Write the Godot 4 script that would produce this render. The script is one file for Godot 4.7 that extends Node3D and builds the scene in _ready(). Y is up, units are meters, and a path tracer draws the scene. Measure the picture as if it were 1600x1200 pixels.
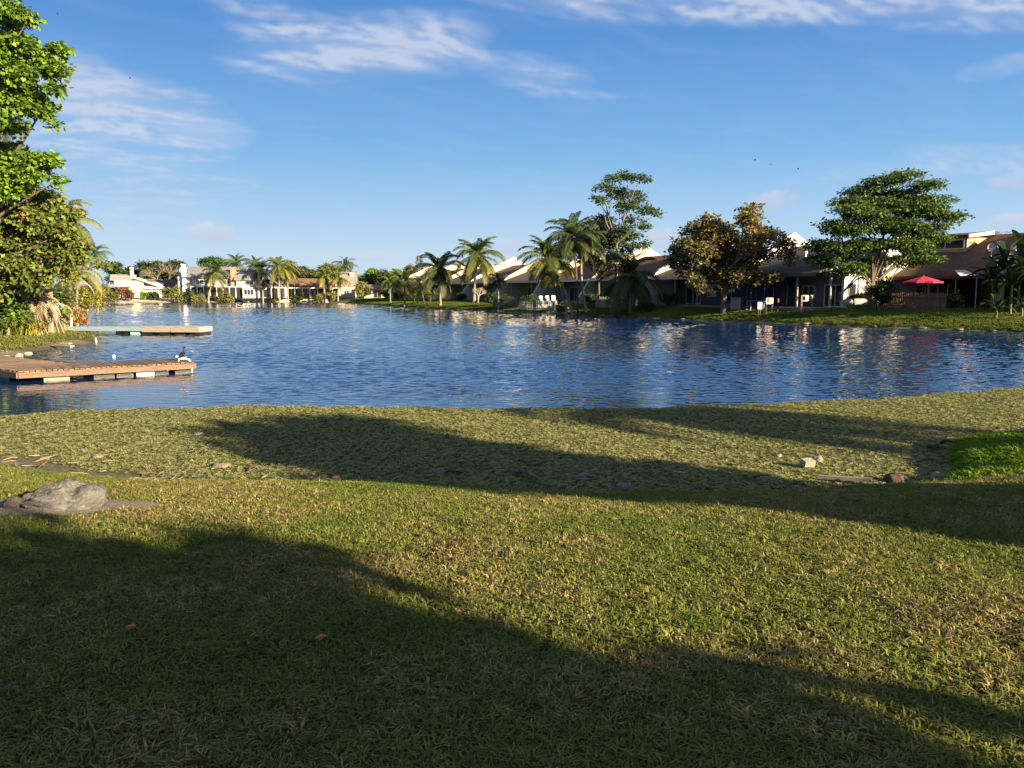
extends Node3D

const FOC := 1232.0          # focal length of the photograph in its own pixels
const EYE := 2.7             # camera height above the water
const TILT := 0.1164         # camera pitch, radians
const SUN_EL := 16.0
const EXPO := 4.0
var sun_dir := Vector3(0.79, 0.0, 0.61)   # towards the sun, level part
var used := {}
var tex := {}
var rng := RandomNumberGenerator.new()
var lake := PackedVector2Array()
var wob := FastNoiseLite.new()
var frond_sets := {}
var M := {}


func _ready():
	rng.seed = 77
	setup_view()
	setup_sky()
	setup_textures()
	setup_materials()
	build_ground()
	build_water()
	build_weed()
	build_lawn()
	build_townhouses()
	build_far_houses()
	build_yard_things()
	build_docks()
	build_left_bank()
	build_far_trees()
	build_right_trees()
	build_palms()
	build_shade_trees()
	build_debris()
	build_birds()


func setup_view():
	var cam := Camera3D.new()
	cam.name = "camera"
	add_child(cam)
	cam.position = Vector3(0, EYE, 0)
	cam.rotation = Vector3(-TILT, 0, 0)
	cam.fov = rad_to_deg(2.0 * atan(600.0 / FOC))
	cam.near = 0.05
	cam.far = 3000.0
	cam.current = true
	var e := Environment.new()
	e.background_mode = Environment.BG_SKY
	e.sky = Sky.new()
	e.tonemap_mode = Environment.TONE_MAPPER_LINEAR
	e.tonemap_exposure = EXPO
	e.sdfgi_enabled = true
	e.ssao_enabled = true
	e.ssil_enabled = true
	var we := WorldEnvironment.new()
	we.name = "environment"
	we.environment = e
	add_child(we)
	var sun := DirectionalLight3D.new()
	sun.name = "sun"
	sun.light_energy = 1.6
	sun.light_color = Color(1.0, 0.915, 0.76)
	sun.light_angular_distance = 0.5
	sun.shadow_enabled = true
	add_child(sun)
	sun_dir = sun_dir.normalized() * cos(deg_to_rad(SUN_EL)) + Vector3.UP * sin(deg_to_rad(SUN_EL))
	sun.look_at_from_position(sun_dir * 200.0, Vector3.ZERO)


# ---------------------------------------------------------------- sky
var cn1 := FastNoiseLite.new()
var cn2 := FastNoiseLite.new()
var cn3 := FastNoiseLite.new()

func blob(az: float, el: float, a0: float, e0: float, ra: float, re: float, turn := 0.0) -> float:
	var x := az - a0
	var y := el - e0
	var c := cos(turn)
	var s := sin(turn)
	var u := (x * c + y * s) / ra
	var v := (-x * s + y * c) / re
	return clampf(1.0 - (u * u + v * v), 0.0, 1.0)

func sky_at(az: float, el: float) -> Color:
	# az, el in degrees from straight ahead; linear light
	var t := clampf(el / 90.0, 0.0, 1.0)
	var c := SKY_G.sample(pow(t, 0.6))
	var l := Color(c.r, c.g, c.b)
	if el > 0.2:
		var k := 1.0 / (sin(deg_to_rad(el)) + 0.10)
		# position on a high cloud sheet
		var px := sin(deg_to_rad(az)) * k
		var pz := cos(deg_to_rad(az)) * k
		var u := px * 0.90 + pz * 0.42
		var v := -px * 0.42 + pz * 0.90
		var w := cn2.get_noise_2d(px * 55.0, pz * 55.0)
		var streak := cn1.get_noise_2d(u * 60.0 + w * 8.0, v * 170.0 + w * 12.0) * 0.5 + 0.5
		var fine := cn3.get_noise_2d(u * 240.0 + w * 20.0, v * 560.0 + w * 30.0) * 0.5 + 0.5
		var big := cn2.get_noise_2d(px * 24.0 + 31.0, pz * 24.0 + 9.0) * 0.5 + 0.5
		var m := 0.0
		for q in WISPS:
			if absf(az - q[0]) < 30.0:
				m += q[5] * blob(az, el, q[0], q[1], q[2], q[3], q[4])
		if absf(az) > 34.0 or el > 23.0:
			var far := clampf(maxf((absf(az) - 34.0) / 12.0, (el - 23.0) / 8.0), 0.0, 1.0)
			m += far * smoothstep(0.36, 0.70, big) * 1.5
		var a := clampf(m * (0.10 + 1.0 * smoothstep(0.25, 0.9, streak) * smoothstep(0.12, 0.85, fine) * 1.15 + 0.22 * smoothstep(0.3, 0.75, big)), 0.0, 0.75)
		a = maxf(a, 0.05 * smoothstep(0.4, 0.8, streak) * smoothstep(1.0, 6.0, el))
		var white := Color(0.66, 0.71, 0.84).lerp(Color(0.74, 0.80, 0.87), clampf(1.0 - el / 9.0, 0.0, 1.0)).lerp(Color(0.74, 0.74, 0.77), smoothstep(18.0, 32.0, el))
		l = l.lerp(white, a)
		# low heaped clouds
		var puff := cn3.get_noise_2d(az * 22.0, el * 48.0) * 0.5 + 0.5
		for p in PUFFS:
			var b := blob(az, el, p[0], p[1], p[2], p[3])
			if b > 0.0:
				var cov: float = smoothstep(0.34, 0.85, b * 0.62 + puff * 0.75 - 0.14) * p[4]
				l = l.lerp(Color(0.50, 0.53, 0.68).lerp(Color(0.82, 0.78, 0.84), clampf((el - p[1]) / p[3] * 0.5 + 0.5, 0.0, 1.0)), cov)
		if absf(az) > 36.0:
			var lowp := cn2.get_noise_2d(az * 2.2, el * 9.0 + 50.0) * 0.5 + 0.5
			l = l.lerp(Color(0.62, 0.64, 0.75), 0.5 * smoothstep(0.58, 0.72, lowp) * smoothstep(9.0, 5.0, el) * smoothstep(36.0, 44.0, absf(az)))
	return l

# thin high clouds: azimuth, elevation, half sizes, tilt, weight
const WISPS := [[-25.3, 10.6, 7.8, 3.26, -0.05, 1.15], [-30.2, 10.9, 6.4, 4.38, 0.11, 0.90], [-20.3, 10.4, 3.6, 0.88, -0.00, 0.50], [-10.6, 16.3, 10.3, 2.40, 0.14, 0.95], [-16.4, 17.5, 4.9, 2.23, -0.27, 0.60], [-7.1, 15.9, 6.2, 1.89, 0.03, 0.60], [1.3, 14.9, 4.9, 1.37, -0.15, 0.65], [15.2, 18.4, 21.3, 1.47, -0.08, 1.30], [27.8, 16.7, 10.5, 1.46, -0.18, 0.90], [4.5, 13.4, 5.4, 0.37, -0.02, 0.40], [31.0, 13.2, 2.8, 0.70, 0.11, 1.00], [30.5, 8.0, 5.7, 1.05, -0.15, 0.55], [25.4, 7.6, 6.3, 0.79, -0.03, 0.35], [-22.8, 7.0, 6.6, 1.38, -0.00, 0.45], [-27.4, 5.1, 8.6, 2.37, 0.05, 0.35], [-13.2, 15.2, 6.8, 0.62, 0.11, 0.40]]
const PUFFS := [[-20.6, 3.9, 2.1, 0.95, 0.55], [-11.0, 2.4, 4.0, 0.6, 0.2], [-1.0, 3.3, 3.2, 0.8, 0.32], [10.6, 3.7, 2.6, 0.9, 0.5], [17.8, 6.1, 2.4, 0.8, 0.42], [32.2, 6.6, 2.2, 0.8, 0.42], [31.8, 4.3, 1.5, 0.6, 0.5], [-33.0, 3.0, 5.0, 0.9, 0.25], [2.0, 1.8, 6.0, 0.5, 0.18]]
var SKY_G := Gradient.new()

func setup_sky():
	SKY_G.offsets = PackedFloat32Array([0.0, 0.12, 0.176, 0.267, 0.368, 0.44, 0.6, 1.0])
	SKY_G.colors = PackedColorArray([Color(0.66, 0.77, 0.87), Color(0.56, 0.72, 0.88), Color(0.43, 0.65, 0.88), Color(0.215, 0.475, 0.82), Color(0.11, 0.31, 0.69), Color(0.075, 0.24, 0.59), Color(0.04, 0.16, 0.44), Color(0.02, 0.08, 0.26)])
	for n in [cn1, cn2, cn3]:
		n.noise_type = FastNoiseLite.TYPE_SIMPLEX_SMOOTH
		n.fractal_type = FastNoiseLite.FRACTAL_FBM
		n.frequency = 0.03
		n.fractal_octaves = 4
	cn1.seed = 5
	cn2.seed = 11
	cn2.fractal_octaves = 2
	cn3.seed = 23
	cn3.fractal_octaves = 3
	var im := sky_block(1024, 512, 0, 256, 0, 1024, null)
	im.resize(3072, 1536, Image.INTERPOLATE_CUBIC)
	# the part of the sky ahead in full detail (it sits at both ends of the panorama)
	for part in [[0, 340], [2732, 3072]]:
		im.blit_rect(sky_block(3072, 1536, 560, 768, part[0], part[1], null), Rect2i(0, 0, part[1] - part[0], 208), Vector2i(part[0], 560))
	var m := PanoramaSkyMaterial.new()
	m.panorama = ImageTexture.create_from_image(im)
	for c in get_children():
		if c is WorldEnvironment:
			c.environment.sky.sky_material = m

func sky_block(w: int, h: int, y0: int, y1: int, x0: int, x1: int, _x) -> Image:
	var whole := (x1 - x0 == w)
	var rows := h if whole else y1 - y0
	var f := PackedFloat32Array()
	f.resize((x1 - x0) * rows * 3)
	var i := 0
	var low := sky_at(0.0, 0.0)
	for r in rows:
		var el := 90.0 - (float(r + (0 if whole else y0)) + 0.5) / h * 180.0
		for x in range(x0, x1):
			var c := low
			if el > 0.0:
				var az := (float(x) + 0.5) / w * 360.0
				if az > 180.0:
					az -= 360.0
				c = sky_at(az, el)
			f[i] = c.r / EXPO
			f[i + 1] = c.g / EXPO
			f[i + 2] = c.b / EXPO
			i += 3
	return Image.create_from_data(x1 - x0, rows, false, Image.FORMAT_RGBF, f.to_byte_array())


# ---------------------------------------------------------------- placing
func lat(px: float, d: float, y := 1.2) -> float:
	return (px - 800.0) / FOC * (d * cos(TILT) + (EYE - y) * sin(TILT))

func at(px: float, d: float, y := 1.2) -> Vector3:
	return Vector3(lat(px, d, y), y, -d)

func hy(py: float, d: float) -> float:
	return EYE - d * tan(TILT + atan((py - 600.0) / FOC))

func on(px: float, py: float, y := 0.03) -> Vector3:
	return at(px, (EYE - y) / tan(TILT + atan((py - 600.0) / FOC)), y)

func size_at(p: float, d: float) -> float:
	return p / FOC * d

# ---------------------------------------------------------------- naming
func numbered(n: String) -> String:
	if not used.has(n):
		used[n] = 0
		return n
	used[n] += 1
	return "%s_%03d" % [n, used[n]]

func tag(o: Node, label: String, category: String, group := "", kind := ""):
	if label:
		o.set_meta("label", label)
	if category:
		o.set_meta("category", category)
	if group:
		o.set_meta("group", group)
	if kind:
		o.set_meta("kind", kind)
	return o

func thing(called: String, label: String, category: String, where := Vector3.ZERO, turn := 0.0, group := "") -> Node3D:
	var o := Node3D.new()
	o.name = numbered(called)
	add_child(o)
	o.position = where
	o.rotation.y = turn
	tag(o, label, category, group)
	return o

func put(called: String, mesh: Mesh, mat: Material, parent: Node = null) -> MeshInstance3D:
	var o := MeshInstance3D.new()
	o.mesh = mesh
	o.material_override = mat
	if parent == null:
		o.name = numbered(called)
		add_child(o)
	else:
		var k := "%d/%s" % [parent.get_instance_id(), called]
		if used.has(k):
			used[k] += 1
			o.name = "%s_%03d" % [called, used[k]]
		else:
			used[k] = 0
			o.name = called
		parent.add_child(o, true)
	return o

func struct(called: String, mesh: Mesh, mat: Material) -> MeshInstance3D:
	var o := put(called, mesh, mat)
	o.set_meta("kind", "structure")
	return o


# ---------------------------------------------------------------- mesh builder
class MB:
	var v := PackedVector3Array()
	var n := PackedVector3Array()
	var c := PackedColorArray()

	func tri(a: Vector3, b: Vector3, d: Vector3, col := Color.WHITE):
		var k := (d - a).cross(b - a).normalized()
		v.append(a); v.append(b); v.append(d)
		n.append(k); n.append(k); n.append(k)
		c.append(col); c.append(col); c.append(col)

	func quad(a: Vector3, b: Vector3, d: Vector3, e: Vector3, col := Color.WHITE):
		tri(a, b, d, col)
		tri(a, d, e, col)

	func stri(a: Vector3, b: Vector3, d: Vector3, na: Vector3, nb: Vector3, nd: Vector3, ca: Color, cb: Color, cd: Color):
		var k := (d - a).cross(b - a)
		if k.dot(na + nb + nd) >= 0.0:
			v.append(a); v.append(b); v.append(d)
			n.append(na); n.append(nb); n.append(nd)
			c.append(ca); c.append(cb); c.append(cd)
		else:
			v.append(a); v.append(d); v.append(b)
			n.append(na); n.append(nd); n.append(nb)
			c.append(ca); c.append(cd); c.append(cb)

	func box(center: Vector3, s: Vector3, col := Color.WHITE, b := Basis.IDENTITY):
		var x := b.x * s.x * 0.5
		var y := b.y * s.y * 0.5
		var z := b.z * s.z * 0.5
		for f in [[x, y, z], [y, x, -z], [y, z, x], [z, y, -x], [z, x, y], [x, z, -y]]:
			var p: Vector3 = center + f[2]
			quad(p - f[0] - f[1], p - f[0] + f[1], p + f[0] + f[1], p + f[0] - f[1], col)

	func span(lo: Vector3, hi: Vector3, col := Color.WHITE):
		box((lo + hi) * 0.5, (hi - lo).abs(), col)

	func bar(a: Vector3, b: Vector3, w: float, h: float, col := Color.WHITE):
		var z := (b - a).normalized()
		var up := Vector3.UP if absf(z.y) < 0.95 else Vector3.RIGHT
		var x := up.cross(z).normalized()
		box((a + b) * 0.5, Vector3(w, h, a.distance_to(b)), col, Basis(x, z.cross(x), z))

	# polygon given in (z, y), pushed out along x
	func prism_x(poly: Array, x0: float, x1: float, col := Color.WHITE):
		var p := PackedVector2Array(poly)
		for t in [x0, x1]:
			var ids := Geometry2D.triangulate_polygon(p)
			for k in range(0, ids.size(), 3):
				tri(Vector3(t, p[ids[k]].y, p[ids[k]].x), Vector3(t, p[ids[k + 1]].y, p[ids[k + 1]].x), Vector3(t, p[ids[k + 2]].y, p[ids[k + 2]].x), col)
		for k in p.size():
			var a := p[k]
			var b := p[(k + 1) % p.size()]
			quad(Vector3(x0, a.y, a.x), Vector3(x0, b.y, b.x), Vector3(x1, b.y, b.x), Vector3(x1, a.y, a.x), col)

	func tube(pts: Array, radii: Array, sides := 6, col := Color.WHITE, cap := true, col2 = null):
		var rings := []
		var nor := []
		var prev := Vector3.ZERO
		for i in pts.size():
			var t: Vector3 = (pts[mini(i + 1, pts.size() - 1)] - pts[maxi(i - 1, 0)]).normalized()
			var x := prev
			if i == 0:
				x = t.cross(Vector3(0.31, 0.2, 0.93)).normalized()
			x = (x - t * x.dot(t)).normalized()
			prev = x
			var y := t.cross(x)
			var ring := []
			var nn := []
			for k in sides:
				var a := TAU * k / sides
				var d := x * cos(a) + y * sin(a)
				ring.append(pts[i] + d * radii[i])
				nn.append(d)
			rings.append(ring)
			nor.append(nn)
		for i in pts.size() - 1:
			var ca: Color = col if col2 == null else col.lerp(col2, float(i) / (pts.size() - 1))
			var cb: Color = col if col2 == null else col.lerp(col2, float(i + 1) / (pts.size() - 1))
			for k in sides:
				var q := (k + 1) % sides
				stri(rings[i][k], rings[i + 1][k], rings[i + 1][q], nor[i][k], nor[i + 1][k], nor[i + 1][q], ca, cb, cb)
				stri(rings[i][k], rings[i + 1][q], rings[i][q], nor[i][k], nor[i + 1][q], nor[i][q], ca, cb, ca)
		if cap:
			for e in [0, pts.size() - 1]:
				for k in range(1, sides - 1):
					tri(rings[e][0], rings[e][k], rings[e][k + 1], col)

	# rings of points joined with smooth normals; rings[i] all of equal length
	func skin(rings: Array, col := Color.WHITE, closed := true):
		var m: int = rings.size()
		var s: int = rings[0].size()
		var nor := []
		for i in m:
			var row := []
			for k in s:
				var a: Vector3 = rings[mini(i + 1, m - 1)][k] - rings[maxi(i - 1, 0)][k]
				var k1 := (k + 1) % s if closed else mini(k + 1, s - 1)
				var k0 := (k + s - 1) % s if closed else maxi(k - 1, 0)
				var b: Vector3 = rings[i][k1] - rings[i][k0]
				row.append(a.cross(b).normalized())
			nor.append(row)
		for i in m - 1:
			for k in (s if closed else s - 1):
				var q := (k + 1) % s
				stri(rings[i][k], rings[i + 1][k], rings[i + 1][q], nor[i][k], nor[i + 1][k], nor[i + 1][q], col, col, col)
				stri(rings[i][k], rings[i + 1][q], rings[i][q], nor[i][k], nor[i + 1][q], nor[i][q], col, col, col)

	func done() -> ArrayMesh:
		var a := []
		a.resize(Mesh.ARRAY_MAX)
		a[Mesh.ARRAY_VERTEX] = v
		a[Mesh.ARRAY_NORMAL] = n
		a[Mesh.ARRAY_COLOR] = c
		var m := ArrayMesh.new()
		m.add_surface_from_arrays(Mesh.PRIMITIVE_TRIANGLES, a)
		return m


# many small flat leaves: no normals, two triangles each
class LB:
	var v := PackedVector3Array()
	var c := PackedColorArray()
	var i := PackedInt32Array()

	func leaf(p: Vector3, along: Vector3, side: Vector3, col: Color):
		var k := v.size()
		v.append(p); v.append(p + along * 0.55 + side); v.append(p + along); v.append(p + along * 0.55 - side)
		c.append(col); c.append(col); c.append(col); c.append(col)
		i.append(k); i.append(k + 1); i.append(k + 2)
		i.append(k); i.append(k + 2); i.append(k + 3)

	func tri(a: Vector3, b: Vector3, d: Vector3, col: Color):
		var k := v.size()
		v.append(a); v.append(b); v.append(d)
		c.append(col); c.append(col); c.append(col)
		i.append(k); i.append(k + 1); i.append(k + 2)

	func quad(a: Vector3, b: Vector3, d: Vector3, e: Vector3, col: Color):
		var k := v.size()
		v.append(a); v.append(b); v.append(d); v.append(e)
		c.append(col); c.append(col); c.append(col); c.append(col)
		i.append(k); i.append(k + 1); i.append(k + 2)
		i.append(k); i.append(k + 2); i.append(k + 3)

	func done() -> ArrayMesh:
		var a := []
		a.resize(Mesh.ARRAY_MAX)
		a[Mesh.ARRAY_VERTEX] = v
		a[Mesh.ARRAY_COLOR] = c
		a[Mesh.ARRAY_INDEX] = i
		var m := ArrayMesh.new()
		m.add_surface_from_arrays(Mesh.PRIMITIVE_TRIANGLES, a)
		return m


# ---------------------------------------------------------------- textures and materials
func noise_tex(called: String, freq: float, lo: float, hi: float, octaves := 4, size := 512, kind := FastNoiseLite.TYPE_SIMPLEX_SMOOTH):
	var n := FastNoiseLite.new()
	n.noise_type = kind
	n.frequency = freq
	n.fractal_type = FastNoiseLite.FRACTAL_FBM
	n.fractal_octaves = octaves
	n.seed = called.hash() % 1000
	var g := Gradient.new()
	g.offsets = PackedFloat32Array([0.0, 1.0])
	g.colors = PackedColorArray([Color(lo, lo, lo), Color(hi, hi, hi)])
	var t := NoiseTexture2D.new()
	t.width = size
	t.height = size
	t.seamless = true
	t.color_ramp = g
	t.noise = n
	tex[called] = t

func setup_textures():
	noise_tex("soft", 0.012, 0.78, 1.0, 5)
	noise_tex("mottle", 0.02, 0.55, 1.0, 5)
	noise_tex("grit", 0.09, 0.0, 1.0, 4)
	noise_tex("ripple", 0.022, 0.0, 1.0, 5, 2048)
	noise_tex("ground", 0.03, 0.45, 1.0, 6, 1024)
	# shingle courses: rows of tabs that differ a little in tone
	var im := Image.create(256, 256, false, Image.FORMAT_RGB8)
	var r := RandomNumberGenerator.new()
	r.seed = 4
	for row in 16:
		for tab in 12:
			var s := r.randf_range(0.72, 1.0)
			var x0 := int(tab * 21.34 + (row % 2) * 10)
			for x in 22:
				for y in 16:
					var k: float = s * (0.62 if y == 15 or (x == 0) else 1.0)
					im.set_pixel((x0 + x) % 256, row * 16 + y, Color(k, k, k))
	tex["shingle"] = ImageTexture.create_from_image(im)
	# wood grain, long streaks along one axis
	var w := Image.create(256, 256, false, Image.FORMAT_RGB8)
	var wn := FastNoiseLite.new()
	wn.frequency = 0.02
	wn.seed = 9
	for y in 256:
		for x in 256:
			var k := 0.80 + 0.2 * wn.get_noise_2d(x * 0.35, y * 7.0) + 0.10 * wn.get_noise_2d(x * 2.0, y * 2.0)
			w.set_pixel(x, y, Color(k, k, k))
	tex["wood"] = ImageTexture.create_from_image(w)

func mat(called: String, col: Color, rough := 0.8, t := "", period := 1.0, bump := 0.0, bump_t := "grit", vc := false) -> StandardMaterial3D:
	var m := StandardMaterial3D.new()
	m.resource_name = called
	m.albedo_color = col.linear_to_srgb()
	m.roughness = rough
	m.vertex_color_use_as_albedo = vc
	m.metallic_specular = 0.4
	if t or bump > 0.0:
		m.uv1_triplanar = true
		m.uv1_world_triplanar = true
		m.uv1_scale = Vector3.ONE / period
		if t:
			m.albedo_texture = tex[t]
		if bump > 0.0:
			m.heightmap_enabled = true
			m.heightmap_texture = tex[bump_t]
			m.heightmap_scale = bump
	M[called] = m
	return m

func leaf_mat(called: String, through: float, rough := 0.5):
	var m := StandardMaterial3D.new()
	m.resource_name = called
	m.roughness = rough
	m.metallic_specular = 0.35 if called == "leaf" else 0.15
	m.vertex_color_use_as_albedo = true
	m.backlight_enabled = true
	var k := pow(through, 1.0 / 2.2)
	m.backlight = Color(k, k, k)
	M[called] = m

func setup_materials():
	leaf_mat("leaf", 0.6, 0.55)
	leaf_mat("blade", 0.5, 0.85)
	leaf_mat("dry", 0.25, 0.8)
	mat("bark", Color.WHITE, 0.9, "mottle", 1.3, 1.2, "grit", true)
	mat("painted", Color.WHITE, 0.7, "soft", 2.0, 0.0, "grit", true)
	mat("stucco", Color.WHITE, 0.9, "soft", 2.6, 0.5, "grit", true)
	mat("shingles", Color.WHITE, 0.92, "shingle", 2.4, 0.0, "grit", true)
	mat("plank", Color.WHITE, 0.75, "wood", 1.1, 0.3, "wood", true)
	mat("stone", Color.WHITE, 0.92, "mottle", 0.5, 2.2, "grit", true)
	mat("rock", Color.WHITE, 0.95, "mottle", 0.35, 1.5, "grit", true)
	mat("plastic", Color.WHITE, 0.4, "soft", 1.0, 0.0, "grit", true)
	mat("cloth", Color.WHITE, 0.85, "soft", 0.6, 0.0, "grit", true)
	mat("rusty", Color.WHITE, 0.8, "mottle", 0.4, 0.0, "grit", true)
	var g := mat("glass", Color(0.02, 0.025, 0.03), 0.06)
	g.metallic_specular = 0.6
	var s := mat("screen", Color(0.02, 0.02, 0.022), 0.9)
	s.transparency = BaseMaterial3D.TRANSPARENCY_ALPHA
	s.albedo_color.a = 0.7
	mat("feather", Color.WHITE, 0.45, "soft", 0.05, 0.0, "grit", true)


# ---------------------------------------------------------------- the lake and the land
func shore_distance(x: float, d: float) -> float:
	# metres to the lake's edge, positive on land
	var p := Vector2(x, d)
	var best := 1e9
	for i in lake.size():
		var a := lake[i]
		var b := lake[(i + 1) % lake.size()]
		var ab := b - a
		var t := clampf((p - a).dot(ab) / ab.length_squared(), 0.0, 1.0)
		best = minf(best, (a + ab * t).distance_squared_to(p))
	best = sqrt(best)
	return -best if Geometry2D.is_point_in_polygon(p, lake) else best

func near_share(x: float, d: float) -> float:
	# 1 on the lawn in front of the camera, 0 on the other banks
	return smoothstep(24.0, 17.0, d + maxf(0.0, -x - 12.0) * 0.6) * smoothstep(30.0, 20.0, x)

func left_share(x: float, d: float) -> float:
	return smoothstep(-8.0, -12.0, x) * smoothstep(15.0, 22.0, d) * smoothstep(95.0, 70.0, d)

func land(s: float, x: float, d: float) -> float:
	if s < 0.0:
		return maxf(-0.9, s * 0.22)
	var a := near_share(x, d)
	var l := left_share(x, d) * (1.0 - a)
	var h := 0.12 * minf(1.0, s / 0.25) + (1.13 * (1.0 - exp(-s / 4.0))) * (1.0 - a - l) + a * (1.05 * (1.0 - exp(-s / 4.6))) + l * 0.62 * (1.0 - exp(-s / 3.0))
	h += 0.035 * wob.get_noise_2d(x * 14.0, d * 14.0) * minf(1.0, s)
	return h

func gh(x: float, d: float) -> float:
	return land(shore_distance(x, d), x, d)

func foot(px: float, d: float) -> Vector3:
	# the ground under a column of the picture at a distance
	var x := lat(px, d, 1.0)
	return Vector3(x, gh(x, d) - 0.03, -d)

func build_ground():
	wob.frequency = 0.02
	wob.seed = 3
	wob.fractal_octaves = 3
	var raw := [[-60, 14], [-30, 15.5], [-17, 14.6], [-12, 14.0], [-9.6, 12.8], [-8.0, 12.2], [-6.6, 11.3], [-5.0, 10.75], [-3.3, 10.55], [-1.6, 10.45], [0, 10.2], [1.6, 10.0], [3.2, 10.05], [4.6, 10.35], [5.6, 10.5], [6.3, 10.9], [6.9, 12.2], [7.6, 13.4], [9.0, 14.4], [11.5, 15.9], [15, 17.5], [20, 20], [30, 23], [46, 26],
		[62, 28], [60, 36], [46, 44], [40, 47], [34.2, 52.4], [28.8, 58.8], [24, 65.7], [19.6, 73], [13.3, 82], [4.8, 98.5], [0, 107], [-9.7, 121], [-21, 146], [-33, 176], [-39, 188], [-44, 196], [-46, 206], [-40, 214], [-50, 217], [-62, 212], [-72, 206], [-80, 198], [-92, 192], [-106, 186], [-112, 178],
		[-100, 168], [-80, 140], [-60, 111], [-42, 78], [-31, 55], [-28.5, 50], [-25.5, 48.0], [-23.2, 44.5], [-22.4, 40], [-21.6, 35], [-21, 32], [-24, 30.5], [-34, 31], [-60, 30]]
	for p in raw:
		lake.append(Vector2(p[0], p[1]))
	var xs := axis([-420.0, -200.0, 20.0, -200.0, -70.0, 4.0, -70.0, -16.0, 1.4, -16.0, 16.0, 0.3, 16.0, 60.0, 1.2, 60.0, 120.0, 4.0, 120.0, 420.0, 20.0])
	var ds := axis([-60.0, -6.0, 3.0, -6.0, 1.0, 0.6, 1.0, 20.0, 0.3, 20.0, 60.0, 1.2, 60.0, 225.0, 1.6, 225.0, 300.0, 6.0, 300.0, 900.0, 40.0])
	var w := xs.size()
	var v := PackedVector3Array()
	var c := PackedColorArray()
	var idx := PackedInt32Array()
	var patch := FastNoiseLite.new()
	patch.frequency = 0.05
	patch.seed = 8
	for d in ds:
		for x in xs:
			var s := shore_distance(x, d)
			v.append(Vector3(x, land(s, x, d), -d))
			c.append(ground_color(s, x, d, patch))
	for j in ds.size() - 1:
		for i in w - 1:
			var k := j * w + i
			idx.append_array(PackedInt32Array([k, k + w, k + w + 1, k, k + w + 1, k + 1]))
	var n := PackedVector3Array()
	n.resize(v.size())
	for j in ds.size():
		for i in w:
			var a := v[j * w + mini(i + 1, w - 1)] - v[j * w + maxi(i - 1, 0)]
			var b := v[maxi(j - 1, 0) * w + i] - v[mini(j + 1, ds.size() - 1) * w + i]
			n[j * w + i] = b.cross(a).normalized()
	var arr := []
	arr.resize(Mesh.ARRAY_MAX)
	arr[Mesh.ARRAY_VERTEX] = v
	arr[Mesh.ARRAY_NORMAL] = n
	arr[Mesh.ARRAY_COLOR] = c
	arr[Mesh.ARRAY_INDEX] = idx
	var m := ArrayMesh.new()
	m.add_surface_from_arrays(Mesh.PRIMITIVE_TRIANGLES, arr)
	struct("ground", m, mat("earth", Color.WHITE, 0.95, "ground", 2.3, 5.0, "grit", true))

func axis(a: Array) -> PackedFloat32Array:
	var out := PackedFloat32Array()
	for k in range(0, a.size(), 3):
		var n := int(round((a[k + 1] - a[k]) / a[k + 2]))
		for i in n:
			out.append(lerpf(a[k], a[k + 1], float(i) / n))
	out.append(a[a.size() - 2])
	return out

func ground_color(s: float, x: float, d: float, patch: FastNoiseLite) -> Color:
	var p := patch.get_noise_2d(x * 6.0, d * 6.0) * 0.5 + 0.5
	var q := patch.get_noise_2d(x * 1.6 + 90.0, d * 1.6) * 0.5 + 0.5
	if s < 0.0:
		return Color(0.11, 0.10, 0.055)
	var a := near_share(x, d)
	if a > 0.5:
		var lawn := Color(0.06, 0.06, 0.026).lerp(Color(0.09, 0.07, 0.04), p)
		return Color(0.27, 0.22, 0.145).lerp(lawn, smoothstep(0.35 + 0.35 * smoothstep(-3.0, -6.0, x), 0.75 + 0.35 * smoothstep(-3.0, -6.0, x), s + (p - 0.5) * 0.3))
	var grass := Color(0.14, 0.20, 0.040).lerp(Color(0.24, 0.235, 0.065), q * 0.7).lerp(Color(0.10, 0.155, 0.035), p * 0.5)
	if left_share(x, d) > 0.4:
		grass = Color(0.30, 0.25, 0.14).lerp(Color(0.11, 0.14, 0.04), smoothstep(0.8, 2.2, s + (p - 0.5) * 2.0))
		return Color(0.36, 0.31, 0.22).lerp(grass, smoothstep(0.1, 0.9, s))
	if d > 175.0 and x < -66.0 and s < 9.0 * smoothstep(-64.0, -76.0, x) + (q - 0.5) * 3.0:
		return Color(0.90, 0.82, 0.68)
	return Color(0.24, 0.22, 0.15).lerp(grass, smoothstep(0.05, 0.5, s + (p - 0.5) * 0.5))


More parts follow.
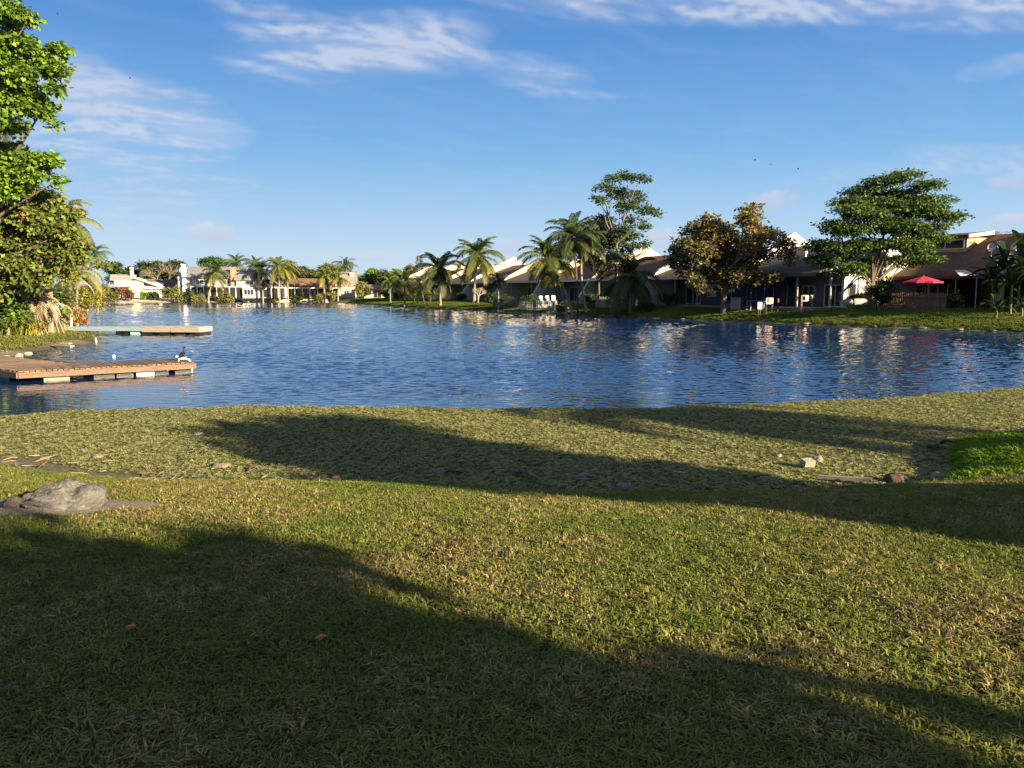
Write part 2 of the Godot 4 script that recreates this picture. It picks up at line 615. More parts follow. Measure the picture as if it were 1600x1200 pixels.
func build_water():
	# real ripples in the part of the lake that is in sight, flat sheets around it
	var wn := FastNoiseLite.new()
	wn.noise_type = FastNoiseLite.TYPE_SIMPLEX_SMOOTH
	wn.frequency = 1.0
	wn.fractal_type = FastNoiseLite.FRACTAL_FBM
	wn.fractal_octaves = 2
	wn.fractal_gain = 0.5
	wn.seed = 31
	var gust := FastNoiseLite.new()
	gust.frequency = 0.02
	gust.seed = 6
	gust.fractal_octaves = 3
	var ds := PackedFloat32Array()
	var d := 14.0
	while d < 222.0:
		ds.append(d)
		d += clampf(0.055 * d / 22.0, 0.055, 0.42)
	var cols := 300
	var w := cols + 1
	var v := PackedVector3Array()
	var n := PackedVector3Array()
	v.resize(w * ds.size())
	n.resize(w * ds.size())
	for j in ds.size():
		var dd := ds[j]
		var edge := clampf(minf(dd - 14.0, 222.0 - dd), 0.0, 1.0)
		var dist := clampf(1.0 + (dd - 20.0) / 75.0, 1.0, 3.2)     # short waves are lost to the grid far away, longer ones stand for them
		for i in w:
			var x := (float(i) / cols - 0.5) * 2.0 * (0.76 * dd + 2.0)
			var amp := (0.75 + 0.55 * gust.get_noise_2d(x * 1.0, dd * 1.6)) * edge * smoothstep(18.0, 24.0, dd + absf(x) * 0.1 + 2.0) * (1.0 - 0.72 * smoothstep(-6.0, -10.5, x) * smoothstep(31.0, 24.0, dd)) * clampf(1.0 - (absf(i - cols * 0.5) / (cols * 0.5) - 0.97) / 0.03, 0.0, 1.0)
			var h := (0.028 * wn.get_noise_2d(x * 1.3 / dist, dd * 4.2 / dist) + 0.011 * wn.get_noise_2d(x * 3.2 / dist + dd * 0.4 + 40.0, dd * 7.0 / dist)) * dist
			v[j * w + i] = Vector3(x, h * amp, -dd)
	var idx := PackedInt32Array()
	idx.resize((ds.size() - 1) * cols * 6)
	var q := 0
	for j in ds.size() - 1:
		for i in cols:
			var k := j * w + i
			idx[q] = k; idx[q + 1] = k + w; idx[q + 2] = k + w + 1
			idx[q + 3] = k; idx[q + 4] = k + w + 1; idx[q + 5] = k + 1
			q += 6
	for j in ds.size():
		for i in w:
			var a := v[j * w + mini(i + 1, cols)] - v[j * w + maxi(i - 1, 0)]
			var b := v[mini(j + 1, ds.size() - 1) * w + i] - v[maxi(j - 1, 0) * w + i]
			n[j * w + i] = a.cross(b).normalized()
	var arr := []
	arr.resize(Mesh.ARRAY_MAX)
	arr[Mesh.ARRAY_VERTEX] = v
	arr[Mesh.ARRAY_NORMAL] = n
	arr[Mesh.ARRAY_INDEX] = idx
	var m := ArrayMesh.new()
	m.add_surface_from_arrays(Mesh.PRIMITIVE_TRIANGLES, arr)
	var wm := mat("lake_water", Color(0.005, 0.024, 0.085), 0.05)
	wm.metallic_specular = 0.5
	struct("water", m, wm)
	var fl := MB.new()
	var r0 := 0.76 * 14.0 + 2.0
	var r1 := 0.76 * ds[ds.size() - 1] + 2.0
	var d1 := -ds[ds.size() - 1]
	fl.quad(Vector3(-430, 0, 20), Vector3(-430, 0, -14), Vector3(430, 0, -14), Vector3(430, 0, 20))
	fl.quad(Vector3(-r0, 0, -14), Vector3(-430, 0, -14), Vector3(-430, 0, d1), Vector3(-r1, 0, d1))
	fl.quad(Vector3(r0, 0, -14), Vector3(r1, 0, d1), Vector3(430, 0, d1), Vector3(430, 0, -14))
	fl.quad(Vector3(-430, 0, d1), Vector3(-430, 0, -320), Vector3(430, 0, -320), Vector3(430, 0, d1))
	struct("water", fl.done(), wm)


# ---------------------------------------------------------------- floating weed between lawn and open water
var weed_edge := [[-14.0, 15.6], [-11.0, 16.7], [-9.8, 17.6], [-8.0, 18.0], [-6.0, 18.25], [-3.0, 18.2], [-1.0, 18.05], [0.8, 17.85], [3.0, 18.0], [6.1, 18.7], [9.7, 19.7], [14.4, 22.0], [20.0, 25.0]]

func weed_far(x: float) -> float:
	for i in weed_edge.size() - 1:
		if x < weed_edge[i + 1][0]:
			return lerpf(weed_edge[i][1], weed_edge[i + 1][1], clampf((x - weed_edge[i][0]) / (weed_edge[i + 1][0] - weed_edge[i][0]), 0.0, 1.0))
	return 25.0

func build_weed():
	var r := RandomNumberGenerator.new()
	r.seed = 21
	var root := Node3D.new()
	root.name = numbered("floating_weed")
	add_child(root)
	tag(root, "mat of yellow green floating weed covering the shallows below the lawn", "water weed", "", "stuff")
	var f := FastNoiseLite.new()
	f.frequency = 0.3
	f.seed = 14
	f.fractal_octaves = 4
	var b := MB.new()
	var step := 0.22
	var rows := 64
	var cols := int(36.0 / step)
	var grid := []
	for i in cols + 1:
		var x := -15.0 + i * step
		var far := weed_far(x) + f.get_noise_2d(x * 2.0, 7.0) * 0.35 + r.randf_range(-0.08, 0.08)
		var row := []
		for j in rows + 1:
			var d := lerpf(9.6, far, float(j) / rows)
			row.append(Vector3(x, 0.018 + 0.012 * f.get_noise_2d(x * 4.0, d * 6.0), -d))
		grid.append(row)
	for i in cols:
		for j in rows:
			var p: Vector3 = grid[i][j]
			var k := f.get_noise_2d(p.x * 1.2, p.z * 2.2) * 0.5 + 0.5
			var c := Color(0.15, 0.16, 0.065).lerp(Color(0.23, 0.22, 0.10), k)
			var e: Vector3 = (grid[i][j + 1] - p).cross(grid[i + 1][j] - p).normalized()
			if e.y < 0.0:
				e = -e
			b.stri(grid[i][j], grid[i][j + 1], grid[i + 1][j + 1], e, e, e, c, c, c)
			b.stri(grid[i][j], grid[i + 1][j + 1], grid[i + 1][j], e, e, e, c, c, c)
	var sheet := put("weed_mat", b.done(), mat("weed", Color.WHITE, 0.7, "mottle", 0.8, 3.0, "grit", true), root)
	sheet.set_meta("kind", "stuff")
	# small floating leaves
	var lb := LB.new()
	for k in 5:
		var a := k * 1.3
		var dirn := Vector3(cos(a), 0.10, sin(a))
		lb.leaf(Vector3(cos(a) * 0.003, 0.0, sin(a) * 0.003), dirn * (0.034 + 0.009 * (k % 3)), Vector3(-sin(a), 0.12, cos(a)) * 0.0095, Color.WHITE)
	var many := 190000
	var mm := MultiMesh.new()
	mm.transform_format = MultiMesh.TRANSFORM_3D
	mm.use_colors = true
	mm.mesh = lb.done()
	var buf := PackedFloat32Array()
	var count := 0
	while count < many:
		var x := r.randf_range(-14.5, 20.5)
		var far := weed_far(x) + f.get_noise_2d(x * 2.0, 7.0) * 0.35
		var d := r.randf_range(9.7, far + 0.15)
		if absf(x) > 0.72 * d + 2.0:
			continue
		var k := f.get_noise_2d(x * 3.0, -d * 5.0) * 0.5 + 0.5
		if (d < 13.0 or x > 4.6) and shore_distance(x, d) > (-0.22 - 0.15 * smoothstep(-3.0, -6.0, x) if x < 4.6 else 0.75) - 0.3 * r.randf():
			continue
		if r.randf() > 0.35 + k:
			continue
		var s := r.randf_range(0.45, 1.25)
		var bs := Basis.from_euler(Vector3(r.randf_range(-0.28, 0.28), r.randf() * TAU, r.randf_range(-0.28, 0.28))).scaled(Vector3(s, s, s))
		buf.append_array(PackedFloat32Array([bs.x.x, bs.y.x, bs.z.x, x, bs.x.y, bs.y.y, bs.z.y, 0.022 + r.randf() * 0.02, bs.x.z, bs.y.z, bs.z.z, -d]))
		var c := Color(0.18, 0.20, 0.07).lerp(Color(0.33, 0.31, 0.13), r.randf())
		if r.randf() < 0.16:
			c = Color(0.055, 0.07, 0.03)
		elif r.randf() < 0.04:
			c = Color(0.34, 0.30, 0.19)
		buf.append_array(PackedFloat32Array([c.r, c.g, c.b, 1.0]))
		count += 1
	mm.instance_count = many
	mm.buffer = buf
	var mi := MultiMeshInstance3D.new()
	mi.name = "weed_leaves"
	mi.multimesh = mm
	mi.material_override = M["blade"]
	mi.set_meta("kind", "stuff")
	root.add_child(mi, true)


# ---------------------------------------------------------------- grass
func tuft(blades: int, length: float, width: float, lean: float, seed_: int) -> ArrayMesh:
	var r := RandomNumberGenerator.new()
	r.seed = seed_
	var lb := LB.new()
	for k in blades:
		var a := r.randf() * TAU
		var out := Vector3(cos(a), 0, sin(a))
		var side := Vector3(-sin(a), 0, cos(a)) * width * r.randf_range(0.7, 1.2)
		var l := length * r.randf_range(0.55, 1.2)
		var ln := lean * r.randf_range(0.5, 1.5)
		var base := out * r.randf() * length * 0.3
		var m := base + out * l * 0.35 * ln + Vector3.UP * l * 0.55
		var t := base + out * l * (0.55 + 0.45 * ln) + Vector3.UP * l * (0.85 - 0.45 * ln)
		var c := Color(1, 1, 1) * r.randf_range(0.75, 1.15)
		c.a = 1.0
		lb.quad(base - side * 0.5, m - side * 0.5, m + side * 0.5, base + side * 0.5, c)
		lb.tri(m - side * 0.5, t, m + side * 0.5, c)
	return lb.done()

func in_dirt(x: float, d: float) -> float:
	# bare soil round the boulder: 1 inside, 0 outside
	var p := Vector2(x + 4.45, d - 7.3)
	var u := p.rotated(-0.20)
	return smoothstep(1.15, 0.85, sqrt(pow((u.x + 0.12) / 1.22, 2.0) + pow(u.y / 0.52, 2.0)) + 0.25 * wob.get_noise_2d(x * 60.0, d * 60.0))

func build_lawn():
	var r := RandomNumberGenerator.new()
	r.seed = 40
	var f := FastNoiseLite.new()
	f.seed = 70
	f.frequency = 0.35
	f.fractal_octaves = 3
	var g := FastNoiseLite.new()
	g.seed = 71
	g.frequency = 1.6
	g.fractal_octaves = 3
	var root := Node3D.new()
	root.name = numbered("lawn_grass")
	add_child(root)
	tag(root, "mown patchy lawn grass in front of the lake", "grass", "", "stuff")
	var kinds := [tuft(8, 0.058, 0.0065, 1.0, 1), tuft(9, 0.046, 0.0055, 1.3, 2), tuft(7, 0.075, 0.007, 0.9, 3), tuft(9, 0.042, 0.0085, 1.4, 4)]
	var bufs := []
	for k in kinds:
		bufs.append(PackedFloat32Array())
	# heights of the ground on a fine grid, to spare the shore search
	var hx0 := -17.0
	var hd0 := 0.4
	var hs := 0.25
	var nx := 137
	var nd := 62
	var hh := PackedFloat32Array()
	var ss := PackedFloat32Array()
	for j in nd:
		for i in nx:
			var s := shore_distance(hx0 + i * hs, hd0 + j * hs)
			ss.append(s)
			hh.append(land(s, hx0 + i * hs, hd0 + j * hs))
	var tries := 520000
	for k in tries:
		var d := 0.9 + pow(r.randf(), 0.72) * 13.8
		var x := r.randf_range(-1.0, 1.0) * (0.72 * d + 3.0)
		var fx := (x - hx0) / hs
		var fd := (d - hd0) / hs
		var i := int(fx)
		var j := int(fd)
		if i < 0 or j < 0 or i >= nx - 1 or j >= nd - 1:
			continue
		var q := j * nx + i
		var tx := fx - i
		var td := fd - j
		var s := lerpf(lerpf(ss[q], ss[q + 1], tx), lerpf(ss[q + nx], ss[q + nx + 1], tx), td)
		if s < (0.34 + 0.4 * smoothstep(-3.0, -6.0, x) if x < 4.4 else 0.12) + 0.30 * g.get_noise_2d(x * 2.0, d * 2.0):
			continue
		if x > 8.2 + 0.3 * g.get_noise_2d(d * 3.0, 1.0) and d > 13.1 + 0.3 * g.get_noise_2d(x * 3.0, 5.0):
			continue
		var h := lerpf(lerpf(hh[q], hh[q + 1], tx), lerpf(hh[q + nx], hh[q + nx + 1], tx), td)
		if in_dirt(x, d) > r.randf_range(0.2, 0.8):
			continue
		var big := f.get_noise_2d(x, d) * 0.5 + 0.5
		var small := g.get_noise_2d(x, d) * 0.5 + 0.5
		if small < 0.30 and r.randf() < 0.5:
			continue
		var dry := clampf(0.20 + (big - 0.5) * 2.6 + (small - 0.5) * 1.6, 0.0, 1.0)
		var c := Color(0.095, 0.13, 0.026).lerp(Color(0.235, 0.225, 0.062), r.randf())
		c = c.lerp(Color(0.075, 0.13, 0.022), clampf((0.5 - big) * 2.0, 0.0, 0.6))
		if r.randf() < dry * 0.66:
			c = Color(0.25, 0.20, 0.075).lerp(Color(0.34, 0.275, 0.125), r.randf()) if r.randf() < 0.7 else Color(0.11, 0.075, 0.042)
		var lush := bright_patch(x, d)
		var sc := r.randf_range(0.75, 1.25) * (0.72 + 0.5 * small)
		if lush > r.randf():
			c = Color(0.10, 0.19, 0.014).lerp(Color(0.17, 0.25, 0.025), r.randf())
			sc *= 2.0
		elif s < 0.9:
			sc *= 0.8
		var w := r.randi() % 4
		var bs := Basis.from_euler(Vector3(r.randf_range(-0.35, 0.35), r.randf() * TAU, r.randf_range(-0.35, 0.35))).scaled(Vector3(sc, sc, sc))
		bufs[w].append_array(PackedFloat32Array([bs.x.x, bs.y.x, bs.z.x, x, bs.x.y, bs.y.y, bs.z.y, h - 0.006, bs.x.z, bs.y.z, bs.z.z, -d, c.r, c.g, c.b, 1.0]))
	for w in 4:
		many_copies("grass_tufts", kinds[w], bufs[w], root)
	# bare soil round the boulder, and the strip of pale sand by the bright grass
	soil_sheet("bare_soil", Rect2(-7.0, 6.4, 5.0, 2.0), func(x, d): return in_dirt(x, d) > 0.5, Color(0.46, 0.38, 0.28))
	soil_sheet("pale_sand", Rect2(7.0, 12.4, 8.0, 4.0), func(x, d): return shore_distance(x, d) > -0.25 and x > 8.3 + 0.35 * wob.get_noise_2d(d * 40.0, 3.0) and d > 13.2 + 0.3 * wob.get_noise_2d(x * 40.0, 9.0), Color(0.5, 0.47, 0.43))
	# the strip of grass on the bank across the water
	var bank := Node3D.new()
	bank.name = numbered("bank_grass")
	add_child(bank)
	tag(bank, "green grass on the sloping bank across the lake", "grass", "", "stuff")
	var bt := tuft(9, 0.16, 0.03, 1.0, 9)
	var buf := PackedFloat32Array()
	for k in 80000:
		var t := pow(r.randf(), 1.4)
		var a := Vector2(38.0, 49.0).lerp(Vector2(-39.0, 188.0), t)
		var off := r.randf_range(-7.0, 13.0)
		var p := a + Vector2(0.875, 0.484) * off
		var h := gh(p.x, p.y)
		if h < 0.07:
			continue
		var q := f.get_noise_2d(p.x * 0.3, p.y * 0.3) * 0.5 + 0.5
		var c := Color(0.095, 0.16, 0.026).lerp(Color(0.21, 0.23, 0.05), r.randf() * q * 1.6)
		var sc := r.randf_range(0.5, 1.1) * (1.0 + p.y * 0.004)
		var bs := Basis.from_euler(Vector3(0, r.randf() * TAU, 0)).scaled(Vector3(sc, sc, sc))
		buf.append_array(PackedFloat32Array([bs.x.x, bs.y.x, bs.z.x, p.x, bs.x.y, bs.y.y, bs.z.y, h - 0.01, bs.x.z, bs.y.z, bs.z.z, -p.y, c.r, c.g, c.b, 1.0]))
	many_copies("grass_tufts", bt, buf, bank)
	# rough grass on the left bank
	bank = Node3D.new()
	bank.name = numbered("bank_grass")
	add_child(bank)
	tag(bank, "rough yellow green grass on the low bank at the left", "grass", "", "stuff")
	buf = PackedFloat32Array()
	for k in 16000:
		var x := r.randf_range(-34.0, -20.5)
		var d := r.randf_range(30.5, 56.0)
		var s := shore_distance(x, d)
		if s < 0.3 or s > 9.0 or r.randf() > 0.25 + s * 0.4:
			continue
		var c := Color(0.10, 0.15, 0.025).lerp(Color(0.25, 0.22, 0.07), r.randf())
		var sc := r.randf_range(0.5, 1.3)
		var bs := Basis.from_euler(Vector3(0, r.randf() * TAU, 0)).scaled(Vector3(sc, sc, sc))
		buf.append_array(PackedFloat32Array([bs.x.x, bs.y.x, bs.z.x, x, bs.x.y, bs.y.y, bs.z.y, land(s, x, d) - 0.01, bs.x.z, bs.y.z, bs.z.z, -d, c.r, c.g, c.b, 1.0]))
	many_copies("grass_tufts", bt, buf, bank)
	# twigs, chips and leaf scraps: along the near waterline and on the lawn
	for part in [["shore_litter", "scraps of twig and bark washed up along the near waterline", "litter", 420], ["leaf_litter", "small brown leaf scraps scattered over the near lawn", "leaf litter", 150]]:
		var lit := Node3D.new()
		lit.name = numbered(part[0])
		add_child(lit)
		tag(lit, part[1], part[2], "", "stuff")
		var shape: ArrayMesh
		if part[0] == "shore_litter":
			var tb := MB.new()
			tb.tube([Vector3(-0.09, 0.008, 0), Vector3(-0.02, 0.016, 0.012), Vector3(0.05, 0.012, 0.0), Vector3(0.11, 0.02, -0.015)], [0.006, 0.008, 0.006, 0.003], 5)
			shape = tb.done()
		else:
			var tl := LB.new()
			tl.leaf(Vector3(-0.022, 0.0, 0), Vector3(0.044, 0.010, 0), Vector3(0, 0.009, 0.010), Color.WHITE)
			shape = tl.done()
		buf = PackedFloat32Array()
		var made := 0
		while made < part[3]:
			var d := r.randf_range(1.8, 15.5)
			var x := r.randf_range(-1.0, 1.0) * (0.68 * d + 0.8)
			var s := shore_distance(x, d)
			if part[0] == "shore_litter":
				if s > 0.5 or s < -2.4 or (s < -0.7 and r.randf() < 0.75):
					continue
			elif s < 0.5:
				continue
			var y := maxf(0.03, land(s, x, d)) + (0.0 if part[0] == "shore_litter" else 0.035)
			var sc := r.randf_range(0.4, 1.4)
			var bs := Basis.from_euler(Vector3(r.randf_range(-0.2, 0.2), r.randf() * TAU, r.randf_range(-0.2, 0.2))).scaled(Vector3(sc, sc, sc))
			var c := Color(0.10, 0.075, 0.05).lerp(Color(0.34, 0.27, 0.17), pow(r.randf(), 1.6))
			if part[0] == "leaf_litter":
				c = Color(0.13, 0.075, 0.035).lerp(Color(0.22, 0.14, 0.06), r.randf())
			buf.append_array(PackedFloat32Array([bs.x.x, bs.y.x, bs.z.x, x, bs.x.y, bs.y.y, bs.z.y, y, bs.x.z, bs.y.z, bs.z.z, -d, c.r, c.g, c.b, 1.0]))
			made += 1
		many_copies("scraps", shape, buf, lit, "dry")

func bright_patch(x: float, d: float) -> float:
	# the lush growth at the water's edge on the right
	return smoothstep(0.0, 0.6, x - 4.5 - 0.7 * absf(d - 11.3) + 0.5 * wob.get_noise_2d(x * 50.0, d * 50.0)) * smoothstep(10.25, 10.6, d)

func many_copies(called: String, mesh: Mesh, buf: PackedFloat32Array, root: Node, m := "blade"):
	var mm := MultiMesh.new()
	mm.transform_format = MultiMesh.TRANSFORM_3D
	mm.use_colors = true
	mm.mesh = mesh
	mm.instance_count = buf.size() / 16
	mm.buffer = buf
	var mi := MultiMeshInstance3D.new()
	mi.name = called
	mi.multimesh = mm
	mi.material_override = M[m]
	mi.set_meta("kind", "stuff")
	root.add_child(mi, true)

func soil_sheet(called: String, area: Rect2, inside: Callable, col: Color):
	var b := MB.new()
	var st := 0.06
	var nx := int(area.size.x / st)
	var nd := int(area.size.y / st)
	var pts := []
	for j in nd + 1:
		var row := []
		for i in nx + 1:
			var x := area.position.x + i * st
			var d := area.position.y + j * st
			row.append(Vector3(x, gh(x, d) + 0.008 + 0.006 * wob.get_noise_2d(x * 300.0, d * 300.0), -d))
		pts.append(row)
	for j in nd:
		for i in nx:
			if inside.call(area.position.x + (i + 0.5) * st, area.position.y + (j + 0.5) * st):
				b.quad(pts[j][i], pts[j + 1][i], pts[j + 1][i + 1], pts[j][i + 1], col * (0.85 + 0.3 * wob.get_noise_2d(pts[j][i].x * 90.0, pts[j][i].z * 90.0)))
	struct(called, b.done(), mat(called, Color.WHITE, 0.95, "ground", 0.7, 1.2, "grit", true))


# ---------------------------------------------------------------- row of townhouses across the lake
const ROW_A := Vector2(29.8, 85.0)      # under the ridge of the grey roofed house
const ROW_U := Vector2(-0.45, 0.893)    # along the row, away from the camera
const CREAM := Color(0.66, 0.57, 0.41)
const WHITE_W := Color(0.68, 0.66, 0.62)
const BROWN_ROOF := Color(0.17, 0.095, 0.062)
const GREY_ROOF := Color(0.085, 0.072, 0.066)
const TAN_ROOF := Color(0.20, 0.13, 0.09)

func row_turn() -> float:
	return atan2(-0.893, 0.45)

func window_unit(parent: Node, called: String, c: Vector3, w: float, h: float, panes: int, frame := Color(0.75, 0.74, 0.70), facing := Basis.IDENTITY):
	# a framed window proud of the wall: frame with its panes as sub-parts
	var b := MB.new()
	var t := 0.09
	var bx := facing
	b.box(c + bx * Vector3(0, h / 2 - t / 2, 0), Vector3(w, t, 0.1), frame, bx)
	b.box(c + bx * Vector3(0, -h / 2 + t / 2, 0), Vector3(w, t, 0.1), frame, bx)
	for k in panes + 1:
		b.box(c + bx * Vector3(-w / 2 + t / 2 + (w - t) * k / panes, 0, 0), Vector3(t, h - 2 * t, 0.098), frame, bx)
	var f := put(called, b.done(), M["painted"], parent)
	for k in panes:
		var g := MB.new()
		var pw := (w - t) / panes
		g.box(c + bx * Vector3(-w / 2 + t / 2 + pw * (k + 0.5), 0, 0), Vector3(pw - t + 0.01, h - 2 * t + 0.01, 0.03), Color.WHITE, bx)
		put("pane", g.done(), M["glass"], f)
	return f

func townhouse(t: float, label: String, o := {}) -> Node3D:
	var w: float = o.get("w", 13.2)
	var wall: Color = o.get("wall", CREAM)
	var roofc: Color = o.get("roof", BROWN_ROOF)
	var p := ROW_A + ROW_U * t
	p = o.get("place", p)
	var h := thing("townhouse", label, "house", Vector3(p.x, 1.22, -p.y), row_turn(), "townhouses in a row across the lake")
	var b := MB.new()
	var nose: float = o.get("nose", 10.6)
	b.prism_x([Vector2(nose, -0.4), Vector2(nose - 0.1, 0.5), Vector2(lerpf(7.6, nose, 0.45), 2.7), Vector2(7.9, 3.7), Vector2(7.5, 3.95), Vector2(0.0, 7.6), Vector2(-0.25, 7.6), Vector2(-5.2, 5.0), Vector2(-5.2, -0.4)], -0.16, 0.16, wall)
	put("party_wall", b.done(), M["stucco"], h)
	b = MB.new()
	b.prism_x([Vector2(7.54, 3.945), Vector2(7.56, 4.03), Vector2(0.02, 7.69), Vector2(-0.27, 7.69), Vector2(-5.25, 5.08), Vector2(-5.25, 5.0), Vector2(-0.25, 7.602), Vector2(0.0, 7.602)], -0.2, 0.2, wall * 0.93)
	put("coping", b.done(), M["painted"], h)
	# roof: front slope to the lake and back slope, in one piece of shingles
	b = MB.new()
	var ez: float = o.get("eave", 8.7)
	var ey: float = o.get("eave_y", 3.1)
	var ry: float = o.get("ridge_y", 6.1)
	b.prism_x([Vector2(ez, ey - 0.12), Vector2(ez, ey + 0.05), Vector2(0, ry + 0.12), Vector2(-6.0, ey + 0.9), Vector2(-6.0, ey + 0.72), Vector2(0, ry - 0.08)], 0.17, w - 0.17, roofc)
	var roof := put("roof", b.done(), M["shingles"], h)
	b = MB.new()
	b.span(Vector3(0.17, ey - 0.24, ez + 0.003), Vector3(w - 0.17, ey + 0.03, ez + 0.05), o.get("fascia", Color(0.62, 0.58, 0.52)))
	put("fascia", b.done(), M["painted"], roof)
	for q in o.get("vents", []):
		b = MB.new()
		var vy: float = lerpf(ry, ey, q[1] / ez)
		b.tube([Vector3(q[0], vy - 0.1, q[1]), Vector3(q[0], vy + 0.5, q[1])], [0.13, 0.13], 8, Color(0.75, 0.72, 0.68))
		b.tube([Vector3(q[0], vy + 0.5, q[1]), Vector3(q[0], vy + 0.72, q[1])], [0.24, 0.2], 8, Color(0.75, 0.72, 0.68))
		put("roof_vent", b.done(), M["painted"], roof)
	# walls
	b = MB.new()
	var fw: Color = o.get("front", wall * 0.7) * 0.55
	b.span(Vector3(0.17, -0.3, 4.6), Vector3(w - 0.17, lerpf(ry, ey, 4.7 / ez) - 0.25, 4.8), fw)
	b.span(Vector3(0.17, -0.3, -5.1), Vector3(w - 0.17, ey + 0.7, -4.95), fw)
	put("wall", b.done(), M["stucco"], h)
	b = MB.new()
	b.span(Vector3(0.17, -0.5, 4.85), Vector3(w - 0.17, 0.06, ez + 0.4), Color(0.20, 0.19, 0.17))
	put("patio", b.done(), M["stucco"], h)
	# openings in the wall under the porch roof
	var xs: Array = o.get("doors", [3.2, 9.6])
	for x in xs:
		window_unit(h, "sliding_door", Vector3(x, 1.12, 4.86), 2.6, 2.1, 2)
	for x in o.get("windows", [6.4]):
		window_unit(h, "window", Vector3(x, 1.5, 4.86), 1.5, 1.2, 2)
	for x in o.get("posts", [3.0, 9.6]):
		b = MB.new()
		b.span(Vector3(x - 0.08, 0.06, ez - 0.5), Vector3(x + 0.08, ey - 0.05, ez - 0.34), o.get("post_color", Color(0.26, 0.24, 0.21)))
		put("porch_post", b.done(), M["painted"], h)
	if o.has("end"):
		b = MB.new()
		b.prism_x([Vector2(5.4, -0.3), Vector2(5.4, ey - 0.1), Vector2(7.6, ey - 0.1), Vector2(7.6, ey + 0.25), Vector2(0, ry - 0.1), Vector2(-5.1, ey + 0.7), Vector2(-5.1, -0.3)], w - 0.16, w + 0.1, wall)
		put("gable_wall", b.done(), M["stucco"], h)
		var side := Basis(Vector3.UP, PI / 2)
		window_unit(h, "side_window", Vector3(w + 0.13, 1.3, 4.4), 1.0, 1.9, 1, Color(0.3, 0.26, 0.23), side)
		window_unit(h, "side_window", Vector3(w + 0.13, 1.5, 1.6), 1.3, 1.3, 2, Color(0.5, 0.46, 0.42), side)
	if o.has("screen"):
		var s0: float = o.screen[0]
		var s1: float = o.screen[1]
		var n := int((s1 - s0) / 1.6)
		for k in n:
			b = MB.new()
			b.span(Vector3(s0 + (s1 - s0) * k / n + 0.04, 0.1, ez - 0.44), Vector3(s0 + (s1 - s0) * (k + 1) / n - 0.04, ey - 0.06, ez - 0.43))
			put("screen_panel", b.done(), M["screen"], h)
			b = MB.new()
			b.span(Vector3(s0 + (s1 - s0) * k / n - 0.035, 0.06, ez - 0.47), Vector3(s0 + (s1 - s0) * k / n + 0.035, ey - 0.05, ez - 0.4), Color(0.06, 0.055, 0.05))
			put("screen_post", b.done(), M["painted"], h)
	return h

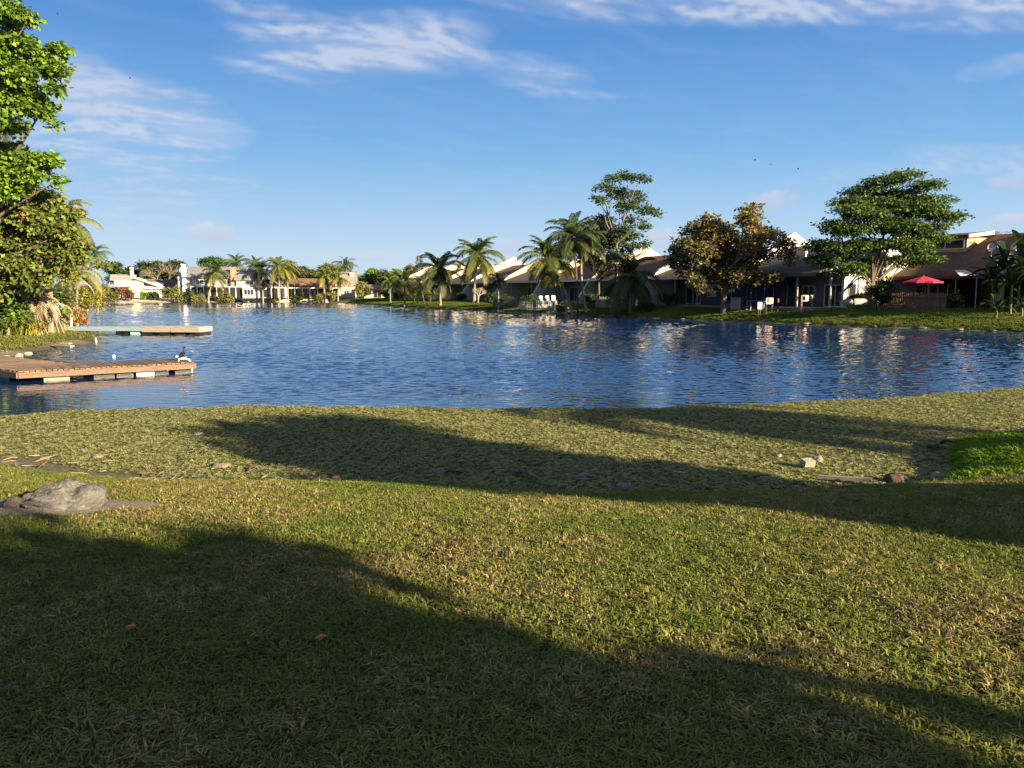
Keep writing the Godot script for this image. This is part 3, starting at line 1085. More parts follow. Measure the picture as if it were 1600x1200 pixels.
func build_townhouses():
	var h := townhouse(-26.4, "brown roofed townhouse at the right edge behind the banana plants", {"nose": 7.7, "place": Vector2(47.6, 70.6), "w": 16.0, "roof": Color(0.24, 0.14, 0.09), "wall": WHITE_W})
	h = townhouse(-13.2, "brown roofed townhouse with a row of clerestory windows in its dormer", {"nose": 7.7, "place": Vector2(40.9, 84.0), "w": 15.0, "eave_y": 2.85, "ridge_y": 6.7, "roof": BROWN_ROOF * 1.15, "wall": WHITE_W, "front": Color(0.24, 0.15, 0.11), "fascia": Color(0.16, 0.06, 0.045), "doors": [3.4, 6.6], "windows": [9.6], "posts": [1.0, 5.2, 9.4]})
	# the dormer with its band of windows
	var d := MB.new()
	d.prism_x([Vector2(3.6, 4.9), Vector2(3.6, 6.5), Vector2(0.2, 6.5), Vector2(0.2, 6.0)], 2.6, 9.6, Color(0.46, 0.33, 0.25))
	var dormer := put("dormer", d.done(), M["stucco"], h)
	d = MB.new()
	d.prism_x([Vector2(4.05, 6.52), Vector2(4.05, 6.7), Vector2(0.6, 7.12), Vector2(-0.6, 7.12), Vector2(-0.6, 6.9)], 2.2, 9.95, Color(0.10, 0.07, 0.06))
	put("dormer_roof", d.done(), M["shingles"], dormer)
	d = MB.new()
	d.prism_x([Vector2(4.1, 6.4), Vector2(4.1, 6.72), Vector2(0.4, 7.16), Vector2(0.4, 6.8)], 9.96, 10.1, Color(0.55, 0.42, 0.33))
	put("dormer_trim", d.done(), M["painted"], dormer)
	window_unit(dormer, "clerestory_window", Vector3(6.6, 5.9, 3.66), 5.6, 0.9, 3, Color(0.6, 0.57, 0.5))
	h = townhouse(0.0, "dark grey roofed townhouse with white party wall and deep shaded porch", {"nose": 7.7, "w": 11.5, "end": true, "roof": GREY_ROOF, "wall": WHITE_W, "vents": [[7.0, 2.4], [5.6, 4.0]], "fascia": Color(0.10, 0.09, 0.085), "screen": [0.6, 7.6], "posts": [8.8, 12.6], "front": Color(0.34, 0.31, 0.28), "doors": [3.0, 10.2], "windows": [7.0]})
	h = townhouse(13.2, "brown roofed townhouse behind the autumn coloured tree", {"roof": BROWN_ROOF, "wall": WHITE_W, "fascia": Color(0.72, 0.69, 0.64), "front": Color(0.3, 0.24, 0.2), "posts": [1.0, 4.2, 8.0, 12.0], "vents": [[4.0, 3.0]]})
	h = townhouse(26.4, "brown roofed townhouse with white fascia behind the low dark palm", {"roof": BROWN_ROOF, "wall": CREAM * 1.05, "fascia": Color(0.75, 0.73, 0.68), "front": Color(0.3, 0.24, 0.2)})
	h = townhouse(39.6, "red brown roofed townhouse behind the leaning coconut palms", {"roof": Color(0.17, 0.075, 0.055), "wall": CREAM, "fascia": Color(0.74, 0.72, 0.68), "front": Color(0.4, 0.38, 0.4), "vents": [[6.0, 3.0]]})
	h = townhouse(52.8, "tan roofed townhouse behind the short dark palm", {"roof": TAN_ROOF, "wall": CREAM, "vents": [[4.5, 1.6], [8.0, 1.4]], "front": Color(0.62, 0.52, 0.36)})
	h = townhouse(66.0, "tan roofed townhouse with cream wall behind the bare frangipani", {"roof": TAN_ROOF, "wall": CREAM, "front": Color(0.5, 0.42, 0.32)})
	h = townhouse(79.2, "cream walled townhouse behind the tall pale trunked palm", {"roof": TAN_ROOF * 0.8, "wall": CREAM * 1.05})
	h = townhouse(92.4, "cream walled townhouse partly hidden by the dark shaggy palm", {"roof": TAN_ROOF * 0.8, "wall": CREAM})
	h = townhouse(105.6, "farthest townhouse of the row, left of the dark shaggy palm", {"roof": TAN_ROOF * 0.7, "wall": CREAM})


# ---------------------------------------------------------------- houses on the far shore
# Each is laid out in metres on a plot whose front looks at the camera: x to the right, z towards the lake.
func plot(called: String, label: String, px: float, d: float, turn := 0.0) -> Node3D:
	var p := at(px, d, 1.2)
	return thing(called, label, "house", Vector3(p.x, 1.1, p.z), turn + atan2(-p.x, d) * 0.6, "houses on the far shore")

func gable(b: MB, x0: float, x1: float, z0: float, z1: float, eave: float, ridge: float, over: float, col: Color):
	# ridge along x
	var zm := (z0 + z1) * 0.5
	var k := (ridge - eave) / (z1 - zm)
	b.prism_x([Vector2(z1 + over, eave - k * over), Vector2(z1 + over, eave - k * over + 0.16), Vector2(zm, ridge + 0.16), Vector2(z0 - over, eave - k * over + 0.16), Vector2(z0 - over, eave - k * over), Vector2(zm, ridge)], x0 - over, x1 + over, col)

func gable_z(b: MB, x0: float, x1: float, z0: float, z1: float, eave: float, ridge: float, over: float, col: Color):
	# ridge along z, gable end to the lake
	var xm := (x0 + x1) * 0.5
	var k := (ridge - eave) / (x1 - xm)
	for s in [-1.0, 1.0]:
		var e := Vector3(xm + s * ((x1 - xm) + over), eave - k * over, 0)
		var r := Vector3(xm, ridge, 0)
		var up := Vector3(0, 0.16, 0)
		var a := Vector3(0, 0, z0 - over)
		var c := Vector3(0, 0, z1 + over)
		b.quad(e + a + up, r + a + up, r + c + up, e + c + up, col)
		b.quad(e + a, r + a, r + c, e + c, col)
		b.quad(e + c, e + c + up, r + c + up, r + c, col)
		b.quad(e + a, e + a + up, e + c + up, e + c, col)

func wall_box(h: Node, lo: Vector3, hi: Vector3, col: Color, called := "wall"):
	var b := MB.new()
	b.span(lo, hi, col)
	return put(called, b.done(), M["stucco"], h)

func roof_of(h: Node, b: MB, called := "roof"):
	return put(called, b.done(), M["shingles"], h)

func porch(h: Node, x0: float, x1: float, z0: float, z1: float, top: float, n: int, col: Color, dark := true):
	var b := MB.new()
	b.span(Vector3(x0, top, z0), Vector3(x1, top + 0.28, z1), col)
	var r := put("porch_roof", b.done(), M["painted"], h)
	for k in n:
		b = MB.new()
		var x := lerpf(x0 + 0.12, x1 - 0.12, float(k) / maxi(1, n - 1))
		b.span(Vector3(x - 0.11, 0, z1 - 0.3), Vector3(x + 0.11, top, z1 - 0.1), col)
		put("porch_post", b.done(), M["painted"], h)
	if dark:
		b = MB.new()
		b.span(Vector3(x0 + 0.1, 0.05, z1 - 0.24), Vector3(x1 - 0.1, top - 0.02, z1 - 0.22))
		put("screen", b.done(), M["screen"], h)
	return r

func chimney(h: Node, x: float, z: float, w: float, dpt: float, y0: float, y1: float, col: Color):
	var b := MB.new()
	b.span(Vector3(x - w / 2, y0, z - dpt / 2), Vector3(x + w / 2, y1, z + dpt / 2), col)
	var c := put("chimney", b.done(), M["stucco"], h)
	b = MB.new()
	b.span(Vector3(x - w / 2 - 0.12, y1 + 0.003, z - dpt / 2 - 0.12), Vector3(x + w / 2 + 0.12, y1 + 0.25, z + dpt / 2 + 0.12), col * 0.9)
	put("chimney_cap", b.done(), M["stucco"], c)

func build_far_houses():
	var white := Color(0.56, 0.55, 0.53)
	var grey := Color(0.20, 0.20, 0.215)
	# A: cream house with a white sloping roof, scale 0.17 m per picture pixel
	var h := plot("house", "low cream house with white sloping roof above the sandy beach", 216, 205.0, 0.15)
	wall_box(h, Vector3(-5.2, 0, -6), Vector3(1.5, 4.4, 3), Color(0.56, 0.49, 0.38))
	var b := MB.new()
	gable(b, -6.0, -0.5, -6.2, 0.2, 4.6, 5.9, 0.3, Color(0.36, 0.34, 0.32))
	roof_of(h, b)
	b = MB.new()
	b.prism_x([Vector2(3.6, 2.3), Vector2(3.6, 2.5), Vector2(-3.0, 4.9), Vector2(-3.0, 4.7)], 1.5, 6.2, Color(0.80, 0.78, 0.74))
	# slope falls to the right as well as to the lake
	b.quad(Vector3(-1.0, 5.1, 3.4), Vector3(0.5, 5.3, -3.0), Vector3(6.2, 3.1, -3.0), Vector3(5.6, 2.6, 3.5), Color(0.6, 0.59, 0.57))
	b.quad(Vector3(-1.0, 4.95, 3.4), Vector3(0.5, 5.15, -3.0), Vector3(6.2, 2.95, -3.0), Vector3(5.6, 2.45, 3.5), Color(0.82, 0.80, 0.76))
	put("white_roof", b.done(), M["painted"], h)
	wall_box(h, Vector3(1.51, 0, -5), Vector3(5.4, 2.5, 2.6), Color(0.56, 0.52, 0.44))
	window_unit(h, "window", Vector3(3.4, 1.2, 2.66), 2.2, 1.3, 2)
	chimney(h, -1.2, -2.0, 0.8, 0.8, 5.0, 7.6, Color(0.7, 0.66, 0.58))
	h = plot("house", "low house with dark brown hip roof right of the cream house", 258, 208.0, 0.1)
	wall_box(h, Vector3(-4, 0, -5), Vector3(4, 2.6, 2), white)
	b = MB.new()
	gable(b, -4.2, 3.8, -5.2, 2.2, 2.6, 4.7, 0.4, Color(0.16, 0.12, 0.10))
	roof_of(h, b)
	window_unit(h, "window", Vector3(0.5, 1.3, 2.06), 1.8, 1.2, 2)
	# B: white two storey house
	h = plot("house", "white two storey house with grey roof and tall white chimney", 333, 205.0)
	wall_box(h, Vector3(-4.9, 0, -5), Vector3(5.4, 5.3, 2.0), white)
	b = MB.new()
	gable(b, -5.6, 5.2, -5.4, 2.6, 5.3, 7.9, 0.3, grey)
	gable(b, 1.2, 4.4, -3.8, 3.1, 5.6, 7.5, 0.2, grey * 1.2)
	roof_of(h, b)
	b = MB.new()
	b.prism_x([Vector2(2.4, 0), Vector2(2.4, 5.2), Vector2(-1.4, 7.9), Vector2(-5.2, 5.2), Vector2(-5.2, 0)], -7.9, -4.95, Color(0.50, 0.50, 0.52))
	put("side_wing", b.done(), M["stucco"], h)
	chimney(h, -6.3, 2.9, 0.85, 0.9, 0.0, 8.3, Color(0.82, 0.82, 0.84))
	window_unit(h, "window", Vector3(-2.8, 4.1, 2.06), 1.9, 1.2, 2)
	window_unit(h, "window", Vector3(3.8, 4.1, 2.06), 1.5, 1.1, 2)
	window_unit(h, "sliding_door", Vector3(-1.5, 1.1, 2.06), 2.6, 2.1, 2)
	porch(h, -4.6, 7.9, 2.1, 5.2, 2.75, 9, white)
	# C: grey gabled house with brick chimney
	h = plot("house", "grey gabled house with brick chimney and white bay windows", 404, 205.0)
	wall_box(h, Vector3(-4.6, 0, -5), Vector3(0.0, 5.0, 1.5), Color(0.52, 0.50, 0.46))
	b = MB.new()
	gable(b, -5.4, 0.2, -5.2, 1.8, 4.7, 7.4, 0.25, Color(0.23, 0.24, 0.26))
	gable(b, 0.4, 3.2, -2.0, 4.4, 2.9, 4.6, 0.3, Color(0.06, 0.058, 0.06))
	gable(b, 3.4, 7.2, -4.4, 3.2, 2.9, 5.4, 0.3, Color(0.34, 0.33, 0.31))
	roof_of(h, b)
	b = MB.new()
	b.prism_x([Vector2(1.6, 0), Vector2(1.6, 4.6), Vector2(-1.7, 7.2), Vector2(-5.0, 4.6), Vector2(-5.0, 0)], -5.1, -4.62, Color(0.62, 0.56, 0.46))
	put("gable_wall", b.done(), M["stucco"], h)
	chimney(h, -5.9, 0.4, 1.3, 1.1, 0.0, 7.6, Color(0.42, 0.24, 0.17))
	window_unit(h, "window", Vector3(-1.9, 4.0, 1.56), 2.0, 1.2, 2, Color(0.25, 0.24, 0.23))
	wall_box(h, Vector3(-3.4, 0, 1.52), Vector3(-0.5, 2.7, 3.4), white, "bay")
	window_unit(h, "bay_window", Vector3(-1.9, 1.5, 3.46), 2.4, 1.5, 3)
	wall_box(h, Vector3(0.2, 0, -4.4), Vector3(7.0, 2.8, 2.6), white)
	window_unit(h, "sliding_door", Vector3(1.9, 1.15, 2.66), 2.6, 2.1, 3)
	porch(h, 3.6, 7.2, 2.7, 4.4, 2.5, 3, white)
	# D: long low house with a veranda
	h = plot("house", "long low brown roofed house with a white posted veranda", 493, 212.0)
	wall_box(h, Vector3(-7.2, 0, -6), Vector3(6.4, 2.6, 0.5), Color(0.22, 0.16, 0.12))
	b = MB.new()
	gable(b, -7.0, 0.6, -6.4, 2.4, 2.7, 5.0, 0.5, Color(0.21, 0.125, 0.08))
	gable(b, 0.9, 6.4, -4.6, 1.6, 2.7, 3.5, 0.4, Color(0.24, 0.15, 0.10))
	roof_of(h, b)
	for k in 3:
		window_unit(h, "sliding_door", Vector3(-5.2 + k * 4.2, 1.15, 0.56), 2.4, 2.1, 2, Color(0.3, 0.28, 0.25))
	porch(h, -7.0, 6.8, 0.6, 3.4, 2.45, 8, Color(0.72, 0.68, 0.60), false)
	# E: gable end with a chimney
	h = plot("house", "pale house showing a steep plain gable right of the veranda", 541, 215.0)
	b = MB.new()
	b.prism_x([Vector2(3.2, 0), Vector2(3.2, 3.2), Vector2(-1.0, 6.6), Vector2(-5.2, 3.2), Vector2(-5.2, 0)], -1.8, 2.4, Color(0.58, 0.49, 0.37))
	put("gable_wall", b.done(), M["stucco"], h)
	b = MB.new()
	gable(b, -2.4, 2.9, -5.2, 3.2, 3.2, 6.7, 0.2, Color(0.30, 0.26, 0.22))
	roof_of(h, b)
	chimney(h, 1.6, 0.0, 0.9, 0.9, 4.5, 6.5, Color(0.80, 0.76, 0.68))
	window_unit(h, "window", Vector3(0.4, 1.4, 3.26), 1.4, 1.1, 2)
	# F: low house right of the large shrub
	h = plot("house", "low flat house with dark openings right of the broad shrub", 584, 205.0)
	wall_box(h, Vector3(-2.4, 0, -4), Vector3(2.6, 2.5, 0.5), Color(0.68, 0.56, 0.40))
	b = MB.new()
	gable(b, -2.6, 2.8, -4.2, 1.4, 2.55, 3.3, 0.3, Color(0.24, 0.22, 0.22))
	roof_of(h, b)
	window_unit(h, "window", Vector3(-1.2, 1.35, 0.56), 1.4, 1.2, 2, Color(0.7, 0.66, 0.58))
	window_unit(h, "sliding_door", Vector3(1.0, 1.05, 0.56), 2.0, 2.0, 2, Color(0.4, 0.33, 0.25))
	# garden pergola at the left of the beach
	h = thing("pergola", "long dark garden shelter on posts behind the beach", "shelter", foot(165, 200.0), 0.3)
	b = MB.new()
	b.span(Vector3(-6.5, 2.7, -2), Vector3(6.0, 2.95, 2), Color(0.30, 0.25, 0.19))
	put("roof", b.done(), M["plank"], h)
	for k in 6:
		b = MB.new()
		b.span(Vector3(-6.2 + k * 2.4, -0.2, 1.6), Vector3(-5.98 + k * 2.4, 2.69, 1.85), Color(0.6, 0.56, 0.5))
		put("post", b.done(), M["painted"], h)
	b = MB.new()
	b.span(Vector3(-6.3, -0.2, -1.9), Vector3(5.8, 2.6, -1.8), Color(0.08, 0.07, 0.06))
	put("back_wall", b.done(), M["stucco"], h)
	for q in [[160, "left white lantern post at the top of the sandy beach"], [190, "right white lantern post at the top of the sandy beach"]]:
		h = thing("garden_post", q[1], "garden post", foot(q[0], 194.0))
		b = MB.new()
		b.tube([Vector3(0, 0, 0), Vector3(0, 0.9, 0), Vector3(0, 1.4, 0)], [0.42, 0.2, 0.12], 8, white)
		put("shaft", b.done(), M["painted"], h)
		b = MB.new()
		b.tube([Vector3(0, 1.4, 0), Vector3(0, 1.55, 0), Vector3(0, 1.75, 0)], [0.22, 0.26, 0.05], 8, white * 0.9)
		put("cap", b.done(), M["painted"], h)
	# low sea wall along the far shore, with its capping stones
	var sw := thing("sea_wall", "low pale concrete wall along the far waterline", "wall", Vector3.ZERO)
	var a := at(378, 205.0, 0.3)
	var z := at(574, 209.0, 0.3)
	for k in 12:
		var p := a.lerp(z, k / 12.0)
		var q := a.lerp(z, (k + 1) / 12.0 - 0.003)
		b = MB.new()
		b.bar(Vector3(p.x, 0.25, p.z), Vector3(q.x, 0.25, q.z), 0.6, 1.1 + 0.04 * (k % 3), Color(0.66, 0.56, 0.43) * (0.92 + 0.04 * (k % 4)))
		put("wall_block", b.done(), M["stucco"], sw)
	h = thing("lawn_chair", "red orange garden chair on the far sea wall lawn", "chair", foot(457, 207.5))
	b = MB.new()
	b.box(Vector3(0, 0.4, 0), Vector3(3.0, 0.12, 0.8), Color(0.5, 0.16, 0.08))
	b.box(Vector3(-0.2, 0.9, -0.4), Vector3(2.2, 0.9, 0.1), Color(0.5, 0.16, 0.08))
	put("seat", b.done(), M["plank"], h)
	for s in [-1.2, 1.2]:
		b = MB.new()
		b.span(Vector3(s - 0.06, -0.05, -0.3), Vector3(s + 0.06, 0.34, 0.3), Color(0.4, 0.13, 0.07))
		put("leg", b.done(), M["plank"], h)
	h = thing("lawn_bench", "white bench on the far lawn beside the broad shrub", "bench", foot(546, 208.0))
	b = MB.new()
	b.box(Vector3(0, 0.5, 0), Vector3(1.8, 0.1, 0.6), white)
	put("seat", b.done(), M["painted"], h)
	for s in [-0.7, 0.7]:
		b = MB.new()
		b.span(Vector3(s - 0.1, -0.05, -0.25), Vector3(s + 0.1, 0.44, 0.25), white)
		put("leg", b.done(), M["painted"], h)


# ---------------------------------------------------------------- things in the yards across the lake
func picket_fence(label: String, a: Vector3, b_: Vector3, height: float, pitch: float, width: float, col: Color, jitter := 0.03, category := "fence", group := "", point := true):
	var h := thing("picket_fence", label, category, a, 0.0, group)
	var run := b_ - a
	var l := Vector2(run.x, run.z).length()
	var dirn := Vector3(run.x, 0, run.z) / l
	var bs := Basis(dirn, Vector3.UP, dirn.cross(Vector3.UP))
	var n := int(l / pitch)
	var r := RandomNumberGenerator.new()
	r.seed = int(absf(a.x) * 100)
	var shapes := []
	for s in 3:
		var b := MB.new()
		var y := height * (1.0 - jitter * s)
		b.box(Vector3(0, y / 2, 0), Vector3(width, y, 0.03), col * (0.86 + 0.09 * s))
		if point:
			var q := Vector3(width / 2, 0, 0.015)
			for z in [-0.015, 0.015]:
				b.tri(Vector3(-width / 2, y, z), Vector3(0, y + width * 0.6, z), Vector3(width / 2, y, z), col)
			b.quad(Vector3(-width / 2, y, -0.015), Vector3(0, y + width * 0.6, -0.015), Vector3(0, y + width * 0.6, 0.015), Vector3(-width / 2, y, 0.015), col)
			b.quad(Vector3(width / 2, y, -0.015), Vector3(0, y + width * 0.6, -0.015), Vector3(0, y + width * 0.6, 0.015), Vector3(width / 2, y, 0.015), col)
		shapes.append(b.done())
	for k in n:
		var o := put("picket", shapes[r.randi() % 3], M["plank"], h)
		o.transform = Transform3D(bs * Basis(Vector3.FORWARD, r.randf_range(-0.012, 0.012)), run * ((k + 0.5) / n))
	for y in [0.25, 0.75]:
		var b := MB.new()
		b.bar(Vector3(0, height * y, 0) + bs.z * 0.045, run + Vector3(0, height * y, 0) + bs.z * 0.045, 0.05, 0.09, col * 0.8)
		put("rail", b.done(), M["plank"], h)
	return h

func umbrella(label: String, where: Vector3, height: float, radius: float, drop: float, col: Color, closed := false):
	var h := thing("patio_umbrella", label, "umbrella", where)
	var b := MB.new()
	b.tube([Vector3(0, -0.05, 0), Vector3(0, height + 0.08, 0)], [0.03, 0.03], 6, Color(0.3, 0.22, 0.14))
	put("pole", b.done(), M["plank"], h)
	b = MB.new()
	var c := MB.new()
	for k in 8:
		var a0 := TAU * k / 8
		var a1 := TAU * (k + 1) / 8
		var p0 := Vector3(cos(a0) * radius, height - drop, sin(a0) * radius)
		var p1 := Vector3(cos(a1) * radius, height - drop, sin(a1) * radius)
		var m := (p0 + p1) * 0.5 * Vector3(0.97, 1, 0.97)
		b.tri(Vector3(0, height, 0), p0, m, col)
		b.tri(Vector3(0, height, 0), m, p1, col)
		b.quad(p0, p0 - Vector3(0, 0.16, 0), m - Vector3(0, 0.13, 0), m, col * 0.9)
		b.quad(m, m - Vector3(0, 0.13, 0), p1 - Vector3(0, 0.16, 0), p1, col * 0.9)
		c.bar(Vector3(0, height - 0.04, 0), p0 - Vector3(0, 0.03, 0), 0.025, 0.025, Color(0.5, 0.45, 0.4))
	put("canopy", b.done(), M["cloth"], h)
	put("ribs", c.done(), M["painted"], h)
	return h

func build_yard_things():
	var brown := Color(0.25, 0.15, 0.095)
	# wooden fence of the clerestory house: front run in the shade and side run in the sun
	var a := at(1305, 75.0, 1.05)
	var c := at(1478, 65.0, 1.1)
	a.y = gh(a.x, -a.z)
	c.y = gh(c.x, -c.z)
	picket_fence("brown wooden picket fence running in front of the red umbrella", a, c, 1.42, 0.2, 0.15, brown)
	var e := at(1358, 80.0, 1.2)
	e.y = 1.55
	picket_fence("sunlit orange brown picket fence running back from the corner by the boat", a + Vector3(0.45, 0, -0.5), e, 1.5, 0.2, 0.15, Color(0.40, 0.24, 0.12), 0.04)
	# upturned rowing boat leaning on the fence
	var p := at(1342, 71.0, 1.0)
	var h := thing("canoe", "pale green canoe lying against the wooden picket fence", "canoe", Vector3(p.x, gh(p.x, 71.0) + 0.62, p.z + 0.2), 0.12)
	var rings := []
	for i in 17:
		var t := i / 16.0
		var w: float = pow(sin(PI * clampf(t, 0.02, 0.98)), 0.7)
		var ring := []
		for k in 12:
			var s := TAU * k / 12
			ring.append(Vector3((t - 0.5) * 3.9, cos(s) * 0.36 * w + 0.06 * absf(t - 0.5), sin(s) * 0.24 * w))
		rings.append(ring)
	var b := MB.new()
	b.skin(rings, Color(0.36, 0.38, 0.30))
	put("hull", b.done(), M["plastic"], h)
	b = MB.new()
	b.box(Vector3(-0.7, 0, 0), Vector3(0.06, 0.74, 0.5), Color(0.12, 0.12, 0.1))
	put("strap", b.done(), M["cloth"], h)
	for s in [-1.1, 1.0]:
		b = MB.new()
		b.span(Vector3(s - 0.05, -0.72, -0.2), Vector3(s + 0.05, -0.26, 0.2), Color(0.25, 0.2, 0.15))
		put("trestle", b.done(), M["plank"], h)
	p = at(1440, 69.5, 1.3)
	umbrella("open crimson patio umbrella above the brown fence", Vector3(p.x, 1.25, p.z), hy(431, 69.5) - 1.25, 1.65, 0.5, Color(0.55, 0.035, 0.10))
	p = at(1349, 82.0, 1.3)
	umbrella("small faded pink umbrella behind the sunlit side fence", Vector3(p.x, 1.25, p.z), hy(433, 82.0) - 1.25, 0.75, 0.4, Color(0.50, 0.33, 0.28))
	# white shade sail on a post
	p = at(1527, 68.0, 1.2)
	h = thing("shade_awning", "white fabric awning on a pole left of the banana plants", "awning", Vector3(p.x, 1.2, p.z))
	b = MB.new()
	b.quad(Vector3(-2.0, hy(431, 68) - 1.2, 0.6), Vector3(-1.3, hy(421, 68) - 1.2, -1.6), Vector3(2.2, hy(421, 68) - 1.2, -1.4), Vector3(1.8, hy(428, 68) - 1.2, 0.9), Color(0.72, 0.72, 0.72))
	b.quad(Vector3(-2.0, hy(431, 68) - 1.23, 0.6), Vector3(-1.3, hy(421, 68) - 1.23, -1.6), Vector3(2.2, hy(421, 68) - 1.23, -1.4), Vector3(1.8, hy(428, 68) - 1.23, 0.9), Color(0.72, 0.72, 0.72))
	put("canvas", b.done(), M["cloth"], h)
	for q in [Vector3(-0.5, 0, 0.5), Vector3(1.7, 0, 0.6), Vector3(2.0, 0, -1.2), Vector3(-1.2, 0, -1.4)]:
		b = MB.new()
		b.tube([q + Vector3(0, -0.1, 0), q + Vector3(0, hy(425, 68) - 1.28, 0)], [0.045, 0.045], 6, Color(0.4, 0.45, 0.5))
		put("pole", b.done(), M["painted"], h)
	# satellite dishes on the roof edge
	for q in [[1549, 392, 68.5, "left white satellite dish on the roof edge above the banana plants"], [1564, 388, 68.5, "right white satellite dish on the roof edge above the banana plants"]]:
		p = at(q[0], q[2], hy(q[1], q[2]))
		h = thing("satellite_dish", q[3], "satellite dish", p, -0.6)
		var rg := []
		for i in 5:
			var rr := 0.31 * i / 4.0
			var ring := []
			for k in 14:
				ring.append(Vector3(cos(TAU * k / 14) * rr, sin(TAU * k / 14) * rr * 1.15 + 0.3, rr * rr * 0.5))
			rg.append(ring)
		b = MB.new()
		b.skin(rg, Color(0.55, 0.55, 0.56))
		put("dish", b.done(), M["painted"], h)
		b = MB.new()
		b.tube([Vector3(0, -1.1, -0.2), Vector3(0, 0.2, -0.08)], [0.03, 0.03], 6, Color(0.5, 0.5, 0.5))
		put("mast", b.done(), M["painted"], h)
		b = MB.new()
		b.tube([Vector3(0, -0.2, 0.1), Vector3(0, 0.1, 0.55)], [0.02, 0.02], 5, Color(0.5, 0.5, 0.5))
		b.box(Vector3(0, 0.13, 0.56), Vector3(0.09, 0.09, 0.14), Color(0.75, 0.74, 0.7))
		put("receiver_arm", b.done(), M["painted"], h)
	# television aerial farther up the roof
	p = at(1573, 72.5, hy(371, 72.5))
	h = thing("roof_aerial", "thin metal aerial standing on the brown roof at the right", "aerial", p, 0.4)
	b = MB.new()
	b.tube([Vector3(0, -1.0, 0), Vector3(0, 0.4, 0)], [0.025, 0.025], 5, Color(0.55, 0.52, 0.5))
	put("mast", b.done(), M["painted"], h)
	b = MB.new()
	for k in 5:
		b.bar(Vector3(-0.45 + k * 0.22, 0.35 + 0.05 * k, -0.4), Vector3(-0.45 + k * 0.22, 0.35 + 0.05 * k, 0.4), 0.02, 0.02, Color(0.6, 0.57, 0.55))
	b.bar(Vector3(-0.6, 0.32, 0), Vector3(0.6, 0.58, 0), 0.03, 0.03, Color(0.6, 0.57, 0.55))
	put("arms", b.done(), M["painted"], h)
	# trampoline with its net poles
	p = at(1187, 76.0, 1.1)
	h = thing("trampoline", "round trampoline with blue padding and net poles in the shade", "trampoline", Vector3(p.x, gh(p.x, 76.0), p.z))
	var ring1 := []
	for i in 5:
		var ring := []
		for k in 25:
			var s := TAU * k / 24
			var rr: float = [0.96, 0.96, 1.22, 1.22, 0.96][i]
			ring.append(Vector3(cos(s) * rr, [0.86, 0.94, 0.94, 0.80, 0.80][i], sin(s) * rr))
		ring1.append(ring)
	b = MB.new()
	b.skin(ring1, Color(0.05, 0.17, 0.42), false)
	put("padding", b.done(), M["cloth"], h)
	b = MB.new()
	for k in 24:
		b.tri(Vector3(0, 0.86, 0), Vector3(cos(TAU * k / 24) * 0.96, 0.88, sin(TAU * k / 24) * 0.96), Vector3(cos(TAU * (k + 1) / 24) * 0.96, 0.88, sin(TAU * (k + 1) / 24) * 0.96), Color(0.02, 0.02, 0.025))
	put("jumping_mat", b.done(), M["cloth"], h)
	for k in 6:
		var s := TAU * (k + 0.5) / 6
		var q := Vector3(cos(s) * 1.22, 0, sin(s) * 1.22)
		b = MB.new()
		b.tube([q + Vector3(0, -0.05, 0), q + Vector3(0, 0.85, 0)], [0.04, 0.04], 6, Color(0.45, 0.47, 0.5))
		put("leg", b.done(), M["painted"], h)
		b = MB.new()
		b.tube([q + Vector3(0, 0.9, 0), q * 1.03 + Vector3(0, 1.9, 0), q * 0.95 + Vector3(0, 2.35, 0), q * 0.85 + Vector3(0, 2.5, 0)], [0.045, 0.045, 0.045, 0.04], 6, Color(0.10, 0.11, 0.36))
		put("net_pole", b.done(), M["painted"], h)
	# signs at the water's edge
	p = at(1187, 70.5, 0.9)
	h = thing("lake_sign", "small white notice on two dark posts in front of the trampoline", "sign", Vector3(p.x, gh(p.x, 70.5), p.z), 0.25)
	b = MB.new()
	b.box(Vector3(0, 1.15, 0), Vector3(0.42, 0.62, 0.03), Color(0.78, 0.78, 0.76))
	var s1 := put("board", b.done(), M["painted"], h)
	b = MB.new()
	b.box(Vector3(-0.02, 1.27, 0.02), Vector3(0.24, 0.16, 0.006), Color(0.16, 0.22, 0.27))
	b.box(Vector3(0, 1.1, 0.02), Vector3(0.3, 0.05, 0.006), Color(0.25, 0.3, 0.33))
	b.box(Vector3(0.02, 0.98, 0.02), Vector3(0.2, 0.06, 0.006), Color(0.2, 0.26, 0.3))
	put("print", b.done(), M["painted"], s1)
	for s in [-0.12, 0.08]:
		b = MB.new()
		b.span(Vector3(s - 0.035, -0.1, -0.05), Vector3(s + 0.035, 1.3, -0.018), Color(0.08, 0.07, 0.06))
		put("post", b.done(), M["plank"], h)
	p = at(1202, 72.0, 1.0)
	h = thing("lake_sign", "red and white notice board right of the small white notice", "sign", Vector3(p.x, gh(p.x, 72.0) + 0.15, p.z), 0.3)
	b = MB.new()
	b.box(Vector3(0, 1.05, 0), Vector3(0.74, 0.56, 0.03), Color(0.70, 0.68, 0.66))
	s1 = put("board", b.done(), M["painted"], h)
	b = MB.new()
	b.box(Vector3(-0.17, 1.1, 0.02), Vector3(0.32, 0.4, 0.006), Color(0.55, 0.10, 0.06))
	b.box(Vector3(0.17, 1.2, 0.02), Vector3(0.26, 0.06, 0.006), Color(0.5, 0.12, 0.10))
	b.box(Vector3(0.17, 1.08, 0.02), Vector3(0.22, 0.05, 0.006), Color(0.15, 0.15, 0.2))
	b.box(Vector3(0.16, 0.95, 0.02), Vector3(0.28, 0.07, 0.006), Color(0.5, 0.2, 0.16))
	put("print", b.done(), M["painted"], s1)
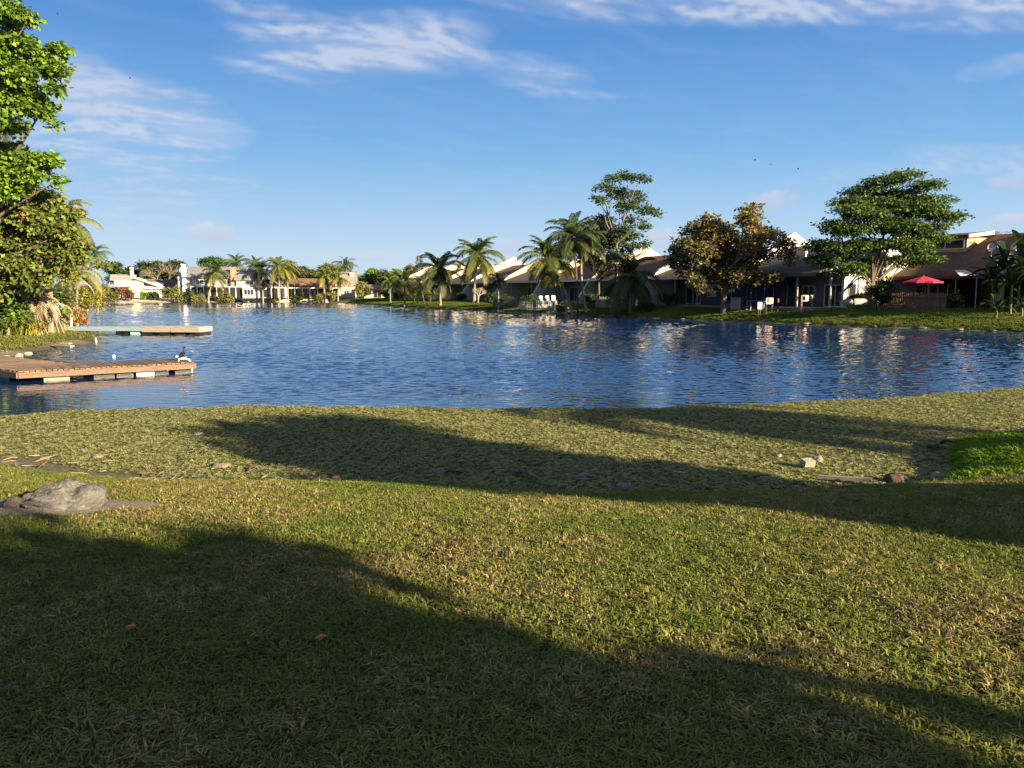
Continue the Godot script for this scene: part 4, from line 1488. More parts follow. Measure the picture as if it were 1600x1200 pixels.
	for s in [-0.3, 0.3]:
		b = MB.new()
		b.span(Vector3(s - 0.035, -0.3, -0.05), Vector3(s + 0.035, 1.2, -0.018), Color(0.09, 0.08, 0.07))
		put("post", b.done(), M["plank"], h)
	p = at(1215, 72.5, 1.0)
	h = thing("marker_post", "short dark post with a red top right of the red notice board", "post", Vector3(p.x, gh(p.x, 72.5), p.z))
	b = MB.new()
	b.tube([Vector3(0, -0.1, 0), Vector3(0, 0.95, 0)], [0.06, 0.05], 6, Color(0.06, 0.05, 0.05))
	put("shaft", b.done(), M["plank"], h)
	b = MB.new()
	b.tube([Vector3(0, 0.95, 0), Vector3(0, 1.3, 0)], [0.11, 0.08], 8, Color(0.32, 0.06, 0.05))
	put("top", b.done(), M["painted"], h)
	p = at(1265, 70.5, 0.9)
	h = thing("wooden_sign_frame", "open wooden frame of two posts and rails holding a white board", "sign", Vector3(p.x, gh(p.x, 70.5), p.z), 0.0)
	for s in [[-0.86, 0.3], [0.75, -1.5]]:
		b = MB.new()
		b.span(Vector3(s[0] - 0.06, -0.2 - 0.06 * s[1], s[1] - 0.06), Vector3(s[0] + 0.06, 1.5, s[1] + 0.06), Color(0.42, 0.30, 0.20))
		put("post", b.done(), M["plank"], h)
	for y in [1.0, 1.46]:
		b = MB.new()
		b.bar(Vector3(-0.8, y, 0.33), Vector3(0.72, y, -1.42), 0.05, 0.1, Color(0.45, 0.33, 0.23))
		put("rail", b.done(), M["plank"], h)
	b = MB.new()
	b.box(Vector3(-0.12, 1.24, -0.37), Vector3(0.92, 0.44, 0.03), Color(0.86, 0.84, 0.82), Basis(Vector3.UP, 0.83))
	put("white_board", b.done(), M["painted"], h)
	# air conditioner and bins in the shade
	p = at(1151, 78.0, 1.2)
	h = thing("storage_cabinet", "pale grey outdoor cabinet standing behind the autumn tree trunk", "cabinet", Vector3(p.x, gh(p.x, 78.0), p.z), -0.6)
	b = MB.new()
	b.span(Vector3(-0.5, 0, -0.35), Vector3(0.5, 1.15, 0.35), Color(0.34, 0.32, 0.32))
	put("body", b.done(), M["plastic"], h)
	b = MB.new()
	b.span(Vector3(-0.54, 1.153, -0.39), Vector3(0.54, 1.24, 0.39), Color(0.26, 0.25, 0.25))
	put("lid", b.done(), M["plastic"], h)
	for s in [-0.245, 0.245]:
		b = MB.new()
		b.span(Vector3(s - 0.22, 0.05, 0.352), Vector3(s + 0.22, 1.1, 0.37), Color(0.38, 0.36, 0.36))
		put("door", b.done(), M["plastic"], h)
	p = at(1292, 77.0, 1.2)
	h = thing("rubbish_bin", "round grey bin in the shade left of the picket fence", "bin", Vector3(p.x, gh(p.x, 77.0), p.z))
	b = MB.new()
	b.tube([Vector3(0, 0, 0), Vector3(0, 0.85, 0)], [0.24, 0.3], 14, Color(0.36, 0.36, 0.38))
	put("body", b.done(), M["plastic"], h)
	b = MB.new()
	b.tube([Vector3(0, 0.853, 0), Vector3(0, 0.9, 0), Vector3(0, 0.98, 0)], [0.32, 0.32, 0.16], 14, Color(0.30, 0.30, 0.32))
	put("lid", b.done(), M["plastic"], h)
	# round yellow lantern and white chime in the tree
	p = at(1387, 72.5, hy(433, 72.5))
	h = thing("hanging_lantern", "yellow paper ball hanging over the dark shrub by the fence", "lantern", p)
	var rg2 := []
	for i in 9:
		var f := PI * i / 8
		var ring := []
		for k in 14:
			ring.append(Vector3(cos(TAU * k / 14) * sin(f) * 0.19, cos(f) * 0.19, sin(TAU * k / 14) * sin(f) * 0.19))
		rg2.append(ring)
	b = MB.new()
	b.skin(rg2, Color(0.62, 0.62, 0.10))
	put("ball", b.done(), M["cloth"], h)
	b = MB.new()
	b.tube([Vector3(0, 0.18, 0), Vector3(0, 1.4, 0)], [0.012, 0.012], 4, Color(0.3, 0.3, 0.25))
	put("cord", b.done(), M["cloth"], h)
	b = MB.new()
	b.tube([Vector3(-0.03, -0.2, 0), Vector3(-0.03, -0.62, 0)], [0.07, 0.1], 8, Color(0.74, 0.74, 0.74))
	put("tassel", b.done(), M["cloth"], h)
	# patio table with a blue cloth
	p = at(1428, 69.8, 1.3)
	h = thing("patio_table", "round patio table under a blue cloth below the crimson umbrella", "table", Vector3(p.x, 1.25, p.z))
	b = MB.new()
	b.tube([Vector3(0, 0.45, 0), Vector3(0, 0.78, 0), Vector3(0, 0.8, 0)], [0.72, 0.66, 0.6], 16, Color(0.16, 0.2, 0.34))
	put("cloth", b.done(), M["cloth"], h)
	b = MB.new()
	b.tube([Vector3(0, -0.05, 0), Vector3(0, 0.45, 0)], [0.3, 0.06], 10, Color(0.2, 0.2, 0.2))
	put("foot", b.done(), M["painted"], h)
	# fences farther along the row
	a = at(770, 113.0, 1.2)
	c = at(811, 108.0, 1.2)
	picket_fence("weathered dark board fence behind the short palm", Vector3(a.x, gh(a.x, 113.0), a.z), Vector3(c.x, gh(c.x, 108.0), c.z), 1.5, 0.24, 0.2, Color(0.16, 0.13, 0.11), 0.02, "fence", "", false)
	a = at(811, 106.0, 1.2)
	c = at(868, 99.0, 1.2)
	picket_fence("white picket fence left of the leaning coconut palms", Vector3(a.x, gh(a.x, 106.0), a.z), Vector3(c.x, gh(c.x, 99.0), c.z), 1.3, 0.36, 0.15, Color(0.40, 0.39, 0.38))
	a = at(930, 96.0, 1.2)
	c = at(962, 92.0, 1.2)
	picket_fence("short pale picket fence right of the coconut palms", Vector3(a.x, gh(a.x, 96.0), a.z), Vector3(c.x, gh(c.x, 92.0), c.z), 1.3, 0.26, 0.15, Color(0.46, 0.42, 0.36))
	# white garden chairs behind the white fence
	for q in [[846, 104.0, "left white garden chair behind the white picket fence"], [856, 103.0, "middle white garden chair behind the white picket fence"], [866, 102.0, "right white garden chair behind the white picket fence"]]:
		p = at(q[0], q[1], 1.2)
		h = thing("garden_chair", q[2], "chair", Vector3(p.x, gh(p.x, q[1]) + 0.5, p.z), 0.4, "white garden chairs")
		b = MB.new()
		b.box(Vector3(0, 0.42, 0), Vector3(0.55, 0.06, 0.5), Color(0.3, 0.3, 0.3))
		put("seat", b.done(), M["plastic"], h)
		b = MB.new()
		b.box(Vector3(0, 0.78, -0.24), Vector3(0.52, 0.7, 0.05), Color(0.3, 0.3, 0.3), Basis(Vector3.RIGHT, -0.15))
		put("backrest", b.done(), M["plastic"], h)
		for s in [[-1, -1], [1, -1], [-1, 1], [1, 1]]:
			b = MB.new()
			b.bar(Vector3(s[0] * 0.23, 0.4, s[1] * 0.2), Vector3(s[0] * 0.27, -0.5, s[1] * 0.24), 0.04, 0.04, Color(0.7, 0.7, 0.7))
			put("leg", b.done(), M["plastic"], h)


# ---------------------------------------------------------------- leafy trees
func ball(r: RandomNumberGenerator) -> Vector3:
	var z := r.randf_range(-1.0, 1.0)
	var a := r.randf() * TAU
	var q := sqrt(1.0 - z * z)
	return Vector3(q * cos(a), z, q * sin(a))

# o: blobs [[centre, radii]...], clusters, leaves, spread, leaf (length), wide (share of length), cols, droop, flat, hollow
func crown_mesh(r: RandomNumberGenerator, o: Dictionary) -> ArrayMesh:
	var lb := LB.new()
	var sum := 0.0
	var acc := []
	for b in o.blobs:
		sum += pow(b[1].x * b[1].y * b[1].z, 0.75)
		acc.append(sum)
	var cols: Array = o.cols
	var spread: float = o.get("spread", 0.5)
	var leaf: float = o.get("leaf", 0.25)
	var wide: float = o.get("wide", 0.28)
	var droop: float = o.get("droop", 0.25)
	var flat: float = o.get("flat", 0.6)
	var hollow: float = o.get("hollow", 0.4)
	for k in o.clusters:
		var u := r.randf() * sum
		var i := 0
		while acc[i] < u:
			i += 1
		var b: Array = o.blobs[i]
		var dirn := ball(r)
		if dirn.y < -0.3 and r.randf() < 0.6:
			dirn.y = -dirn.y
		var q: Vector3 = b[0] + dirn * b[1] * pow(r.randf(), hollow)
		var cc: Color = cols[r.randi() % cols.size()]
		if b.size() > 2 and r.randf() < 0.75:
			cc = b[2][r.randi() % b[2].size()]
		for l in o.leaves:
			var p := q + ball(r) * Vector3(spread, spread * flat, spread) * pow(r.randf(), 0.45)
			var al := (ball(r) * Vector3(1, 0.45, 1) + dirn * 0.35 - Vector3(0, droop, 0)).normalized()
			var nn := (Vector3.UP * 0.8 + ball(r) * 0.9 + dirn * 0.3).normalized()
			var sd := al.cross(nn)
			if sd.length() < 0.1:
				continue
			var s := leaf * r.randf_range(0.6, 1.3)
			var g := r.randf_range(0.72, 1.22)
			lb.leaf(p, al * s, sd.normalized() * s * wide, Color(cc.r * g * r.randf_range(0.9, 1.1), cc.g * g, cc.b * g))
	return lb.done()

func limbs(b: MB, r: RandomNumberGenerator, base: Vector3, fork: Vector3, ends: Array, r0: float, col: Color, twigs := 3, bend := 0.25, base_flare := 1.35):
	var mid := base.lerp(fork, 0.5) + Vector3(r.randf_range(-1, 1), 0, r.randf_range(-1, 1)) * r0 * 0.6
	b.tube([base - Vector3(0, 0.15, 0), base + Vector3(0, 0.25 * r0 / 0.2, 0), mid, fork], [r0 * base_flare, r0, r0 * 0.85, r0 * 0.75], 8, col, false)
	for e in ends:
		var l: float = fork.distance_to(e)
		var m := fork.lerp(e, 0.45) + Vector3(r.randf_range(-1, 1), r.randf_range(0.1, 0.9), r.randf_range(-1, 1)) * l * bend * 0.4
		var rr := r0 * clampf(0.28 + l * 0.03, 0.25, 0.5)
		b.tube([fork - (fork - base).normalized() * r0 * 0.4, m, e], [r0 * 0.5, rr, r0 * 0.09], 6, col, false)
		for t in twigs:
			var s := m.lerp(e, r.randf_range(0.0, 0.75))
			var q: Vector3 = s + (ball(r) * Vector3(1, 0.6, 1) + (e - fork).normalized() * 0.6 + Vector3.UP * 0.25) * minf(l * 0.26, 0.9)
			b.tube([s, s.lerp(q, 0.5) + ball(r) * l * 0.03, q], [rr * 0.4, rr * 0.28, r0 * 0.04], 4, col, false)

# a tree: trunk with limbs, and a crown of leaves
func tree(called: String, label: String, where: Vector3, seed_: int, o: Dictionary, group := "", category := "tree") -> Node3D:
	var r := RandomNumberGenerator.new()
	r.seed = seed_
	var h := thing(called, label, category, where, 0.0, group)
	var b := MB.new()
	var ends := []
	for q in o.blobs:
		ends.append(q[0] + Vector3(0, -q[1].y * 0.2, 0))
	var most: int = o.get("limbs", 9)
	while ends.size() > most:
		ends.remove_at(r.randi() % ends.size())
	if o.has("trunk"):
		limbs(b, r, Vector3.ZERO, o.get("fork", Vector3(0, o.trunk, 0)), ends, o.get("girth", 0.2), o.get("bark", Color(0.17, 0.13, 0.10)), o.get("twigs", 3), 0.25)
		put("trunk", b.done(), M["bark"], h)
	if o.get("clusters", 0) > 0:
		put("crown", crown_mesh(r, o), M[o.get("mat", "leaf")], h)
	return h

func cloud_blobs(r: RandomNumberGenerator, n: int, c: Vector3, rad: Vector3, size: float, flat := 0.7, low := -0.4) -> Array:
	var out := []
	for k in n:
		var d := ball(r)
		d.y = maxf(d.y, low)
		var p := c + d * rad * r.randf_range(0.45, 0.9)
		var s := size * r.randf_range(0.7, 1.3)
		out.append([p, Vector3(s, s * flat, s)])
	return out


# ---------------------------------------------------------------- palms
func frond_mesh(seed_: int, length: float, rise: float, sag: float, leaflet: float, col: Color, tip: Color, pairs := 26) -> ArrayMesh:
	# a feather leaf along +x: midrib with leaflets on both sides
	var r := RandomNumberGenerator.new()
	r.seed = seed_
	var lb := LB.new()
	var p := Vector3.ZERO
	var a := rise
	var n := pairs
	var step := length / n
	var pts := [p]
	var ang := [a]
	for k in n:
		a -= sag / n * (0.5 + 1.0 * k / n)
		p += Vector3(cos(a), sin(a), 0) * step
		pts.append(p)
		ang.append(a)
	for k in n:
		var w := 0.035 * (1.0 - 0.85 * k / n) * length / 4.0
		var up := Vector3(-sin(ang[k]), cos(ang[k]), 0)
		var c := Color(0.24, 0.22, 0.08).lerp(col, 0.4)
		lb.quad(pts[k] + Vector3(0, 0, w), pts[k + 1] + Vector3(0, 0, w), pts[k + 1] + up * w * 1.2, pts[k] + up * w * 1.2, c)
		lb.quad(pts[k] - Vector3(0, 0, w), pts[k + 1] - Vector3(0, 0, w), pts[k + 1] + up * w * 1.2, pts[k] + up * w * 1.2, c)
	for k in range(2, n + 1):
		var t := float(k) / n
		var l: float = leaflet * (0.45 + 0.75 * sin(PI * pow(t, 0.75) * 0.92)) * (1.0 if t < 0.9 else 0.75)
		for s in [-1.0, 1.0]:
			var f := Vector3(cos(ang[k]), sin(ang[k]), 0)
			var out := (Vector3(0, 0, s) * lerpf(1.0, 0.45, t) + f * lerpf(0.35, 1.0, t) + Vector3(0, 0.12, 0)).normalized()
			var q: Vector3 = pts[k] + out * l * 0.55 - Vector3(0, l * 0.10, 0) * r.randf_range(0.5, 1.5)
			var e: Vector3 = pts[k] + out * l * 0.85 - Vector3(0, l * r.randf_range(0.35, 0.62), 0)
			var w := f * step * 0.5
			var g := r.randf_range(0.8, 1.2)
			var c := col.lerp(tip, t * t) * g
			lb.quad(pts[k] - w * 0.7, q - w, q + w, pts[k] + w * 0.7, c)
			lb.tri(q - w, e, q + w, c * 0.97)
	return lb.done()

func fronds_of(kind: String) -> Array:
	# several shapes of frond, from upright young ones to old hanging ones
	if frond_sets.has(kind):
		return frond_sets[kind]
	var g: Array = {
		"coconut": [Color(0.065, 0.10, 0.026), Color(0.09, 0.115, 0.03), Color(0.17, 0.145, 0.045)],
		"dark": [Color(0.036, 0.062, 0.024), Color(0.046, 0.07, 0.026), Color(0.075, 0.075, 0.03)],
		"yellow": [Color(0.10, 0.135, 0.028), Color(0.16, 0.165, 0.038), Color(0.24, 0.19, 0.06)],
		"royal": [Color(0.06, 0.105, 0.04), Color(0.08, 0.12, 0.045), Color(0.10, 0.12, 0.05)],
		"bright": [Color(0.09, 0.125, 0.03), Color(0.14, 0.15, 0.045), Color(0.22, 0.17, 0.07)]}[kind]
	var out := []
	for k in 3:
		out.append(frond_mesh(50 + k, 4.0, 1.35 - 0.1 * k, 1.25 + 0.2 * k, 0.85, g[0], g[0]))
	for k in 3:
		out.append(frond_mesh(60 + k, 4.0, 0.75 - 0.22 * k, 1.45 + 0.15 * k, 0.95, g[0].lerp(g[1], 0.5), g[1]))
	for k in 3:
		out.append(frond_mesh(70 + k, 3.9, 0.0 - 0.38 * k, 1.2 - 0.2 * k, 0.95, g[1], g[2]))
	frond_sets[kind] = out
	return out

func palm(label: String, where: Vector3, top: Vector3, reach: float, n: int, kind: String, seed_: int, o := {}) -> Node3D:
	# top: the crown's heart, relative to the foot
	var r := RandomNumberGenerator.new()
	r.seed = seed_
	var h := thing(o.get("called", "coconut_palm"), label, "palm tree", where, 0.0, o.get("group", ""))
	var r0: float = o.get("girth", 0.17)
	var b := MB.new()
	var pts := []
	var rad := []
	var m := 14
	var bow: Vector3 = o.get("bow", Vector3(top.x, 0, top.z) * -0.25)
	for k in m + 1:
		var t := float(k) / m
		pts.append(top * Vector3(t, 1, t) * Vector3(1, t, 1) + bow * sin(PI * t) + Vector3(0, -0.15 if k == 0 else 0.0, 0))
		rad.append(r0 * (1.55 if k == 0 else (1.08 if k % 2 == 0 else 0.98)) * (1.0 - 0.35 * t))
	b.tube(pts, rad, 8, o.get("bark", Color(0.36, 0.30, 0.23)), true, o.get("bark2", Color(0.30, 0.25, 0.18)))
	if n > 0:
		b.tube([top - Vector3(0, 0.1, 0), top + Vector3(0, reach * 0.09, 0), top + Vector3(0, reach * 0.16, 0)], [r0 * 0.9, r0 * 1.0, r0 * 0.3], 7, Color(0.20, 0.19, 0.07))
	put("trunk", b.done(), M["bark"], h)
	if o.get("shaft", 0.0) > 0.0:
		b = MB.new()
		b.tube([top + Vector3(0, -0.1, 0), top + Vector3(0, o.shaft * 0.4, 0), top + Vector3(0, o.shaft, 0)], [r0 * 0.85, r0 * 0.9, r0 * 0.4], 8, Color(0.14, 0.21, 0.06))
		put("crown_shaft", b.done(), M["bark"], h)
		top += Vector3(0, o.shaft, 0)
	var set_ := fronds_of(kind)
	var a := r.randf() * TAU
	var hang: float = o.get("hang", 0.35)
	n = int(n * 1.35)
	for k in n:
		a += 2.39996 + r.randf_range(-0.3, 0.3)
		var t := float(k) / n
		var lvl := 0
		if t > 1.0 - hang:
			lvl = 2
		elif t > 0.28:
			lvl = 1
		var f := put("frond", set_[lvl * 3 + r.randi() % 3], M["leaf"], h)
		var s := reach / 4.0 * r.randf_range(0.95, 1.2) * (0.85 if lvl == 0 else 1.0)
		var bs := Basis(Vector3.UP, a) * Basis(Vector3.BACK, r.randf_range(-0.14, 0.14)) * Basis(Vector3.RIGHT, r.randf_range(-0.5, 0.5))
		f.transform = Transform3D(bs.scaled(Vector3(s, s, s)), top + Vector3(0, reach * (0.10 - 0.10 * t), 0))
	for k in o.get("nuts", 0):
		b = MB.new()
		var ca := r.randf() * TAU
		var q := top + Vector3(cos(ca) * r0 * 1.7, -0.12 - r.randf() * 0.3, sin(ca) * r0 * 1.7)
		var rings := []
		for i in 5:
			var f := PI * i / 4
			var ring := []
			for j in 7:
				ring.append(q + Vector3(cos(TAU * j / 7) * sin(f) * 0.13, cos(f) * 0.17, sin(TAU * j / 7) * sin(f) * 0.13))
			rings.append(ring)
		b.skin(rings, Color(0.25, 0.22, 0.07))
		put("coconut", b.done(), M["bark"], h)
	return h

func build_palms():
	# across the lake, from left to right
	var p := foot(632, 142.0)
	palm("green arching palm at the left end of the near row of palms", p, Vector3(0.1, hy(441, 142) - p.y, 0), 3.6, 20, "coconut", 1, {"girth": 0.17, "hang": 0.4})
	p = foot(610, 158.0)
	palm("small pale trunked palm left of the arching palm", p, Vector3(-0.1, hy(441, 158) - p.y, 0), 2.2, 14, "coconut", 2, {"girth": 0.14, "called": "palm"})
	p = foot(662, 138.0)
	palm("short leaning palm just left of the dark shaggy palm", p, Vector3(-0.4, hy(452, 138) - p.y, 0), 2.4, 16, "coconut", 3, {"girth": 0.14, "hang": 0.3})
	p = foot(688, 128.0)
	palm("dark shaggy palm with hanging fronds in the middle of the far bank", p, Vector3(-0.15, hy(422, 128) - p.y, 0), 4.3, 26, "dark", 4, {"girth": 0.2, "hang": 0.5})
	p = foot(741, 126.0)
	palm("tallest coconut palm left of centre with thick pale trunk", p, Vector3(0.5, hy(401, 126) - p.y, 0), 4.3, 30, "coconut", 5, {"girth": 0.26, "hang": 0.48, "nuts": 7, "bark": Color(0.42, 0.37, 0.29)})
	p = foot(779, 110.0)
	palm("short dark palm with thin pale trunk by the waterside board fence", p, Vector3(-0.05, hy(437, 110) - p.y, 0), 1.6, 16, "dark", 6, {"girth": 0.11, "hang": 0.45, "called": "palm", "bark": Color(0.36, 0.34, 0.31)})
	p = foot(896, 92.0)
	palm("coconut palm leaning left over the water with yellowing low fronds", p, Vector3(-3.0, hy(405, 92) - p.y, 0.5), 3.4, 28, "coconut", 7, {"girth": 0.17, "hang": 0.45, "bow": Vector3(0.35, 0, 0), "nuts": 4, "bark": Color(0.40, 0.36, 0.31)})
	p = foot(887, 93.0)
	palm("thin leaning coconut palm behind the yellowing one", p, Vector3(-1.7, hy(418, 93) - p.y, -0.6), 3.0, 14, "yellow", 8, {"girth": 0.13, "hang": 0.55, "bow": Vector3(0.2, 0, 0), "bark": Color(0.38, 0.33, 0.28)})
	p = foot(903, 91.0)
	palm("tall dark upright coconut palm behind the leaning ones", p, Vector3(-0.7, hy(372, 91) - p.y, -0.4), 3.7, 28, "dark", 9, {"girth": 0.15, "hang": 0.28, "bark": Color(0.12, 0.10, 0.08), "bark2": Color(0.10, 0.085, 0.07)})
	p = foot(917, 92.5)
	palm("pale trunked coconut palm right of the dark upright one", p, Vector3(-0.55, hy(380, 92.5) - p.y, -0.8), 3.2, 22, "dark", 10, {"girth": 0.17, "hang": 0.3, "bow": Vector3(-0.35, 0, 0), "bark": Color(0.40, 0.37, 0.32)})
	p = foot(985, 86.0)
	palm("low dark spreading palm with fronds reaching the lawn", p, Vector3(-0.2, hy(432, 86) - p.y, 0), 3.9, 28, "dark", 11, {"girth": 0.2, "hang": 0.55})
	# far shore
	var far := [
		[325, 196.0, 427, 5.4, 22, "coconut", "leaning coconut palm in front of the white two storey house", 2.0, 0.24],
		[411, 202.0, 420, 4.6, 20, "dark", "dark green coconut palm above the grey gabled house", -0.2, 0.2],
		[437, 200.0, 418, 5.4, 22, "yellow", "sunlit coconut palm right of the grey gabled house", 0.0, 0.22],
		[450, 202.0, 424, 4.8, 20, "yellow", "yellow green coconut palm nearest the brown roofed veranda", 0.1, 0.2],
		[507, 203.0, 432, 4.6, 20, "yellow", "sunlit palm in front of the veranda with two pale trunks near", -0.2, 0.2],
		[528, 204.0, 436, 4.4, 18, "yellow", "yellow green palm in front of the plain gable", 0.2, 0.2]]
	for q in far:
		p = foot(q[0], q[1])
		palm(q[6], p, Vector3(q[7], hy(q[2], q[1]) - p.y, 0), q[3] * 0.76, q[4], q[5], 20 + int(q[0]), {"girth": q[8], "hang": 0.45, "bark": Color(0.42, 0.36, 0.28), "group": "palms on the far shore"})
	var royal := [[372, 222.0, 411, 3.8, "left royal palm standing above the brick chimney"], [401, 228.0, 415, 3.6, "royal palm half hidden above the grey gable"], [540, 224.0, 416, 3.8, "right royal palm standing above the plain gable"], [152, 150.0, 398, 3.2, "royal palm rising over the yellow green shrub on the left"]]
	for q in royal:
		p = foot(q[0], q[1])
		palm(q[4], p, Vector3(0, hy(q[2], q[1]) - p.y - 1.2, 0), q[3], 16, "royal", 40 + int(q[0]), {"girth": 0.26, "hang": 0.25, "shaft": 1.2, "called": "royal_palm", "group": "royal palms on the far shore", "bark": Color(0.45, 0.42, 0.38)})


# ---------------------------------------------------------------- big leaved plants
func big_leaf(seed_: int, length: float, wide: float, rise: float, sag: float, col: Color) -> ArrayMesh:
	var r := RandomNumberGenerator.new()
	r.seed = seed_
	var lb := LB.new()
	var n := 12
	var p := Vector3.ZERO
	var a := rise
	var prev := []
	for k in n + 1:
		var t := float(k) / n
		var w: float = wide * (0.06 if t < 0.22 else pow(sin(PI * clampf((t - 0.2) / 0.82, 0.0, 1.0)), 0.6))
		var dn := Vector3(-sin(a), cos(a), 0)
		var cur := [p + Vector3(0, 0, w) + dn * w * 0.3, p, p + Vector3(0, 0, -w) + dn * w * 0.3]
		if k > 0:
			var c := col * r.randf_range(0.85, 1.15)
			for s in 2:
				# torn edges: a gap now and then
				if t > 0.4 and r.randf() < 0.18:
					lb.tri(prev[1], cur[1], prev[0 if s == 0 else 2], c)
				else:
					lb.quad(prev[s], cur[s], cur[s + 1], prev[s + 1], c)
		prev = cur
		p += Vector3(cos(a), sin(a), 0) * length / n
		a -= sag / n * (0.4 + 1.2 * t)
	return lb.done()

func leafy_plant(called: String, label: String, where: Vector3, height: float, n: int, length: float, wide: float, col: Color, seed_: int, group := "", stem_col := Color(0.2, 0.2, 0.09), category := "plant"):
	var r := RandomNumberGenerator.new()
	r.seed = seed_
	var h := thing(called, label, category, where, r.randf() * TAU, group)
	var b := MB.new()
	b.tube([Vector3(0, -0.1, 0), Vector3(0.03, height * 0.6, 0), Vector3(0, height, 0)], [0.11, 0.09, 0.05], 7, stem_col)
	put("stem", b.done(), M["bark"], h)
	var shapes := []
	for k in 4:
		shapes.append(big_leaf(seed_ * 7 + k, length, wide, [1.45, 1.1, 0.8, 0.5][k], [0.9, 1.4, 1.8, 2.0][k], col * [1.1, 1.0, 0.95, 0.9][k]))
	var a := r.randf() * TAU
	for k in n:
		a += 2.4 + r.randf_range(-0.4, 0.4)
		var s := r.randf_range(0.8, 1.15)
		var f := put("leaf", shapes[(k * 4) / n], M["leaf"], h)
		f.transform = Transform3D(Basis(Vector3.UP, a).scaled(Vector3(s, s, s)), Vector3(0, height * r.randf_range(0.85, 1.0), 0))
	return h

func shrub(label: String, where: Vector3, rad: Vector3, clusters: int, leaves: int, leaf: float, cols: Array, seed_: int, o := {}):
	var r := RandomNumberGenerator.new()
	r.seed = seed_
	var bl := cloud_blobs(r, o.get("n", 7), Vector3(0, rad.y * 0.95, 0), rad * Vector3(0.75, 0.6, 0.75), minf(rad.x, rad.y) * 0.45, 0.9, -0.8)
	var d := {"blobs": bl, "clusters": clusters, "leaves": leaves, "leaf": leaf, "spread": o.get("spread", minf(rad.x, rad.y) * 0.35), "cols": cols, "wide": o.get("wide", 0.28), "flat": 0.9, "droop": o.get("droop", 0.1), "hollow": 0.5,
		"trunk": rad.y * 0.3, "girth": o.get("girth", 0.06), "limbs": 6, "twigs": 1, "bark": Color(0.24, 0.19, 0.14), "mat": o.get("mat", "leaf")}
	return tree(o.get("called", "shrub"), label, where, seed_, d, o.get("group", ""), "shrub")

const GREENS := [Color(0.05, 0.085, 0.02), Color(0.065, 0.10, 0.025), Color(0.04, 0.07, 0.02)]
const BRIGHT := [Color(0.13, 0.22, 0.025), Color(0.17, 0.26, 0.03), Color(0.10, 0.18, 0.025)]
const OLIVE := [Color(0.13, 0.13, 0.04), Color(0.10, 0.115, 0.035), Color(0.16, 0.14, 0.05)]
const AUTUMN := [Color(0.22, 0.16, 0.05), Color(0.20, 0.16, 0.052), Color(0.17, 0.155, 0.052), Color(0.24, 0.16, 0.05)]
const DULL := [Color(0.10, 0.10, 0.042), Color(0.14, 0.12, 0.044), Color(0.095, 0.10, 0.04)]

